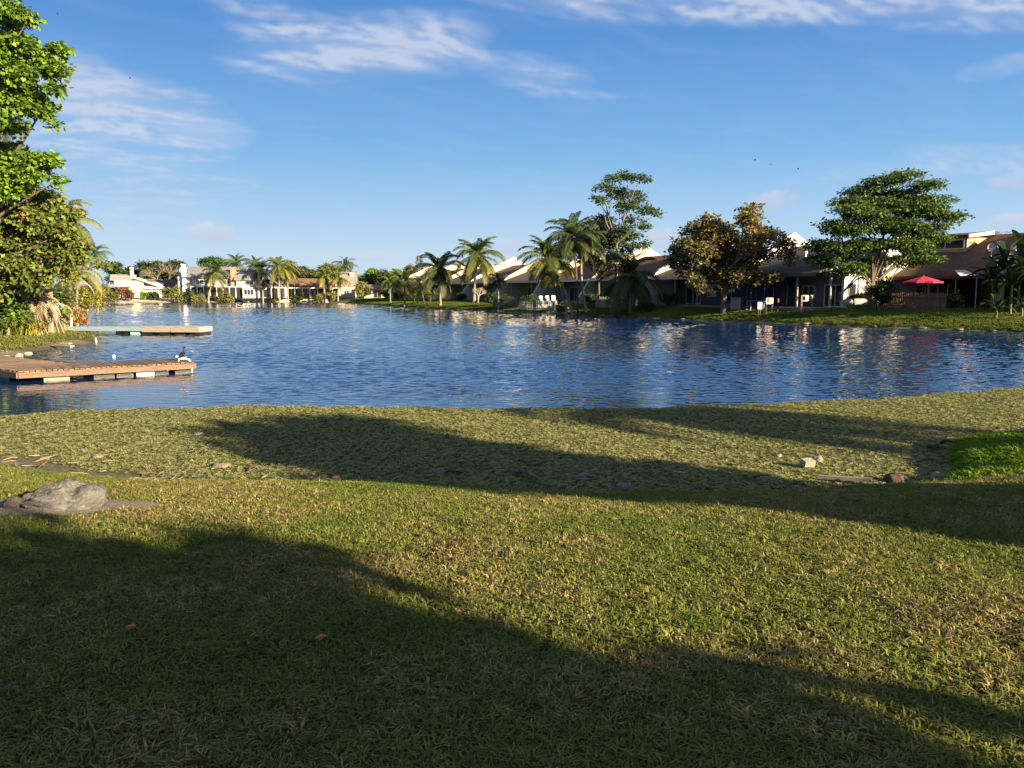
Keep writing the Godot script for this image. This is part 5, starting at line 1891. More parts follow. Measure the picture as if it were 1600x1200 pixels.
func build_right_trees():
	var r := RandomNumberGenerator.new()
	r.seed = 300
	# autumn coloured tree
	var p := foot(1131, 76.0)
	var k := 76.0 / FOC
	var bl := []
	for q in [[-62, 75, 20, 0], [-70, 52, 18, 0], [-40, 98, 22, 0], [-45, 62, 22, 0], [-18, 112, 20, 1], [0, 96, 24, 1], [-15, 75, 24, 1], [22, 110, 17, 1], [32, 128, 15, 1], [38, 108, 13, 0], [30, 80, 22, 1], [60, 90, 17, 1], [76, 75, 15, 1], [58, 62, 18, 1], [48, 48, 14, 0], [-30, 38, 18, 0], [-58, 34, 13, 0], [10, 50, 18, 0], [25, 36, 14, 0], [68, 98, 12, 1], [-15, 22, 16, 0], [40, 26, 16, 0], [-45, 18, 14, 0], [60, 30, 12, 0], [10, 30, 18, 0], [-70, 66, 14, 0], [-5, 60, 24, 1], [12, 75, 24, 1], [45, 78, 18, 1], [20, 60, 20, 1], [-25, 92, 20, 1], [80, 60, 14, 1]]:
		bl.append([Vector3(q[0] * k, q[1] * k + 1.7, r.randf_range(-2.6, 2.6)), Vector3(q[2], q[2] * 0.8, q[2]) * k, AUTUMN if q[3] == 1 else DULL])
	tree("autumn_tree", "round bronze and rust coloured tree on the far lawn", p, 301, {"blobs": bl, "clusters": 1500, "leaves": 15, "leaf": 0.36, "spread": 0.66, "cols": DULL + AUTUMN, "wide": 0.3, "trunk": 2.3, "fork": Vector3(0.1, 2.3, 0), "girth": 0.3, "limbs": 13, "twigs": 3, "bark": Color(0.20, 0.16, 0.14)})
	# broad layered tree at the right: flat tiers of foliage on spreading limbs
	p = foot(1364, 70.5)
	k = 70.5 / FOC
	bl = []
	for q in [[50, 178, 22], [20, 170, 24], [75, 160, 22], [-8, 155, 26], [45, 148, 30], [92, 138, 24], [-40, 138, 24], [10, 132, 34], [60, 122, 34], [-60, 120, 24], [-25, 112, 34], [105, 112, 24], [122, 104, 14], [-85, 100, 20], [-55, 92, 30], [20, 98, 36], [80, 92, 30], [-90, 72, 22], [-60, 66, 28], [108, 82, 20], [-20, 72, 32], [45, 70, 30], [-75, 48, 22], [90, 64, 22], [68, 48, 22], [-45, 36, 20], [-88, 52, 14], [105, 52, 16], [0, 46, 20], [-65, 28, 14]]:
		bl.append([Vector3((q[0] * 0.9 - 2.0) * k, q[1] * k + 1.55, r.randf_range(-3.4, 3.4) * (1.0 - absf(q[0]) / 170.0)), Vector3(q[2] * 1.15, q[2] * 0.36, q[2] * 1.15) * k])
	tree("spreading_tree", "broad layered green tree with flat tiers behind the picket fence", p, 302, {"blobs": bl, "clusters": 2500, "leaves": 16, "leaf": 0.31, "spread": 0.75, "flat": 0.37, "cols": [Color(0.055, 0.10, 0.02), Color(0.075, 0.13, 0.022), Color(0.045, 0.085, 0.02), Color(0.10, 0.16, 0.03)], "wide": 0.24, "droop": 0.35, "trunk": 2.0, "fork": Vector3(-0.2, 2.2, 0), "girth": 0.19, "limbs": 9, "twigs": 5, "bark": Color(0.20, 0.155, 0.11)})
	p = foot(1378, 71.5)
	tree("spreading_tree", "second slimmer trunk beside the broad layered tree", p, 303, {"blobs": [[Vector3(0.8, 4.2, 0.3), Vector3(1.5, 0.5, 1.5)], [Vector3(2.2, 4.6, -0.3), Vector3(1.3, 0.45, 1.3)], [Vector3(1.4, 5.6, 0.4), Vector3(1.3, 0.4, 1.2)]], "clusters": 60, "leaves": 16, "leaf": 0.3, "spread": 0.55, "flat": 0.3, "cols": [Color(0.055, 0.10, 0.02), Color(0.08, 0.13, 0.022)], "wide": 0.24, "trunk": 1.9, "fork": Vector3(0.3, 2.0, 0), "girth": 0.13, "twigs": 4, "bark": Color(0.28, 0.22, 0.16)})
	# tall airy tree with thin foliage
	p = foot(962, 94.0)
	k = 94.0 / FOC
	bl = []
	for q in [[-8, 180, 14], [12, 186, 16], [32, 178, 15], [-20, 165, 15], [5, 162, 18], [30, 155, 18], [-25, 145, 14], [15, 138, 18], [42, 135, 16], [55, 125, 12], [-15, 120, 16], [28, 118, 16], [48, 110, 10], [8, 100, 16], [-10, 92, 14], [30, 95, 13], [36, 80, 10], [-30, 152, 8], [20, 76, 12]]:
		bl.append([Vector3(q[0] * k, q[1] * k + 1.2, r.randf_range(-2.2, 2.2)), Vector3(q[2], q[2] * 0.6, q[2]) * k])
	tree("airy_tree", "tallest thin leaved tree rising behind the coconut palms", p, 304, {"blobs": bl, "clusters": 560, "leaves": 12, "leaf": 0.38, "spread": 0.6, "flat": 0.5, "cols": [Color(0.06, 0.10, 0.035), Color(0.08, 0.12, 0.04), Color(0.05, 0.08, 0.03)], "wide": 0.24, "hollow": 0.5, "trunk": 7.0, "fork": Vector3(0, 7.5, 0), "girth": 0.17, "limbs": 13, "twigs": 4, "bark": Color(0.26, 0.23, 0.19)})
	p = foot(935, 97.0)
	k = 97.0 / FOC
	bl = []
	for q in [[-25, 100, 16], [-8, 112, 18], [12, 105, 18], [-30, 78, 18], [0, 82, 22], [22, 80, 18], [-15, 60, 18], [18, 58, 18], [35, 62, 14], [40, 90, 14], [5, 42, 14]]:
		bl.append([Vector3(q[0] * k, q[1] * k + 1.0, r.randf_range(-2.0, 2.0)), Vector3(q[2], q[2] * 0.7, q[2]) * k])
	tree("shade_tree", "dense olive tree between the coconut palms and the airy tree", p, 305, {"blobs": bl, "clusters": 800, "leaves": 14, "leaf": 0.3, "spread": 0.6, "cols": [Color(0.085, 0.085, 0.03), Color(0.06, 0.075, 0.026), Color(0.10, 0.09, 0.035)], "trunk": 3.4, "girth": 0.16, "limbs": 9, "bark": Color(0.2, 0.17, 0.14)})
	# bare frangipani with pale forked branches
	p = foot(747, 119.0)
	var h := thing("frangipani", "bare pale frangipani with forking branches beside the tallest palm", "tree", p)
	var b := MB.new()
	fork(b, r, Vector3(0, -0.1, 0), Vector3(0, 1, 0), 0.95, 0.13, 6, Color(0.50, 0.45, 0.40))
	put("branches", b.done(), M["bark"], h)
	# dark narrow shrub in front of the fence
	p = foot(1374, 68.0)
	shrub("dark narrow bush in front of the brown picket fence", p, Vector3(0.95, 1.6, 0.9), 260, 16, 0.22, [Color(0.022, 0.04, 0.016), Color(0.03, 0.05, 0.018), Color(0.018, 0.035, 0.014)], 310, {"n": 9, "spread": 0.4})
	p = foot(1491, 68.0)
	shrub("speckled yellow and dark croton bush at the fence's right end", p, Vector3(1.05, 0.85, 0.8), 150, 14, 0.2, [Color(0.30, 0.24, 0.10), Color(0.05, 0.06, 0.02), Color(0.06, 0.04, 0.02), Color(0.04, 0.05, 0.02)], 311, {"n": 6, "spread": 0.35})
	p = foot(1505, 72.0)
	shrub("dull green bush behind the croton under the awning's edge", p, Vector3(1.3, 1.5, 1.0), 220, 14, 0.24, [Color(0.05, 0.075, 0.022), Color(0.04, 0.06, 0.02)], 312)
	for q in [[1565, 60.0, 3.4, 12, 2.6, "tall dark banana plant, left of the two tallest at the right edge", 320], [1590, 62.0, 3.7, 12, 2.8, "tallest dark banana plant at the right edge of the view", 321], [1548, 63.0, 2.4, 11, 2.2, "shorter dark banana plant in front of the white awning", 322], [1578, 58.5, 2.2, 11, 2.0, "low bushy banana plant in front of the two tall ones", 325], [1602, 60.0, 2.8, 11, 2.4, "banana plant half cut off by the right edge of the view", 326]]:
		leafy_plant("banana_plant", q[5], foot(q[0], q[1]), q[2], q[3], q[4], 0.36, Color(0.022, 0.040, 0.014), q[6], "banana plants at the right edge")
	for q in [[1556, 57.0, "low dark leafy plant at the water's edge below the banana plants", 323], [1596, 57.0, "low drooping plant at the lower right of the far bank", 324]]:
		leafy_plant("broad_leaf_plant", q[2], foot(q[0], q[1]), 0.7, 9, 1.5, 0.2, Color(0.03, 0.045, 0.016), q[3], "low plants at the far bank")
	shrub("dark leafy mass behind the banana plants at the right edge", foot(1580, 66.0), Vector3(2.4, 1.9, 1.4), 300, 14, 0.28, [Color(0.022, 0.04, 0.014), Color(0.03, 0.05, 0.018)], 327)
	for q in [[1258, 79.0, 0.9, 1.0, "small dark bush beside the grey porch's right corner", 330, 0], [1400, 72.0, 0.8, 0.9, "low bush behind the front fence under the yellow lantern", 331, 0], [1412, 74.0, 0.6, 0.8, "small reddish bush behind the brown picket fence", 332, 1], [1045, 88.0, 1.6, 1.0, "dark hedge bush under the white fascia of the porch", 333, 0], [1010, 84.0, 1.1, 0.7, "low dark bush right of the spreading palm", 334, 0], [880, 96.0, 1.0, 0.9, "variegated pale bush at the feet of the coconut palms", 335, 2], [925, 97.0, 1.3, 0.9, "leafy green bush between palm trunks and the pale fence", 336, 0],
		[790, 112.0, 1.6, 1.0, "dark hedge behind the weathered board fence", 337, 0], [825, 108.0, 1.5, 1.1, "dark bush behind the white picket fence", 338, 0], [720, 136.0, 1.6, 0.8, "dark bush at the porch left of the frangipani", 339, 0], [672, 140.0, 1.6, 1.6, "leafy dark bush left of the dark shaggy palm", 340, 0], [648, 150.0, 2.0, 1.5, "dark green bush at the left end of the townhouses", 341, 0], [768, 116.0, 1.3, 1.1, "dark rounded bush right of the frangipani", 342, 0], [842, 92.0, 0.5, 0.5, "sparse young shrub at the water by the white fence", 343, 2]]:
		shrub(q[4], foot(q[0], q[1]), Vector3(q[2], q[3], q[2] * 0.8), 100, 13, 0.25, [GREENS, [Color(0.20, 0.10, 0.06), Color(0.1, 0.08, 0.03)], [Color(0.25, 0.24, 0.13), Color(0.07, 0.09, 0.03)]][q[6]], q[5], {"group": "bushes along the townhouses"})
	# tree tops behind the townhouses
	for q in [[1262, 112.0, 383, 3.0, "green tree top behind the dark grey roof", 350], [1022, 128.0, 392, 3.4, "thin dry tree top behind the roofs right of the airy tree", 351], [718, 178.0, 412, 2.6, "yellow green tree top behind the cream walls", 352], [782, 170.0, 412, 2.2, "small green tree top behind the short dark palm", 353]]:
		p = foot(q[0], q[1])
		var top := hy(q[2], q[1]) - p.y
		tree("garden_tree", q[4], p, q[5], {"blobs": cloud_blobs(r, 8, Vector3(0, top - q[3] * 0.7, 0), Vector3(q[3], q[3] * 0.6, q[3]), q[3] * 0.42), "clusters": 260, "leaves": 13, "leaf": 0.36, "spread": 0.8, "cols": OLIVE if q[5] == 351 else BRIGHT, "trunk": top * 0.45, "girth": 0.2}, "tree tops behind the townhouses")
	# slim conifer standing behind the roofs
	p = foot(656, 182.0)
	h = thing("norfolk_pine", "thin tiered conifer standing behind the far townhouses", "tree", p)
	var top := hy(397, 182) - p.y
	b = MB.new()
	b.tube([Vector3(0, -0.1, 0), Vector3(0, top, 0)], [0.16, 0.03], 6, Color(0.3, 0.27, 0.23))
	put("trunk", b.done(), M["bark"], h)
	var lb := LB.new()
	for i in 15:
		var y := top * (0.42 + 0.57 * i / 15.0)
		for j in 7:
			var a := TAU * j / 7 + i
			var l := (1.0 - i / 16.0) * 1.7 * (0.5 if i < 5 else 1.0) + 0.2
			var d := Vector3(cos(a), -0.12, sin(a))
			for s in 6:
				lb.leaf(Vector3(0, y, 0) + d * l * s / 6.0, (d + ball(r) * 0.5).normalized() * 0.5, ball(r) * 0.12, Color(0.035, 0.065, 0.03) * r.randf_range(0.8, 1.2))
	put("crown", lb.done(), M["leaf"], h)

func fork(b: MB, r: RandomNumberGenerator, p: Vector3, d: Vector3, l: float, w: float, depth: int, col: Color):
	var q := p + d * l
	b.tube([p, p.lerp(q, 0.5) + ball(r) * l * 0.06, q], [w, w * 0.85, w * 0.72], 5, col, depth == 0)
	if depth == 0:
		return
	for k in (3 if depth > 3 or r.randf() < 0.35 else 2):
		var nd := (d + ball(r) * Vector3(0.95, 0.35, 0.95) + Vector3(0, 0.04, 0)).normalized()
		fork(b, r, q, nd, l * r.randf_range(0.66, 0.84), w * 0.66, depth - 1, col)


# ---------------------------------------------------------------- trees on the far shore and the left bank
func build_far_trees():
	var r := RandomNumberGenerator.new()
	r.seed = 410
	# px, distance, top row, half width in picture pixels, palette, label
	var dark := [Color(0.045, 0.075, 0.025), Color(0.06, 0.09, 0.03), Color(0.035, 0.06, 0.022)]
	var list := [
		[185, 240.0, 412, 20, dark, "dark round tree behind the cream house, far left"],
		[205, 246.0, 414, 16, dark, "dark tree right of the far left round tree"],
		[236, 244.0, 404, 18, dark, "tall dark tree left of the bare brown tree"],
		[253, 250.0, 399, 12, dark, "highest dark tree top behind the bare brown tree"],
		[272, 244.0, 405, 14, dark, "dark tree between the bare tree and the white chimney"],
		[288, 246.0, 406, 12, dark, "dark feathery tree just left of the white chimney"],
		[328, 240.0, 400, 30, [Color(0.055, 0.12, 0.025), Color(0.07, 0.14, 0.03), Color(0.04, 0.09, 0.02)], "large rounded bright green tree behind the white two storey house"],
		[462, 236.0, 406, 20, [Color(0.10, 0.10, 0.045), Color(0.12, 0.10, 0.05), Color(0.07, 0.08, 0.03)], "brownish tree behind the sunlit palms"],
		[480, 240.0, 411, 15, dark, "dark tree behind the brown veranda roof"],
		[509, 238.0, 410, 20, [Color(0.17, 0.17, 0.07), Color(0.13, 0.14, 0.05)], "pale olive tree above the veranda palms"],
		[556, 238.0, 425, 15, BRIGHT, "small green tree right of the plain gable"],
		[584, 232.0, 422, 18, BRIGHT, "green tree with flat top behind the low flat house"],
		[602, 226.0, 423, 17, GREENS, "darker green tree right of the low flat house"],
		[622, 214.0, 421, 16, BRIGHT, "green tree left of the thin conifer"],
		[640, 200.0, 413, 13, [Color(0.17, 0.14, 0.08), Color(0.15, 0.13, 0.07)], "brown thin tree beside the thin conifer"],
		[575, 240.0, 428, 20, GREENS, "low green tree behind the flat topped tree"]]
	var n := 0
	for q in list:
		var p := foot(q[0], q[1])
		var top := hy(q[2], q[1]) - p.y
		var w: float = size_at(q[3], q[1])
		n += 1
		tree("far_tree", q[5], p, 420 + n, {"blobs": cloud_blobs(r, 10, Vector3(0, top * 0.62, 0), Vector3(w, top * 0.36, w), w * 0.42, 0.75), "clusters": 420, "leaves": 12, "leaf": 0.62, "spread": 1.0, "cols": q[4], "trunk": top * 0.3, "girth": 0.3, "limbs": 8, "twigs": 2}, "trees beyond the far shore houses")
	# bare brown tree
	var p := foot(255, 222.0)
	var h := thing("bare_tree", "leafless brown tree spreading behind the dark hip roof", "tree", p)
	var b := MB.new()
	fork(b, r, Vector3(0, -0.2, 0), Vector3(0, 1, 0), 3.2, 0.24, 6, Color(0.34, 0.26, 0.20))
	put("branches", b.done(), M["bark"], h)
	# shrubs along the far beach and houses: px, d, half width, top row, palette
	var pal := [GREENS, BRIGHT, OLIVE, [Color(0.20, 0.07, 0.05), Color(0.12, 0.06, 0.04), Color(0.06, 0.07, 0.03)], [Color(0.22, 0.21, 0.06), Color(0.12, 0.15, 0.04), Color(0.28, 0.24, 0.10)]]
	var sh := [
		[150, 182.0, 22, 431, 2, "tan leafless looking shrub over the garden shelter"], [172, 186.0, 18, 436, 2, "olive tree like shrub in front of the cream house"], [182, 190.0, 14, 447, 3, "red leaved shrub left of the right lantern post"], [198, 192.0, 11, 449, 3, "dark red shrub beside the cream house wall"], [148, 190.0, 9, 462, 0, "low clipped bush at the left end of the beach"],
		[228, 196.0, 10, 453, 1, "green bush under the white sloping roof"], [243, 196.0, 10, 455, 0, "dark green bush right of the white sloping roof"], [262, 196.0, 12, 446, 4, "spiky yellow green bush left of the white chimney"], [279, 195.0, 12, 444, 4, "tall spiky sunlit bush below the white chimney"], [296, 196.0, 12, 449, 0, "green bush below the white side wing"], [310, 195.0, 10, 452, 4, "yellow green bush at the leaning palm's foot"], [345, 196.0, 10, 447, 2, "olive bush in front of the screened porch"], [358, 196.0, 8, 450, 4, "sunlit bush right of the porch's middle"],
		[430, 203.0, 8, 455, 2, "low bush between the palms by the sea wall"], [466, 206.0, 8, 456, 0, "dark bush under the veranda's left end"], [496, 203.0, 9, 456, 4, "yellow bush on the lawn before the veranda"], [518, 203.0, 9, 455, 4, "yellow bush right of the veranda palm"], [559, 202.0, 14, 433, 4, "broad tall yellow green shrub right of the plain gable"], [573, 203.0, 8, 441, 2, "olive shrub joined to the broad yellow green one"],
		[606, 176.0, 9, 449, 0, "dark bush left of the arching palm"], [622, 170.0, 8, 452, 0, "dark shaded bush behind the arching palm"]]
	n = 0
	for q in sh:
		n += 1
		p = foot(q[0], q[1])
		var ht := hy(q[3], q[1]) - p.y
		shrub(q[5], p, Vector3(size_at(q[2], q[1]), ht * 0.5, size_at(q[2], q[1]) * 0.8), 130, 12, 0.42, pal[q[4]], 450 + n, {"group": "shrubs along the far shore"})

func build_left_bank():
	var r := RandomNumberGenerator.new()
	r.seed = 500
	# bright green tree leaning in from the left edge
	var d := 34.0
	var k := d / FOC
	var p := foot(-110, d)
	var bl := []
	for q in [[5, 20, 26], [40, 22, 20], [55, 30, 10], [15, 60, 26], [50, 80, 24], [85, 72, 16], [75, 100, 22], [100, 112, 12], [25, 110, 32], [55, 130, 24], [90, 140, 14], [15, 160, 30], [55, 165, 20], [80, 180, 10], [10, 195, 18], [82, 196, 5], [-20, 80, 40], [-40, 140, 40], [-60, 60, 40], [-100, 120, 50], [-100, 50, 50], [-50, 0, 40], [0, -30, 30], [5, 130, 30], [0, 195, 22], [-15, 170, 34], [20, 150, 26]]:
		bl.append([Vector3(lat(q[0], d, 9.0) - p.x, hy(q[1], d) - p.y, r.randf_range(-1.2, 1.2)), Vector3(q[2], q[2] * 0.62, q[2]) * k])
	tree("leafy_tree", "bright green broad leaved tree reaching in at the upper left", p, 501, {"blobs": bl, "clusters": 2600, "leaves": 15, "leaf": 0.22, "spread": 0.36, "flat": 0.55, "cols": BRIGHT + [Color(0.09, 0.16, 0.02)], "wide": 0.36, "trunk": 4.0, "fork": Vector3(0.6, 4.6, -1.6), "girth": 0.24, "limbs": 9, "twigs": 3})
	# creeper mass below it
	d = 36.0
	k = d / FOC
	p = foot(-60, d)
	bl = []
	for q in [[10, 235, 18], [40, 250, 20], [70, 258, 18], [88, 250, 10], [99, 258, 6], [60, 280, 20], [84, 280, 10], [30, 270, 20], [10, 260, 18], [-10, 240, 24], [0, 285, 24], [-15, 215, 16], [25, 300, 18]]:
		bl.append([Vector3(lat(q[0], d, 7.0) - p.x, hy(q[1], d) - p.y, r.randf_range(-0.7, 0.7)), Vector3(q[2], q[2] * 0.8, q[2]) * k])
	tree("leafy_tree", "lower bright green tree under the yellow palm stalk at left", p, 502, {"blobs": bl, "clusters": 700, "leaves": 15, "leaf": 0.2, "spread": 0.32, "cols": BRIGHT, "wide": 0.36, "trunk": 3.4, "fork": Vector3(0.7, 4.4, 0), "girth": 0.16, "limbs": 9})
	# darker tree with yellowing leaves
	d = 38.0
	k = d / FOC
	p = foot(-45, d)
	bl = []
	for q in [[15, 290, 24], [50, 300, 22], [80, 310, 18], [95, 330, 14], [20, 330, 28], [60, 345, 26], [95, 365, 20], [118, 385, 14], [25, 380, 30], [65, 390, 26], [100, 405, 20], [128, 402, 12], [40, 415, 20], [10, 420, 22], [75, 425, 14], [-30, 320, 40], [-50, 390, 40], [140, 412, 9], [-10, 300, 34], [0, 360, 36], [20, 440, 22], [50, 440, 16], [-10, 450, 26], [90, 430, 12]]:
		bl.append([Vector3(lat(q[0], d, 5.0) - p.x, hy(q[1], d) - p.y, r.randf_range(-1.4, 1.0)), Vector3(q[2], q[2] * 0.75, q[2]) * k])
	tree("olive_tree", "tangled olive and yellow leaved tree at the left edge", p, 503, {"blobs": bl, "clusters": 2000, "leaves": 14, "leaf": 0.24, "spread": 0.4, "cols": [Color(0.10, 0.125, 0.03), Color(0.15, 0.185, 0.035), Color(0.075, 0.10, 0.025), Color(0.11, 0.17, 0.025), Color(0.17, 0.19, 0.04), Color(0.12, 0.15, 0.03), Color(0.10, 0.15, 0.025), Color(0.22, 0.18, 0.05), Color(0.12, 0.13, 0.04)], "wide": 0.32, "droop": 0.5, "trunk": 2.0, "fork": Vector3(0.3, 2.4, 0), "girth": 0.2, "limbs": 14, "twigs": 4, "bark": Color(0.2, 0.165, 0.13)})
	# palms in the tangle
	p = foot(-40, 40.0)
	palm("coconut palm whose fronds show behind the bright green tree", p, Vector3(lat(0, 40.0, 11.0) - p.x, hy(112, 40.0) - p.y, 0.5), 3.6, 20, "coconut", 510, {"girth": 0.16, "hang": 0.4})
	p = foot(52, 42.0)
	palm("ragged yellow green palm leaning out over the water on the left", p, Vector3(lat(84, 41.0, 5.0) - p.x, hy(358, 42.0) - p.y, 0.9), 2.3, 22, "bright", 511, {"girth": 0.11, "hang": 0.25})
	p = foot(30, 45.0)
	palm("pale fronded palm behind the ragged one on the left", p, Vector3(lat(62, 45.0, 5.0) - p.x, hy(395, 45.0) - p.y, -0.3), 2.4, 14, "bright", 512, {"girth": 0.11, "hang": 0.4})
	p = foot(120, 62.0)
	palm("yellow feathery palm at the outer end of the left bank", p, Vector3(0.3, hy(425, 62.0) - p.y, 0), 2.2, 16, "yellow", 513, {"girth": 0.11, "hang": 0.45})
	p = foot(100, 50.0)
	shrub("yellow green bush at the outer end of the left bank", foot(138, 66.0), Vector3(1.7, 2.0, 1.4), 300, 14, 0.22, [Color(0.24, 0.26, 0.04), Color(0.18, 0.21, 0.035), Color(0.28, 0.22, 0.06)], 514)
	shrub("dark olive thicket behind the screw pine stems", foot(70, 50.0), Vector3(2.4, 1.9, 1.4), 420, 14, 0.24, OLIVE + GREENS, 515)
	shrub("deep shaded bush at the left edge behind the fern", foot(0, 39.5), Vector3(1.8, 1.7, 1.2), 380, 14, 0.24, [Color(0.05, 0.09, 0.02), Color(0.10, 0.17, 0.025)], 516)
	shrub("rust coloured thin bush beside the far walkway", foot(108, 56.0), Vector3(1.6, 1.1, 1.0), 170, 12, 0.2, [Color(0.30, 0.14, 0.05), Color(0.24, 0.13, 0.06), Color(0.18, 0.12, 0.05)], 517, {"mat": "dry"})
	shrub("reddish twiggy bush hanging over the water at the left", foot(122, 62.0), Vector3(1.3, 0.5, 0.8), 40, 12, 0.22, [Color(0.30, 0.12, 0.08), Color(0.22, 0.12, 0.07)], 518, {"mat": "dry"})
	# dead hanging fronds
	var dead := frond_mesh(90, 2.6, 0.6, 2.6, 0.55, Color(0.30, 0.24, 0.17), Color(0.24, 0.18, 0.12), 22)
	var h := thing("dead_fronds", "heap of dry grey brown palm fronds hanging in the left thicket", "dead fronds", foot(45, 41.5))
	for i in 22:
		var f := put("frond", dead, M["dry"], h)
		var s := r.randf_range(0.6, 1.0)
		f.transform = Transform3D((Basis(Vector3.UP, r.randf() * TAU) * Basis(Vector3.BACK, r.randf_range(-0.9, 0.1))).scaled(Vector3(s, s, s)), Vector3(r.randf_range(-1.0, 1.5), r.randf_range(1.5, 2.7), r.randf_range(-0.5, 0.7)))
	# screw pine stems with prop roots
	for q in [[54, 41.5, 2.6, "left screw pine stem with ringed trunk on the left bank"], [80, 43.0, 3.0, "right screw pine stem with splayed prop roots on the left bank"]]:
		p = foot(q[0], q[1])
		h = thing("screw_pine", q[3], "tree", p, 0.0, "screw pines on the left bank")
		var b := MB.new()
		b.tube([Vector3(0, -0.1, 0), Vector3(0.06, q[2] * 0.5, 0), Vector3(0.1, q[2], 0)], [0.16, 0.12, 0.1], 8, Color(0.42, 0.34, 0.22))
		put("trunk", b.done(), M["bark"], h)
		for i in 7:
			var a := TAU * i / 7 + 0.4
			b = MB.new()
			b.tube([Vector3(0.05, q[2] * r.randf_range(0.4, 0.62), 0), Vector3(cos(a) * 0.3, q[2] * 0.3, sin(a) * 0.3), Vector3(cos(a) * 0.62, -0.1, sin(a) * 0.62)], [0.035, 0.035, 0.03], 5, Color(0.46, 0.37, 0.24))
			put("prop_root", b.done(), M["bark"], h)
		for i in 3:
			b = MB.new()
			var e := Vector3(r.randf_range(-0.9, 1.0), q[2] + r.randf_range(0.5, 1.2), r.randf_range(-0.5, 0.5))
			b.tube([Vector3(0.1, q[2] - 0.1, 0), e * Vector3(0.5, 0.9, 0.5) + Vector3(0, 0.1, 0), e], [0.07, 0.06, 0.05], 6, Color(0.42, 0.34, 0.24))
			var br := put("branch", b.done(), M["bark"], h)
			var lb := LB.new()
			for j in 26:
				var v := (ball(r) + Vector3(0, 0.5, 0)).normalized()
				lb.leaf(e, v * r.randf_range(0.5, 0.9) - Vector3(0, 0.12, 0), v.cross(Vector3.UP).normalized() * 0.04, [Color(0.14, 0.16, 0.045), Color(0.26, 0.22, 0.10), Color(0.09, 0.12, 0.03)][r.randi() % 3])
			put("leaves", lb.done(), M["leaf"], br)
	# ferny grass clump and young green plants
	for q in [[18, 40.0, 1.2, 130, Color(0.16, 0.18, 0.035), "drooping yellow green fern clump at the left water's edge", 1.0], [40, 40.5, 0.9, 90, Color(0.22, 0.19, 0.04), "golden grass clump left of the ringed stem", 0.9]]:
		p = foot(q[0], q[1])
		h = thing("fern_clump", q[5], "fern", p)
		var lb := LB.new()
		for i in q[3]:
			var a := r.randf() * TAU
			var o := Vector3(cos(a), 0, sin(a))
			var c: Color = q[4] * r.randf_range(0.7, 1.3)
			var l: float = q[2] * r.randf_range(0.7, 1.2)
			var s := Vector3(-sin(a), 0, cos(a)) * 0.035
			var b0 := Vector3(r.randf_range(-0.6, 0.6), 0, r.randf_range(-0.4, 0.4))
			lb.quad(b0 - s, b0 + o * l * 0.35 + Vector3(0, l * 0.8, 0) - s, b0 + o * l * 0.35 + Vector3(0, l * 0.8, 0) + s, b0 + s, c)
			lb.quad(b0 + o * l * 0.35 + Vector3(0, l * 0.8, 0) - s, b0 + o * l * 0.85 + Vector3(0, l * 0.55, 0) - s * 0.5, b0 + o * l * 0.85 + Vector3(0, l * 0.55, 0) + s * 0.5, b0 + o * l * 0.35 + Vector3(0, l * 0.8, 0) + s, c * 0.95)
		put("leaves", lb.done(), M["leaf"], h)
	for q in [[66, 42.0, 1.5, "bright green leafy plant between the screw pine stems", 530], [100, 45.5, 0.9, "yellow striped leafy plant bending to the water by the walkway", 531], [12, 39.5, 1.5, "broad green leafed plant at the left edge of the bank", 532], [84, 43.5, 0.6, "small yellow green plant at the prop roots", 533]]:
		leafy_plant("broad_leaf_plant", q[3], foot(q[0], q[1]), q[2], 10, 0.9, 0.15, Color(0.16, 0.20, 0.035), q[4], "leafy plants on the left bank", Color(0.3, 0.26, 0.14))
	# teal drum caught on the bank
	p = foot(91, 47.0)
	h = thing("teal_drum", "teal plastic drum lying high on the left bank", "drum", p + Vector3(0, 1.35, 0), 0.4)
	var b2 := MB.new()
	b2.tube([Vector3(-0.35, 0, 0), Vector3(-0.3, 0, 0), Vector3(0.3, 0, 0), Vector3(0.35, 0, 0)], [0.22, 0.27, 0.27, 0.22], 14, Color(0.10, 0.42, 0.40))
	put("body", b2.done(), M["plastic"], h)
	b2 = MB.new()
	for s in [-0.15, 0.15]:
		b2.tube([Vector3(s - 0.02, 0, 0), Vector3(s + 0.02, 0, 0)], [0.285, 0.285], 14, Color(0.09, 0.38, 0.36))
	put("hoops", b2.done(), M["plastic"], h)
	b2 = MB.new()
	for s in [-0.25, 0.25]:
		b2.span(Vector3(s - 0.05, -1.5, -0.1), Vector3(s + 0.05, -0.25, 0.1), Color(0.2, 0.42, 0.42))
	put("stand", b2.done(), M["plank"], h)
	# pale stones and planks along the left waterline
	var spots := [[2, 553, 0.5], [14, 547, 0.55], [26, 543, 0.4], [38, 541, 0.45], [48, 538, 0.4], [57, 535, 0.55], [70, 537, 0.4], [76, 533, 0.3], [30, 556, 0.35], [44, 553, 0.3], [8, 560, 0.4], [95, 529, 0.35]]
	for i in spots.size():
		var q: Array = spots[i]
		p = on(q[0], q[1], 0.05)
		stone("shore_stone", "pale waterline stone on the left bank, " + ["at the very edge of the view", "second from the edge of the view", "below the yellow green fern clump", "right of the fern clump", "below the golden grass clump", "below the ringed screw pine stem", "between the two screw pine stems", "below the splayed prop roots", "low in the water behind the near dock", "in the water right of the low one", "in the water nearest the near dock's left end", "farthest right by the driftwood planks"][i], p, Vector3(q[2] * 0.6, q[2] * 0.36, q[2] * 0.42), 540 + i, Color(0.48, 0.43, 0.35), "pale stones at the left bank's waterline")
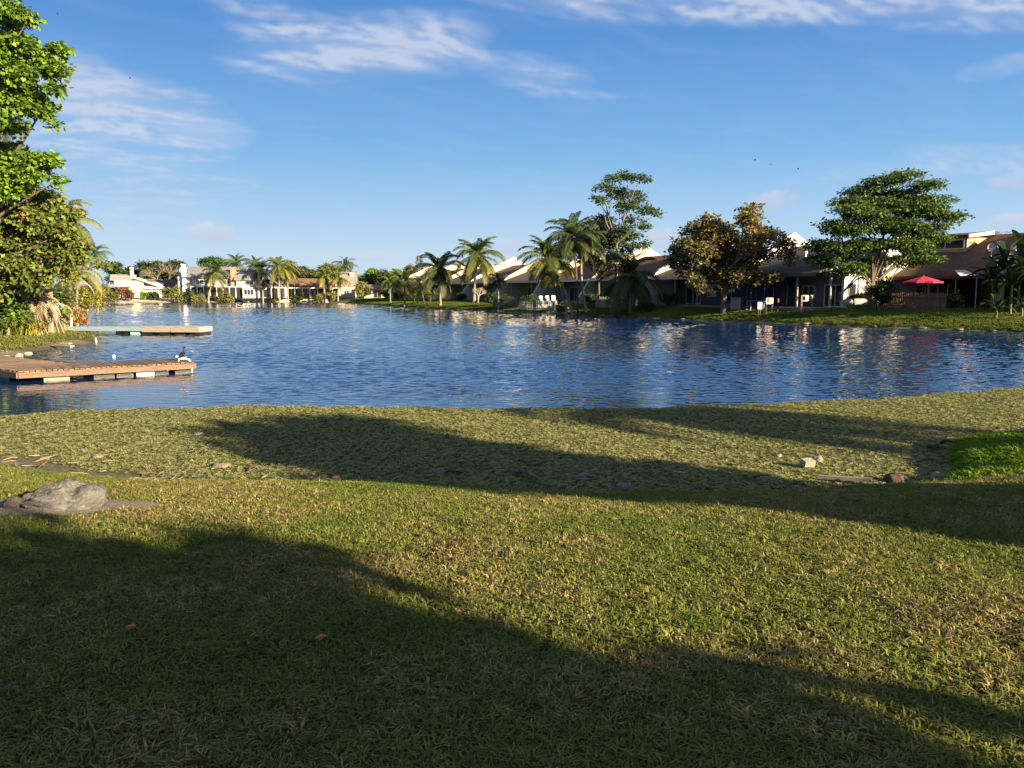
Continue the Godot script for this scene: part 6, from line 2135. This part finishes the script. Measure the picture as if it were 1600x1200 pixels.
	for q in [[88, 536, "long pale driftwood plank lying on the left bank", 1.9, 0.35], [98, 540, "shorter bleached plank nearest the water on the left bank", 1.5, 0.5]]:
		p = on(q[0], q[1], 0.15)
		h = thing("driftwood_plank", q[2], "plank", p, -q[4])
		b2 = MB.new()
		b2.box(Vector3.ZERO, Vector3(q[3], 0.06, 0.2), Color(0.5, 0.42, 0.31))
		b2.box(Vector3(0.1, -0.05, 0.02), Vector3(q[3] * 0.8, 0.04, 0.12), Color(0.42, 0.35, 0.26))
		put("board", b2.done(), M["plank"], h)

func stone(called: String, label: String, where: Vector3, s: Vector3, seed_: int, col: Color, group := "", category := "stone", detail := 10):
	var f := FastNoiseLite.new()
	f.seed = seed_
	f.frequency = 0.9
	f.fractal_octaves = 4
	var rings := []
	for i in detail + 1:
		var a := PI * i / detail
		var ring := []
		for k in detail * 2:
			var t := TAU * k / (detail * 2)
			var d := Vector3(cos(t) * sin(a), cos(a), sin(t) * sin(a))
			var m := 1.0 + 0.38 * f.get_noise_3d(d.x, d.y, d.z) + 0.12 * f.get_noise_3d(d.x * 3.0, d.y * 3.0, d.z * 3.0)
			var v := d * m
			v = v.clamp(Vector3(-0.95, -0.35, -0.95), Vector3(0.98, 0.9, 0.92))
			ring.append(v * s)
		rings.append(ring)
	var b := MB.new()
	b.skin(rings, col)
	var o := put(called, b.done(), M["stone"])
	o.position = where
	o.rotation.y = seed_ * 1.7
	tag(o, label, category, group)
	return o


# ---------------------------------------------------------------- trees beside and behind the camera, whose shade falls on the lawn
func build_shade_trees():
	var r := RandomNumberGenerator.new()
	r.seed = 600
	var green := [Color(0.05, 0.09, 0.02), Color(0.07, 0.11, 0.025)]
	# d, x, height, crown radius, crown low, clusters, label
	var list := [
		[-13.2, 16.0, 10.0, 5.2, 0.9, 235, "broad tree behind the camera that shades the near lawn"],
		[-13.5, 6.0, 10.0, 5.0, 0.9, 120, "second broad tree behind the camera, left of the first"],
		[-3.0, 18.4, 8.3, 2.2, 3.4, 480, "slender tree right of the camera that shades the floating weed"],
		[1.7, 13.3, 4.5, 2.2, 0.4, 420, "small bushy tree right of the camera near the shore"],
		[-7.1, 11.9, 6.0, 2.1, 1.8, 100, "young tree behind the camera to the right of the broad ones"],
		[-3.9, 8.4, 4.7, 1.7, 1.0, 110, "low bushy tree behind the camera, nearest of those that shade the lawn"]]
	for q in list:
		var x: float = q[1]
		var p := Vector3(x, gh(x, q[0]), -q[0])
		var h: float = q[2]
		var bl := cloud_blobs(r, 16, Vector3(0, (h + q[4]) * 0.5, 0), Vector3(q[3] * 0.75, (h - q[4]) * 0.36, q[3] * 0.75), q[3] * 0.42, 0.75, -1.0)
		tree("shade_tree", q[6], p, int(610 + x), {"blobs": bl, "clusters": q[5], "leaves": 17, "leaf": 0.34, "spread": 0.46, "cols": green, "wide": 0.36, "trunk": h * 0.3, "girth": 0.2, "limbs": 12}, "trees beside and behind the camera")
	for q in [[-1.0, 27.5, 9.3, 2.8, "tall palm out to the right with thin trunk", 71], [-0.4, 25.5, 8.2, 2.6, "shorter palm out to the right beside the tall one", 72]]:
		var x: float = q[1]
		var p := Vector3(x, gh(x, q[0]), -q[0])
		palm(q[4], p, Vector3(0.3, q[2] - 1.0, 0.2), q[3], 18, "coconut", q[5], {"girth": 0.13, "hang": 0.4})
	# on the right bank beyond the frame: their shade lies on the lawn across the water
	for q in [[54.0, 47.0, 8.2, 3.8, "broad tree on the right bank beyond the banana plants", 631], [60.0, 53.5, 10.0, 4.4, "leafy tree farther along the right bank", 632]]:
		var p := Vector3(q[1], gh(q[1], q[0]), -q[0])
		tree("shade_tree", q[4], p, q[5], {"blobs": cloud_blobs(r, 12, Vector3(0, q[2] * 0.6, 0), Vector3(q[3] * 0.75, q[2] * 0.3, q[3] * 0.75), q[3] * 0.42), "clusters": 700, "leaves": 14, "leaf": 0.4, "spread": 0.7, "cols": green, "trunk": q[2] * 0.3, "girth": 0.22}, "trees on the right bank outside the view")


# ---------------------------------------------------------------- docks
func deck_boards(h: Node, a: Vector3, b_: Vector3, across: Vector3, n: int, col: Color, th := 0.035):
	var r := RandomNumberGenerator.new()
	r.seed = n
	var dirn := (b_ - a).normalized()
	var l := a.distance_to(b_) / n
	var shapes := []
	for k in 3:
		var b := MB.new()
		b.box(Vector3(0, 0, 0), Vector3(l * 0.84, th, across.length()), col * [0.85, 1.0, 1.12][k])
		shapes.append(b.done())
	var z := across.normalized()
	for k in n:
		var o := put("plank", shapes[r.randi() % 3], M["plank"], h)
		o.transform = Transform3D(Basis(dirn, Vector3.UP, z) * Basis(Vector3.RIGHT, r.randf_range(-0.006, 0.006)), a + dirn * l * (k + 0.5) + across * (0.5 + r.randf_range(-0.008, 0.008)) + Vector3(0, r.randf_range(-0.006, 0.006) - th / 2, 0))

func float_block(h: Node, c: Vector3, s: Vector3, col: Color, bs: Basis, called := "float"):
	var b := MB.new()
	b.box(c, s, col, bs)
	return put(called, b.done(), M["plastic"], h)

func build_docks():
	# near dock: reddish wooden deck on floats
	var wood := Color(0.22, 0.145, 0.10)
	var y := 0.33
	var a := Vector3(-14.8, y, -23.5)
	var b_ := Vector3(-10.75, y, -26.6)
	var u := (b_ - a).normalized()
	var w := Vector3(u.z, 0, -u.x)
	if w.z > 0.0:
		w = -w
	w *= 2.15
	var h := thing("wooden_dock", "reddish plank dock on floats with a cormorant on its end", "dock", Vector3.ZERO)
	deck_boards(h, a, b_, w, 34, wood * 1.05)
	var bs := Basis(u, Vector3.UP, w.normalized())
	var l := a.distance_to(b_)
	for q in [[a, b_, 0.0], [a + w, b_ + w, 0.05]]:
		var b := MB.new()
		b.bar(q[0] + Vector3(0, -0.125, 0) - w.normalized() * 0.03, q[1] + Vector3(0, -0.125, 0) - w.normalized() * 0.03, 0.05, 0.17, wood * 0.95)
		put("side_board", b.done(), M["plank"], h)
	var e := MB.new()
	e.bar(b_ + Vector3(0, -0.125, 0) + u * 0.03, b_ + w + Vector3(0, -0.125, 0) + u * 0.03, 0.05, 0.17, wood * 0.9)
	put("end_board", e.done(), M["plank"], h)
	for q in [[0.93, 0.35, 0.5, Color(0.015, 0.015, 0.017)], [0.80, 0.3, 0.42, Color(0.015, 0.015, 0.017)], [0.70, 0.3, 0.55, Color(0.46, 0.46, 0.45)], [0.58, 0.3, 0.5, Color(0.02, 0.02, 0.02)], [0.46, 0.3, 0.6, Color(0.02, 0.02, 0.02)], [0.2, 0.3, 0.7, Color(0.26, 0.22, 0.15)]]:
		float_block(h, a + u * l * q[0] + w * 0.5 + Vector3(0, -0.30, 0), Vector3(q[2], 0.28, 1.9), q[3], bs)
	# the run of deck that turns towards the bank
	var u2 := Vector3(-0.80, 0, -0.60)
	var w2 := Vector3(u2.z, 0, -u2.x).normalized() * 2.15
	if w2.z > 0.0:
		w2 = -w2
	var c := a + u2 * 8.5
	deck_boards(h, a + u2 * 0.02, c, w2, 54, wood * 1.1)
	for off in [Vector3.ZERO, w2]:
		var b := MB.new()
		b.bar(a + off + Vector3(0, -0.125, 0) - w2.normalized() * 0.03, c + off + Vector3(0, -0.125, 0) - w2.normalized() * 0.03, 0.05, 0.17, Color(0.26, 0.18, 0.13))
		put("side_board", b.done(), M["plank"], h)
	for t in [1.5, 4.5, 7.0]:
		float_block(h, a + u2 * t + w2 * 0.5 + Vector3(0, -0.30, 0), Vector3(0.7, 0.28, 1.8), Color(0.03, 0.03, 0.03), Basis(u2, Vector3.UP, w2.normalized()))
	# white rail bent over the end of the dock
	h = thing("boarding_rail", "white curved boarding rail at the near dock's end", "rail", Vector3.ZERO)
	for s in [0.35, 0.75]:
		var b := MB.new()
		var p: Vector3 = b_ + w * s
		b.tube([p - u * 0.32 + Vector3(0, 0.0, 0), p - u * 0.3 + Vector3(0, 0.07, 0), p - u * 0.15 + Vector3(0, 0.10, 0), p + u * 0.02 + Vector3(0, 0.05, 0), p + u * 0.1 + Vector3(0, -0.1, 0), p + u * 0.12 + Vector3(0, -0.5, 0)], [0.03, 0.03, 0.03, 0.03, 0.03, 0.03], 8, Color(0.80, 0.79, 0.78))
		put("rail", b.done(), M["plastic"], h)
	for yy in [-0.12, -0.34]:
		var b := MB.new()
		b.bar(b_ + w * 0.35 + u * 0.12 + Vector3(0, yy, 0), b_ + w * 0.75 + u * 0.12 + Vector3(0, yy, 0), 0.06, 0.04, Color(0.78, 0.77, 0.75))
		put("rung", b.done(), M["plastic"], h)
	# small white cap on the deck's far edge
	var cp := at(178, 27.9, y)
	h = thing("dock_cap", "small white cap standing on the near dock's far edge", "post cap", cp)
	var lm := MB.new()
	lm.tube([Vector3(0, 0, 0), Vector3(0, 0.06, 0)], [0.05, 0.045], 8, Color(0.4, 0.4, 0.4))
	put("base", lm.done(), M["plastic"], h)
	lm = MB.new()
	lm.tube([Vector3(0, 0.06, 0), Vector3(0, 0.13, 0), Vector3(0, 0.16, 0)], [0.055, 0.05, 0.02], 10, Color(0.85, 0.84, 0.82))
	put("cap", lm.done(), M["plastic"], h)
	for q in [[150, 534, "upright white float in the water between the two docks"]]:
		cp = on(q[0], q[1], 0.0)
		h = thing("marker_float", q[2], "float", cp)
		lm = MB.new()
		lm.tube([Vector3(0, -0.2, 0), Vector3(0, 0.1, 0), Vector3(0, 0.16, 0), Vector3(0, 0.22, 0)], [0.05, 0.052, 0.05, 0.015], 10, Color(0.84, 0.84, 0.84))
		put("body", lm.done(), M["plastic"], h)
		lm = MB.new()
		lm.tube([Vector3(0, 0.04, 0), Vector3(0, 0.08, 0)], [0.056, 0.056], 10, Color(0.5, 0.5, 0.52))
		put("band", lm.done(), M["plastic"], h)
	# far dock: pale gangway and weathered float
	y = 0.48
	a = at(104, 50.5, y)
	b_ = at(222, 50.0, y)
	u = (b_ - a).normalized()
	w = Vector3(u.z, 0, -u.x)
	if w.z > 0.0:
		w = -w
	h = thing("floating_dock", "pale weathered floating dock with a light blue gangway", "dock", Vector3.ZERO)
	w *= 1.3
	deck_boards(h, a, b_, w, 30, Color(0.30, 0.36, 0.39))
	for off in [Vector3.ZERO, w]:
		var b := MB.new()
		b.bar(a + off + Vector3(0, -0.13, 0) - w.normalized() * 0.03, b_ + off + Vector3(0, -0.13, 0) - w.normalized() * 0.03, 0.05, 0.24, Color(0.29, 0.40, 0.43))
		put("side_board", b.done(), M["plank"], h)
	bs = Basis(u, Vector3.UP, w.normalized())
	l = a.distance_to(b_)
	for q in [[0.68, 0.42], [0.77, 0.3]]:
		float_block(h, a + u * l * q[0] + w * 0.45 + Vector3(0, -0.37, 0), Vector3(q[1], 0.34, 1.0), Color(0.012, 0.012, 0.014), bs)
	float_block(h, a + u * l * 0.89 + w * 0.45 + Vector3(0, -0.34, 0), Vector3(0.6, 0.32, 1.0), Color(0.34, 0.52, 0.54), bs)
	c = b_ + u * 3.75
	w = w.normalized() * 1.7
	deck_boards(h, b_ + u * 0.02 + Vector3(0, 0.03, 0), c + Vector3(0, 0.03, 0), w, 30, Color(0.36, 0.355, 0.345))
	for q in [[b_, b_ + u * 1.85], [b_ + u * 1.9, c]]:
		var b := MB.new()
		b.bar(q[0] + Vector3(0, -0.16, 0) - w.normalized() * 0.03, q[1] + Vector3(0, -0.16, 0) - w.normalized() * 0.03, 0.05, 0.30, Color(0.40, 0.335, 0.255))
		put("side_board", b.done(), M["plank"], h)
	e = MB.new()
	e.bar(c + Vector3(0, -0.16, 0) + u * 0.03, c + w + Vector3(0, -0.16, 0) + u * 0.03, 0.05, 0.30, Color(0.42, 0.39, 0.35))
	put("end_board", e.done(), M["plank"], h)
	for t in [0.2, 1.4, 2.4, 3.4]:
		float_block(h, b_ + u * t + w * 0.5 + Vector3(0, -0.40, 0), Vector3(0.7, 0.34, 1.4), Color(0.03, 0.03, 0.03), bs)
	cp = at(111, 50.8, y)
	h = thing("mooring_post", "white slanting post at the shore end of the far dock", "post", cp)
	lm = MB.new()
	lm.tube([Vector3(-0.06, -0.9, 0), Vector3(0.06, 0.75, 0)], [0.07, 0.07], 8, Color(0.80, 0.80, 0.78))
	put("shaft", lm.done(), M["plastic"], h)
	lm = MB.new()
	lm.tube([Vector3(0.06, 0.75, 0), Vector3(0.065, 0.82, 0)], [0.085, 0.06], 8, Color(0.7, 0.7, 0.7))
	put("cap", lm.done(), M["plastic"], h)
	cp = on(112, 521, 0.0)
	h = thing("sunken_skiff", "black upturned skiff lying at the shore end of the far dock", "boat", cp, 0.15)
	var rings := []
	for i in 11:
		var t := i / 10.0
		var ww: float = pow(sin(PI * clampf(t, 0.03, 0.97)), 0.6)
		var ring := []
		for k in 10:
			var s := PI * k / 9
			ring.append(Vector3((t - 0.5) * 2.4, sin(s) * 0.22 * ww - 0.04, cos(s) * 0.4 * ww))
		rings.append(ring)
	lm = MB.new()
	lm.skin(rings, Color(0.02, 0.02, 0.025), false)
	put("hull", lm.done(), M["plastic"], h)
	lm = MB.new()
	lm.bar(Vector3(-1.1, 0.16, 0), Vector3(1.1, 0.16, 0), 0.05, 0.06, Color(0.03, 0.03, 0.03))
	put("keel", lm.done(), M["plastic"], h)


# ---------------------------------------------------------------- the cormorant on the dock and birds in the air
func build_birds():
	var p := at(286, 27.3, 0.335)
	var h := thing("cormorant", "black cormorant standing upright on the end of the near dock", "bird", p, 0.25)
	# body line from tail to bill; the bird looks to the right
	var spine := [Vector3(-0.20, 0.02, 0), Vector3(-0.15, 0.07, 0), Vector3(-0.09, 0.14, 0), Vector3(-0.03, 0.21, 0), Vector3(0.025, 0.27, 0), Vector3(0.05, 0.32, 0), Vector3(0.045, 0.37, 0), Vector3(0.03, 0.42, 0), Vector3(0.035, 0.455, 0), Vector3(0.065, 0.475, 0), Vector3(0.095, 0.475, 0), Vector3(0.12, 0.47, 0)]
	var rad := [0.014, 0.03, 0.062, 0.078, 0.07, 0.046, 0.03, 0.025, 0.027, 0.028, 0.02, 0.008]
	var b := MB.new()
	b.tube(spine, rad, 12, Color(0.018, 0.018, 0.02))
	put("body", b.done(), M["feather"], h)
	b = MB.new()
	b.tube([Vector3(0.115, 0.472, 0), Vector3(0.16, 0.468, 0), Vector3(0.185, 0.458, 0)], [0.009, 0.006, 0.003], 6, Color(0.30, 0.22, 0.10))
	put("bill", b.done(), M["plastic"], h)
	for s in [-1.0, 1.0]:
		b = MB.new()
		var wing := [[Vector3(0.02, 0.28, 0.055 * s), Vector3(0.0, 0.30, 0.03 * s)], [Vector3(-0.03, 0.20, 0.088 * s), Vector3(-0.07, 0.25, 0.05 * s)], [Vector3(-0.10, 0.10, 0.072 * s), Vector3(-0.14, 0.17, 0.035 * s)], [Vector3(-0.19, 0.0, 0.025 * s), Vector3(-0.2, 0.03, 0.01 * s)]]
		for i in 3:
			b.quad(wing[i][0], wing[i + 1][0], wing[i + 1][1], wing[i][1], Color(0.035, 0.033, 0.03))
		put("wing", b.done(), M["feather"], h)
		b = MB.new()
		b.tube([Vector3(-0.05, 0.12, 0.035 * s), Vector3(-0.045, 0.05, 0.04 * s), Vector3(-0.04, 0.0, 0.04 * s)], [0.02, 0.012, 0.01], 6, Color(0.03, 0.03, 0.03))
		b.tri(Vector3(-0.06, 0.006, 0.04 * s), Vector3(0.03, 0.006, 0.015 * s), Vector3(0.03, 0.006, 0.07 * s), Color(0.03, 0.03, 0.03))
		put("leg", b.done(), M["feather"], h)
	b = MB.new()
	b.quad(Vector3(-0.17, 0.06, 0.03), Vector3(-0.29, -0.04, 0.05), Vector3(-0.29, -0.04, -0.05), Vector3(-0.17, 0.06, -0.03), Color(0.02, 0.02, 0.02))
	put("tail", b.done(), M["feather"], h)
	h.scale = Vector3.ONE * 0.95
	for q in [[90, 22, "flying bird high at the upper left"], [203, 122, "flying bird beside the left cloud"], [1180, 250, "left of three distant birds over the autumn tree"], [1204, 257, "middle of three distant birds over the autumn tree"], [1247, 264, "right of three distant birds left of the broad tree"]]:
		var d := 90.0
		p = at(q[0], d, hy(q[1], d))
		h = thing("flying_bird", "small dark " + q[2], "bird", p, q[0] * 0.7, "distant birds in the sky")
		b = MB.new()
		b.tube([Vector3(-0.16, 0, 0), Vector3(-0.05, 0, 0), Vector3(0.07, 0.01, 0), Vector3(0.16, 0.01, 0)], [0.01, 0.04, 0.035, 0.008], 6, Color(0.03, 0.03, 0.03))
		put("body", b.done(), M["feather"], h)
		for s in [-1.0, 1.0]:
			b = MB.new()
			b.quad(Vector3(0.06, 0.02, 0), Vector3(0.05, 0.09, 0.16 * s), Vector3(-0.03, 0.08, 0.16 * s), Vector3(-0.05, 0.02, 0), Color(0.03, 0.03, 0.03))
			b.tri(Vector3(0.05, 0.09, 0.16 * s), Vector3(-0.05, 0.05, 0.34 * s), Vector3(-0.03, 0.08, 0.16 * s), Color(0.03, 0.03, 0.03))
			put("wing", b.done(), M["feather"], h)


# ---------------------------------------------------------------- stones and flotsam
func stick(called: String, label: String, a: Vector3, b_: Vector3, r0: float, col: Color, seed_: int, twigs := 2):
	var r := RandomNumberGenerator.new()
	r.seed = seed_
	var b := MB.new()
	var pts := []
	var rad := []
	for k in 7:
		var t := k / 6.0
		pts.append(a.lerp(b_, t) + ball(r) * a.distance_to(b_) * 0.025 + Vector3(0, r0 * 0.8 + 0.04 * sin(t * 5.0), 0))
		rad.append(r0 * (1.0 - 0.55 * t) * r.randf_range(0.85, 1.15))
	b.tube(pts, rad, 7, col)
	for k in twigs:
		var s: Vector3 = pts[2 + r.randi() % 4]
		b.tube([s, s + (ball(r) * Vector3(1, 0.4, 1) + Vector3(0, 0.3, 0)) * a.distance_to(b_) * 0.2], [r0 * 0.4, r0 * 0.15], 5, col)
	var o := put(called, b.done(), M["bark"])
	return tag(o, label, "driftwood")

func build_debris():
	# boulder on bare soil
	var p := Vector3(-4.32, gh(-4.32, 7.4) + 0.055, -7.4)
	var f := FastNoiseLite.new()
	f.seed = 12
	f.frequency = 1.0
	f.fractal_octaves = 5
	var rings := []
	for i in 41:
		var a := PI * i / 40
		var ring := []
		for k in 64:
			var t := TAU * k / 64
			var d := Vector3(cos(t) * sin(a), cos(a), sin(t) * sin(a))
			# long low stone, higher right of the middle, with a knob at its right end
			var v := d * Vector3(0.40, 0.165, 0.27)
			v.y *= 1.0 + 0.28 * d.x - 0.45 * pow(maxf(0.0, -d.x), 2.0)
			var kn := Vector3(0.33, 0.10, 0.04)
			var g := exp(-pow(v.distance_to(kn) / 0.12, 2.0))
			v += d * g * 0.055
			v -= d * 0.04 * exp(-pow((v.x - 0.2) / 0.05, 2.0)) * maxf(0.0, d.y)
			v += d * (0.055 * f.get_noise_3d(d.x * 1.6, d.y * 1.6, d.z * 1.6) + 0.030 * f.get_noise_3d(d.x * 6.0, d.y * 6.0, d.z * 6.0) + 0.010 * f.get_noise_3d(d.x * 17.0, d.y * 17.0, d.z * 17.0))
			v.y = maxf(v.y, -0.12)
			ring.append(v)
		rings.append(ring)
	var b := MB.new()
	b.skin(rings, Color(0.30, 0.28, 0.265))
	for i in b.v.size():
		var q := b.v[i]
		var st := smoothstep(-0.05, 0.3, f.get_noise_3d(q.x * 9.0, q.y * 9.0, q.z * 9.0)) * 0.45 + smoothstep(0.1, 0.35, f.get_noise_3d(q.x * 26.0 + 7.0, q.y * 26.0, q.z * 26.0)) * 0.35
		b.c[i] = Color(0.25, 0.235, 0.215).lerp(Color(0.085, 0.08, 0.075), clampf(st, 0.0, 0.75))
	var o := put("boulder", b.done(), M["rock"])
	o.position = p
	tag(o, "large weathered grey boulder on bare soil at the left of the lawn", "boulder")
	stone("boulder", "small dark rock tucked against the boulder's left end", Vector3(-4.7, gh(-4.7, 7.25) + 0.03, -7.25), Vector3(0.09, 0.09, 0.09), 651, Color(0.14, 0.115, 0.09), "", "stone")
	# stones in the weed: px, py, half width in pixels, label, colour
	var list := [
		[687, 739, 9, "round grey stone in the shaded weed beside the twigs", Color(0.36, 0.34, 0.31)],
		[912, 745, 7, "upright grey stone at the lawn's edge in shade", Color(0.40, 0.37, 0.34)],
		[972, 761, 8, "pale grey stone lowest at the lawn's edge", Color(0.42, 0.40, 0.37)],
		[1277, 720, 9, "rounded stone right behind the pale concrete block", Color(0.36, 0.31, 0.25)],
		[1380, 701, 9, "stone casting a long shadow in the sunlit weed", Color(0.36, 0.30, 0.23)],
		[1465, 746, 10, "pale stone at the left of the bright grass", Color(0.46, 0.42, 0.36)],
		[345, 728, 12, "flat tan stone in the weed at the left", Color(0.40, 0.33, 0.21)],
		[1217, 713, 4, "small white stone in the weed left of the block", Color(0.62, 0.58, 0.52)],
		[152, 714, 7, "flat pale stone far left in the weed", Color(0.42, 0.36, 0.26)],
		[310, 678, 7, "thin white fleck of stone in the upper left weed", Color(0.6, 0.55, 0.45)],
		[525, 748, 6, "brownish stone at the lawn's edge left of the twigs", Color(0.30, 0.22, 0.15)],
		[1395, 752, 14, "dark muddy clump at the right end of the plank", Color(0.14, 0.10, 0.07)],
		[1458, 700, 9, "dark weed clump left of the bright grass", Color(0.13, 0.11, 0.06)]]
	var n := 0
	for q in list:
		n += 1
		p = on(q[0], q[1], 0.04)
		p.y = maxf(0.02, gh(p.x, -p.z))
		var s := size_at(q[2], -p.z) * 1.25
		p.y += 0.025
		stone("shore_stone", q[3], p, Vector3(s, s * (0.35 if n in [7, 9, 10] else 0.75), s * 0.8), 660 + n, q[4])
	# pale concrete block
	p = on(1262, 729, 0.05)
	b = MB.new()
	b.box(Vector3(0, 0.06, 0), Vector3(0.19, 0.1, 0.12), Color(0.56, 0.49, 0.38), Basis(Vector3.UP, 0.35) * Basis(Vector3.RIGHT, 0.3))
	o = put("concrete_block", b.done(), M["stone"])
	o.position = p
	tag(o, "pale squared concrete block among the sunlit weed", "block")
	# planks and driftwood
	b = MB.new()
	var a := on(1278, 748, 0.05)
	var c := on(1362, 753, 0.09)
	b.bar(a + Vector3(0, 0.03, 0), c + Vector3(0, 0.03, 0), 0.09, 0.045, Color(0.38, 0.31, 0.22))
	o = put("washed_up_plank", b.done(), M["plank"])
	tag(o, "long weathered plank washed up at the lawn's right edge", "plank")
	b = MB.new()
	b.bar(on(1086, 726, 0.03), on(1116, 727, 0.03), 0.08, 0.05, Color(0.16, 0.12, 0.08))
	o = put("washed_up_plank", b.done(), M["plank"])
	tag(o, "short dark plank half sunk in the middle of the weed", "plank")
	b = MB.new()
	b.bar(on(1052, 737, 0.03), on(1072, 740, 0.03), 0.07, 0.03, Color(0.42, 0.38, 0.32))
	o = put("washed_up_plank", b.done(), M["plank"])
	tag(o, "small grey board floating left of the short dark plank", "plank")
	b = MB.new()
	b.bar(on(1193, 724, 0.03), on(1206, 724, 0.03), 0.05, 0.03, Color(0.46, 0.40, 0.30))
	o = put("washed_up_plank", b.done(), M["plank"])
	tag(o, "tiny tan board left of the pale concrete block", "plank")
	stick("branch", "long bent branch lying across the weed to the lawn", on(798, 737, 0.02), on(863, 758, 0.10), 0.035, Color(0.20, 0.165, 0.13), 680, 3)
	stick("branch", "dark stick at the weed's right side near the sand", on(1470, 694, 0.03), on(1498, 691, 0.05), 0.03, Color(0.07, 0.05, 0.04), 681, 1)
	stick("branch", "dark stick poking from the weed at the left", on(389, 738, 0.02), on(401, 728, 0.05), 0.02, Color(0.10, 0.07, 0.05), 682, 1)
	stick("branch", "tangle of dead twigs beside the round grey stone", on(695, 741, 0.03), on(733, 739, 0.03), 0.02, Color(0.13, 0.10, 0.075), 683, 16)
	stick("branch", "low pale stick just below the long plank", on(1300, 755, 0.06), on(1328, 757, 0.08), 0.018, Color(0.30, 0.24, 0.17), 684, 1)
	# stones along the far bank's waterline, placed on the shore itself
	var r := RandomNumberGenerator.new()
	r.seed = 700
	var words := ["left of the dark shaggy palm", "below the dark shaggy palm", "right of the dark shaggy palm", "left of the tallest palm", "below the tallest palm", "below the frangipani", "below the short dark palm", "left of the white picket fence", "below the white picket fence", "left of the leaning palms", "below the leaning palms", "right of the leaning palms", "left of the spreading palm", "below the spreading palm", "right of the spreading palm", "left of the autumn tree", "below the autumn tree", "right of the autumn tree", "below the white notice", "below the wooden sign frame", "left of the picket fence", "below the dark narrow bush", "below the croton bush", "below the awning", "below the banana plants", "at the right edge of the view"]
	var cols := [652, 676, 700, 722, 742, 756, 780, 806, 830, 856, 884, 912, 944, 976, 1008, 1068, 1126, 1172, 1204, 1262, 1312, 1368, 1440, 1500, 1552, 1590]
	for i in words.size():
		# walk out along this column until the land begins
		var d := 50.0
		while d < 170.0 and gh(lat(cols[i], d, 0.0), d) < 0.03:
			d += 0.4
		var s := r.randf_range(0.14, 0.30)
		p = at(cols[i], d, 0.0)
		p.y = 0.06
		stone("bank_stone", "pale stone at the far waterline " + words[i], p, Vector3(s * r.randf_range(1.0, 1.7), s * 0.5, s), 700 + i, Color(0.33, 0.30, 0.25) * r.randf_range(0.6, 1.1), "pale stones along the far waterline")
	# driftwood under the spreading palm
	p = foot(966, 82.5)
	stick("branch", "pale driftwood log below the spreading palm", p, p + Vector3(2.2, 0.1, -0.2), 0.14, Color(0.30, 0.24, 0.19), 690, 3)
	# fallen leaves on the near lawn
	for q in [[718, 950, "orange fallen leaf on the lawn right of the middle"], [490, 998, "pale curled fallen leaf in the shaded lawn"], [195, 980, "reddish fallen leaf in the shaded lawn at left"]]:
		p = on(q[0], q[1], 0.75)
		for k in 4:
			p = on(q[0], q[1], gh(p.x, -p.z) + 0.05)
		var lb := LB.new()
		var t: float = q[0] * 1.0
		var al := Vector3(cos(t), 0.15, sin(t)) * 0.075
		lb.leaf(Vector3.ZERO, al, Vector3(-sin(t), 0.5, cos(t)) * 0.02, Color(0.42, 0.2, 0.08))
		lb.leaf(Vector3(0, 0.003, 0), al * 0.9, Vector3(-sin(t), -0.4, cos(t)) * 0.02, Color(0.40, 0.19, 0.08))
		o = put("fallen_leaf", lb.done(), M["dry"])
		o.position = p
		tag(o, q[2], "leaf")
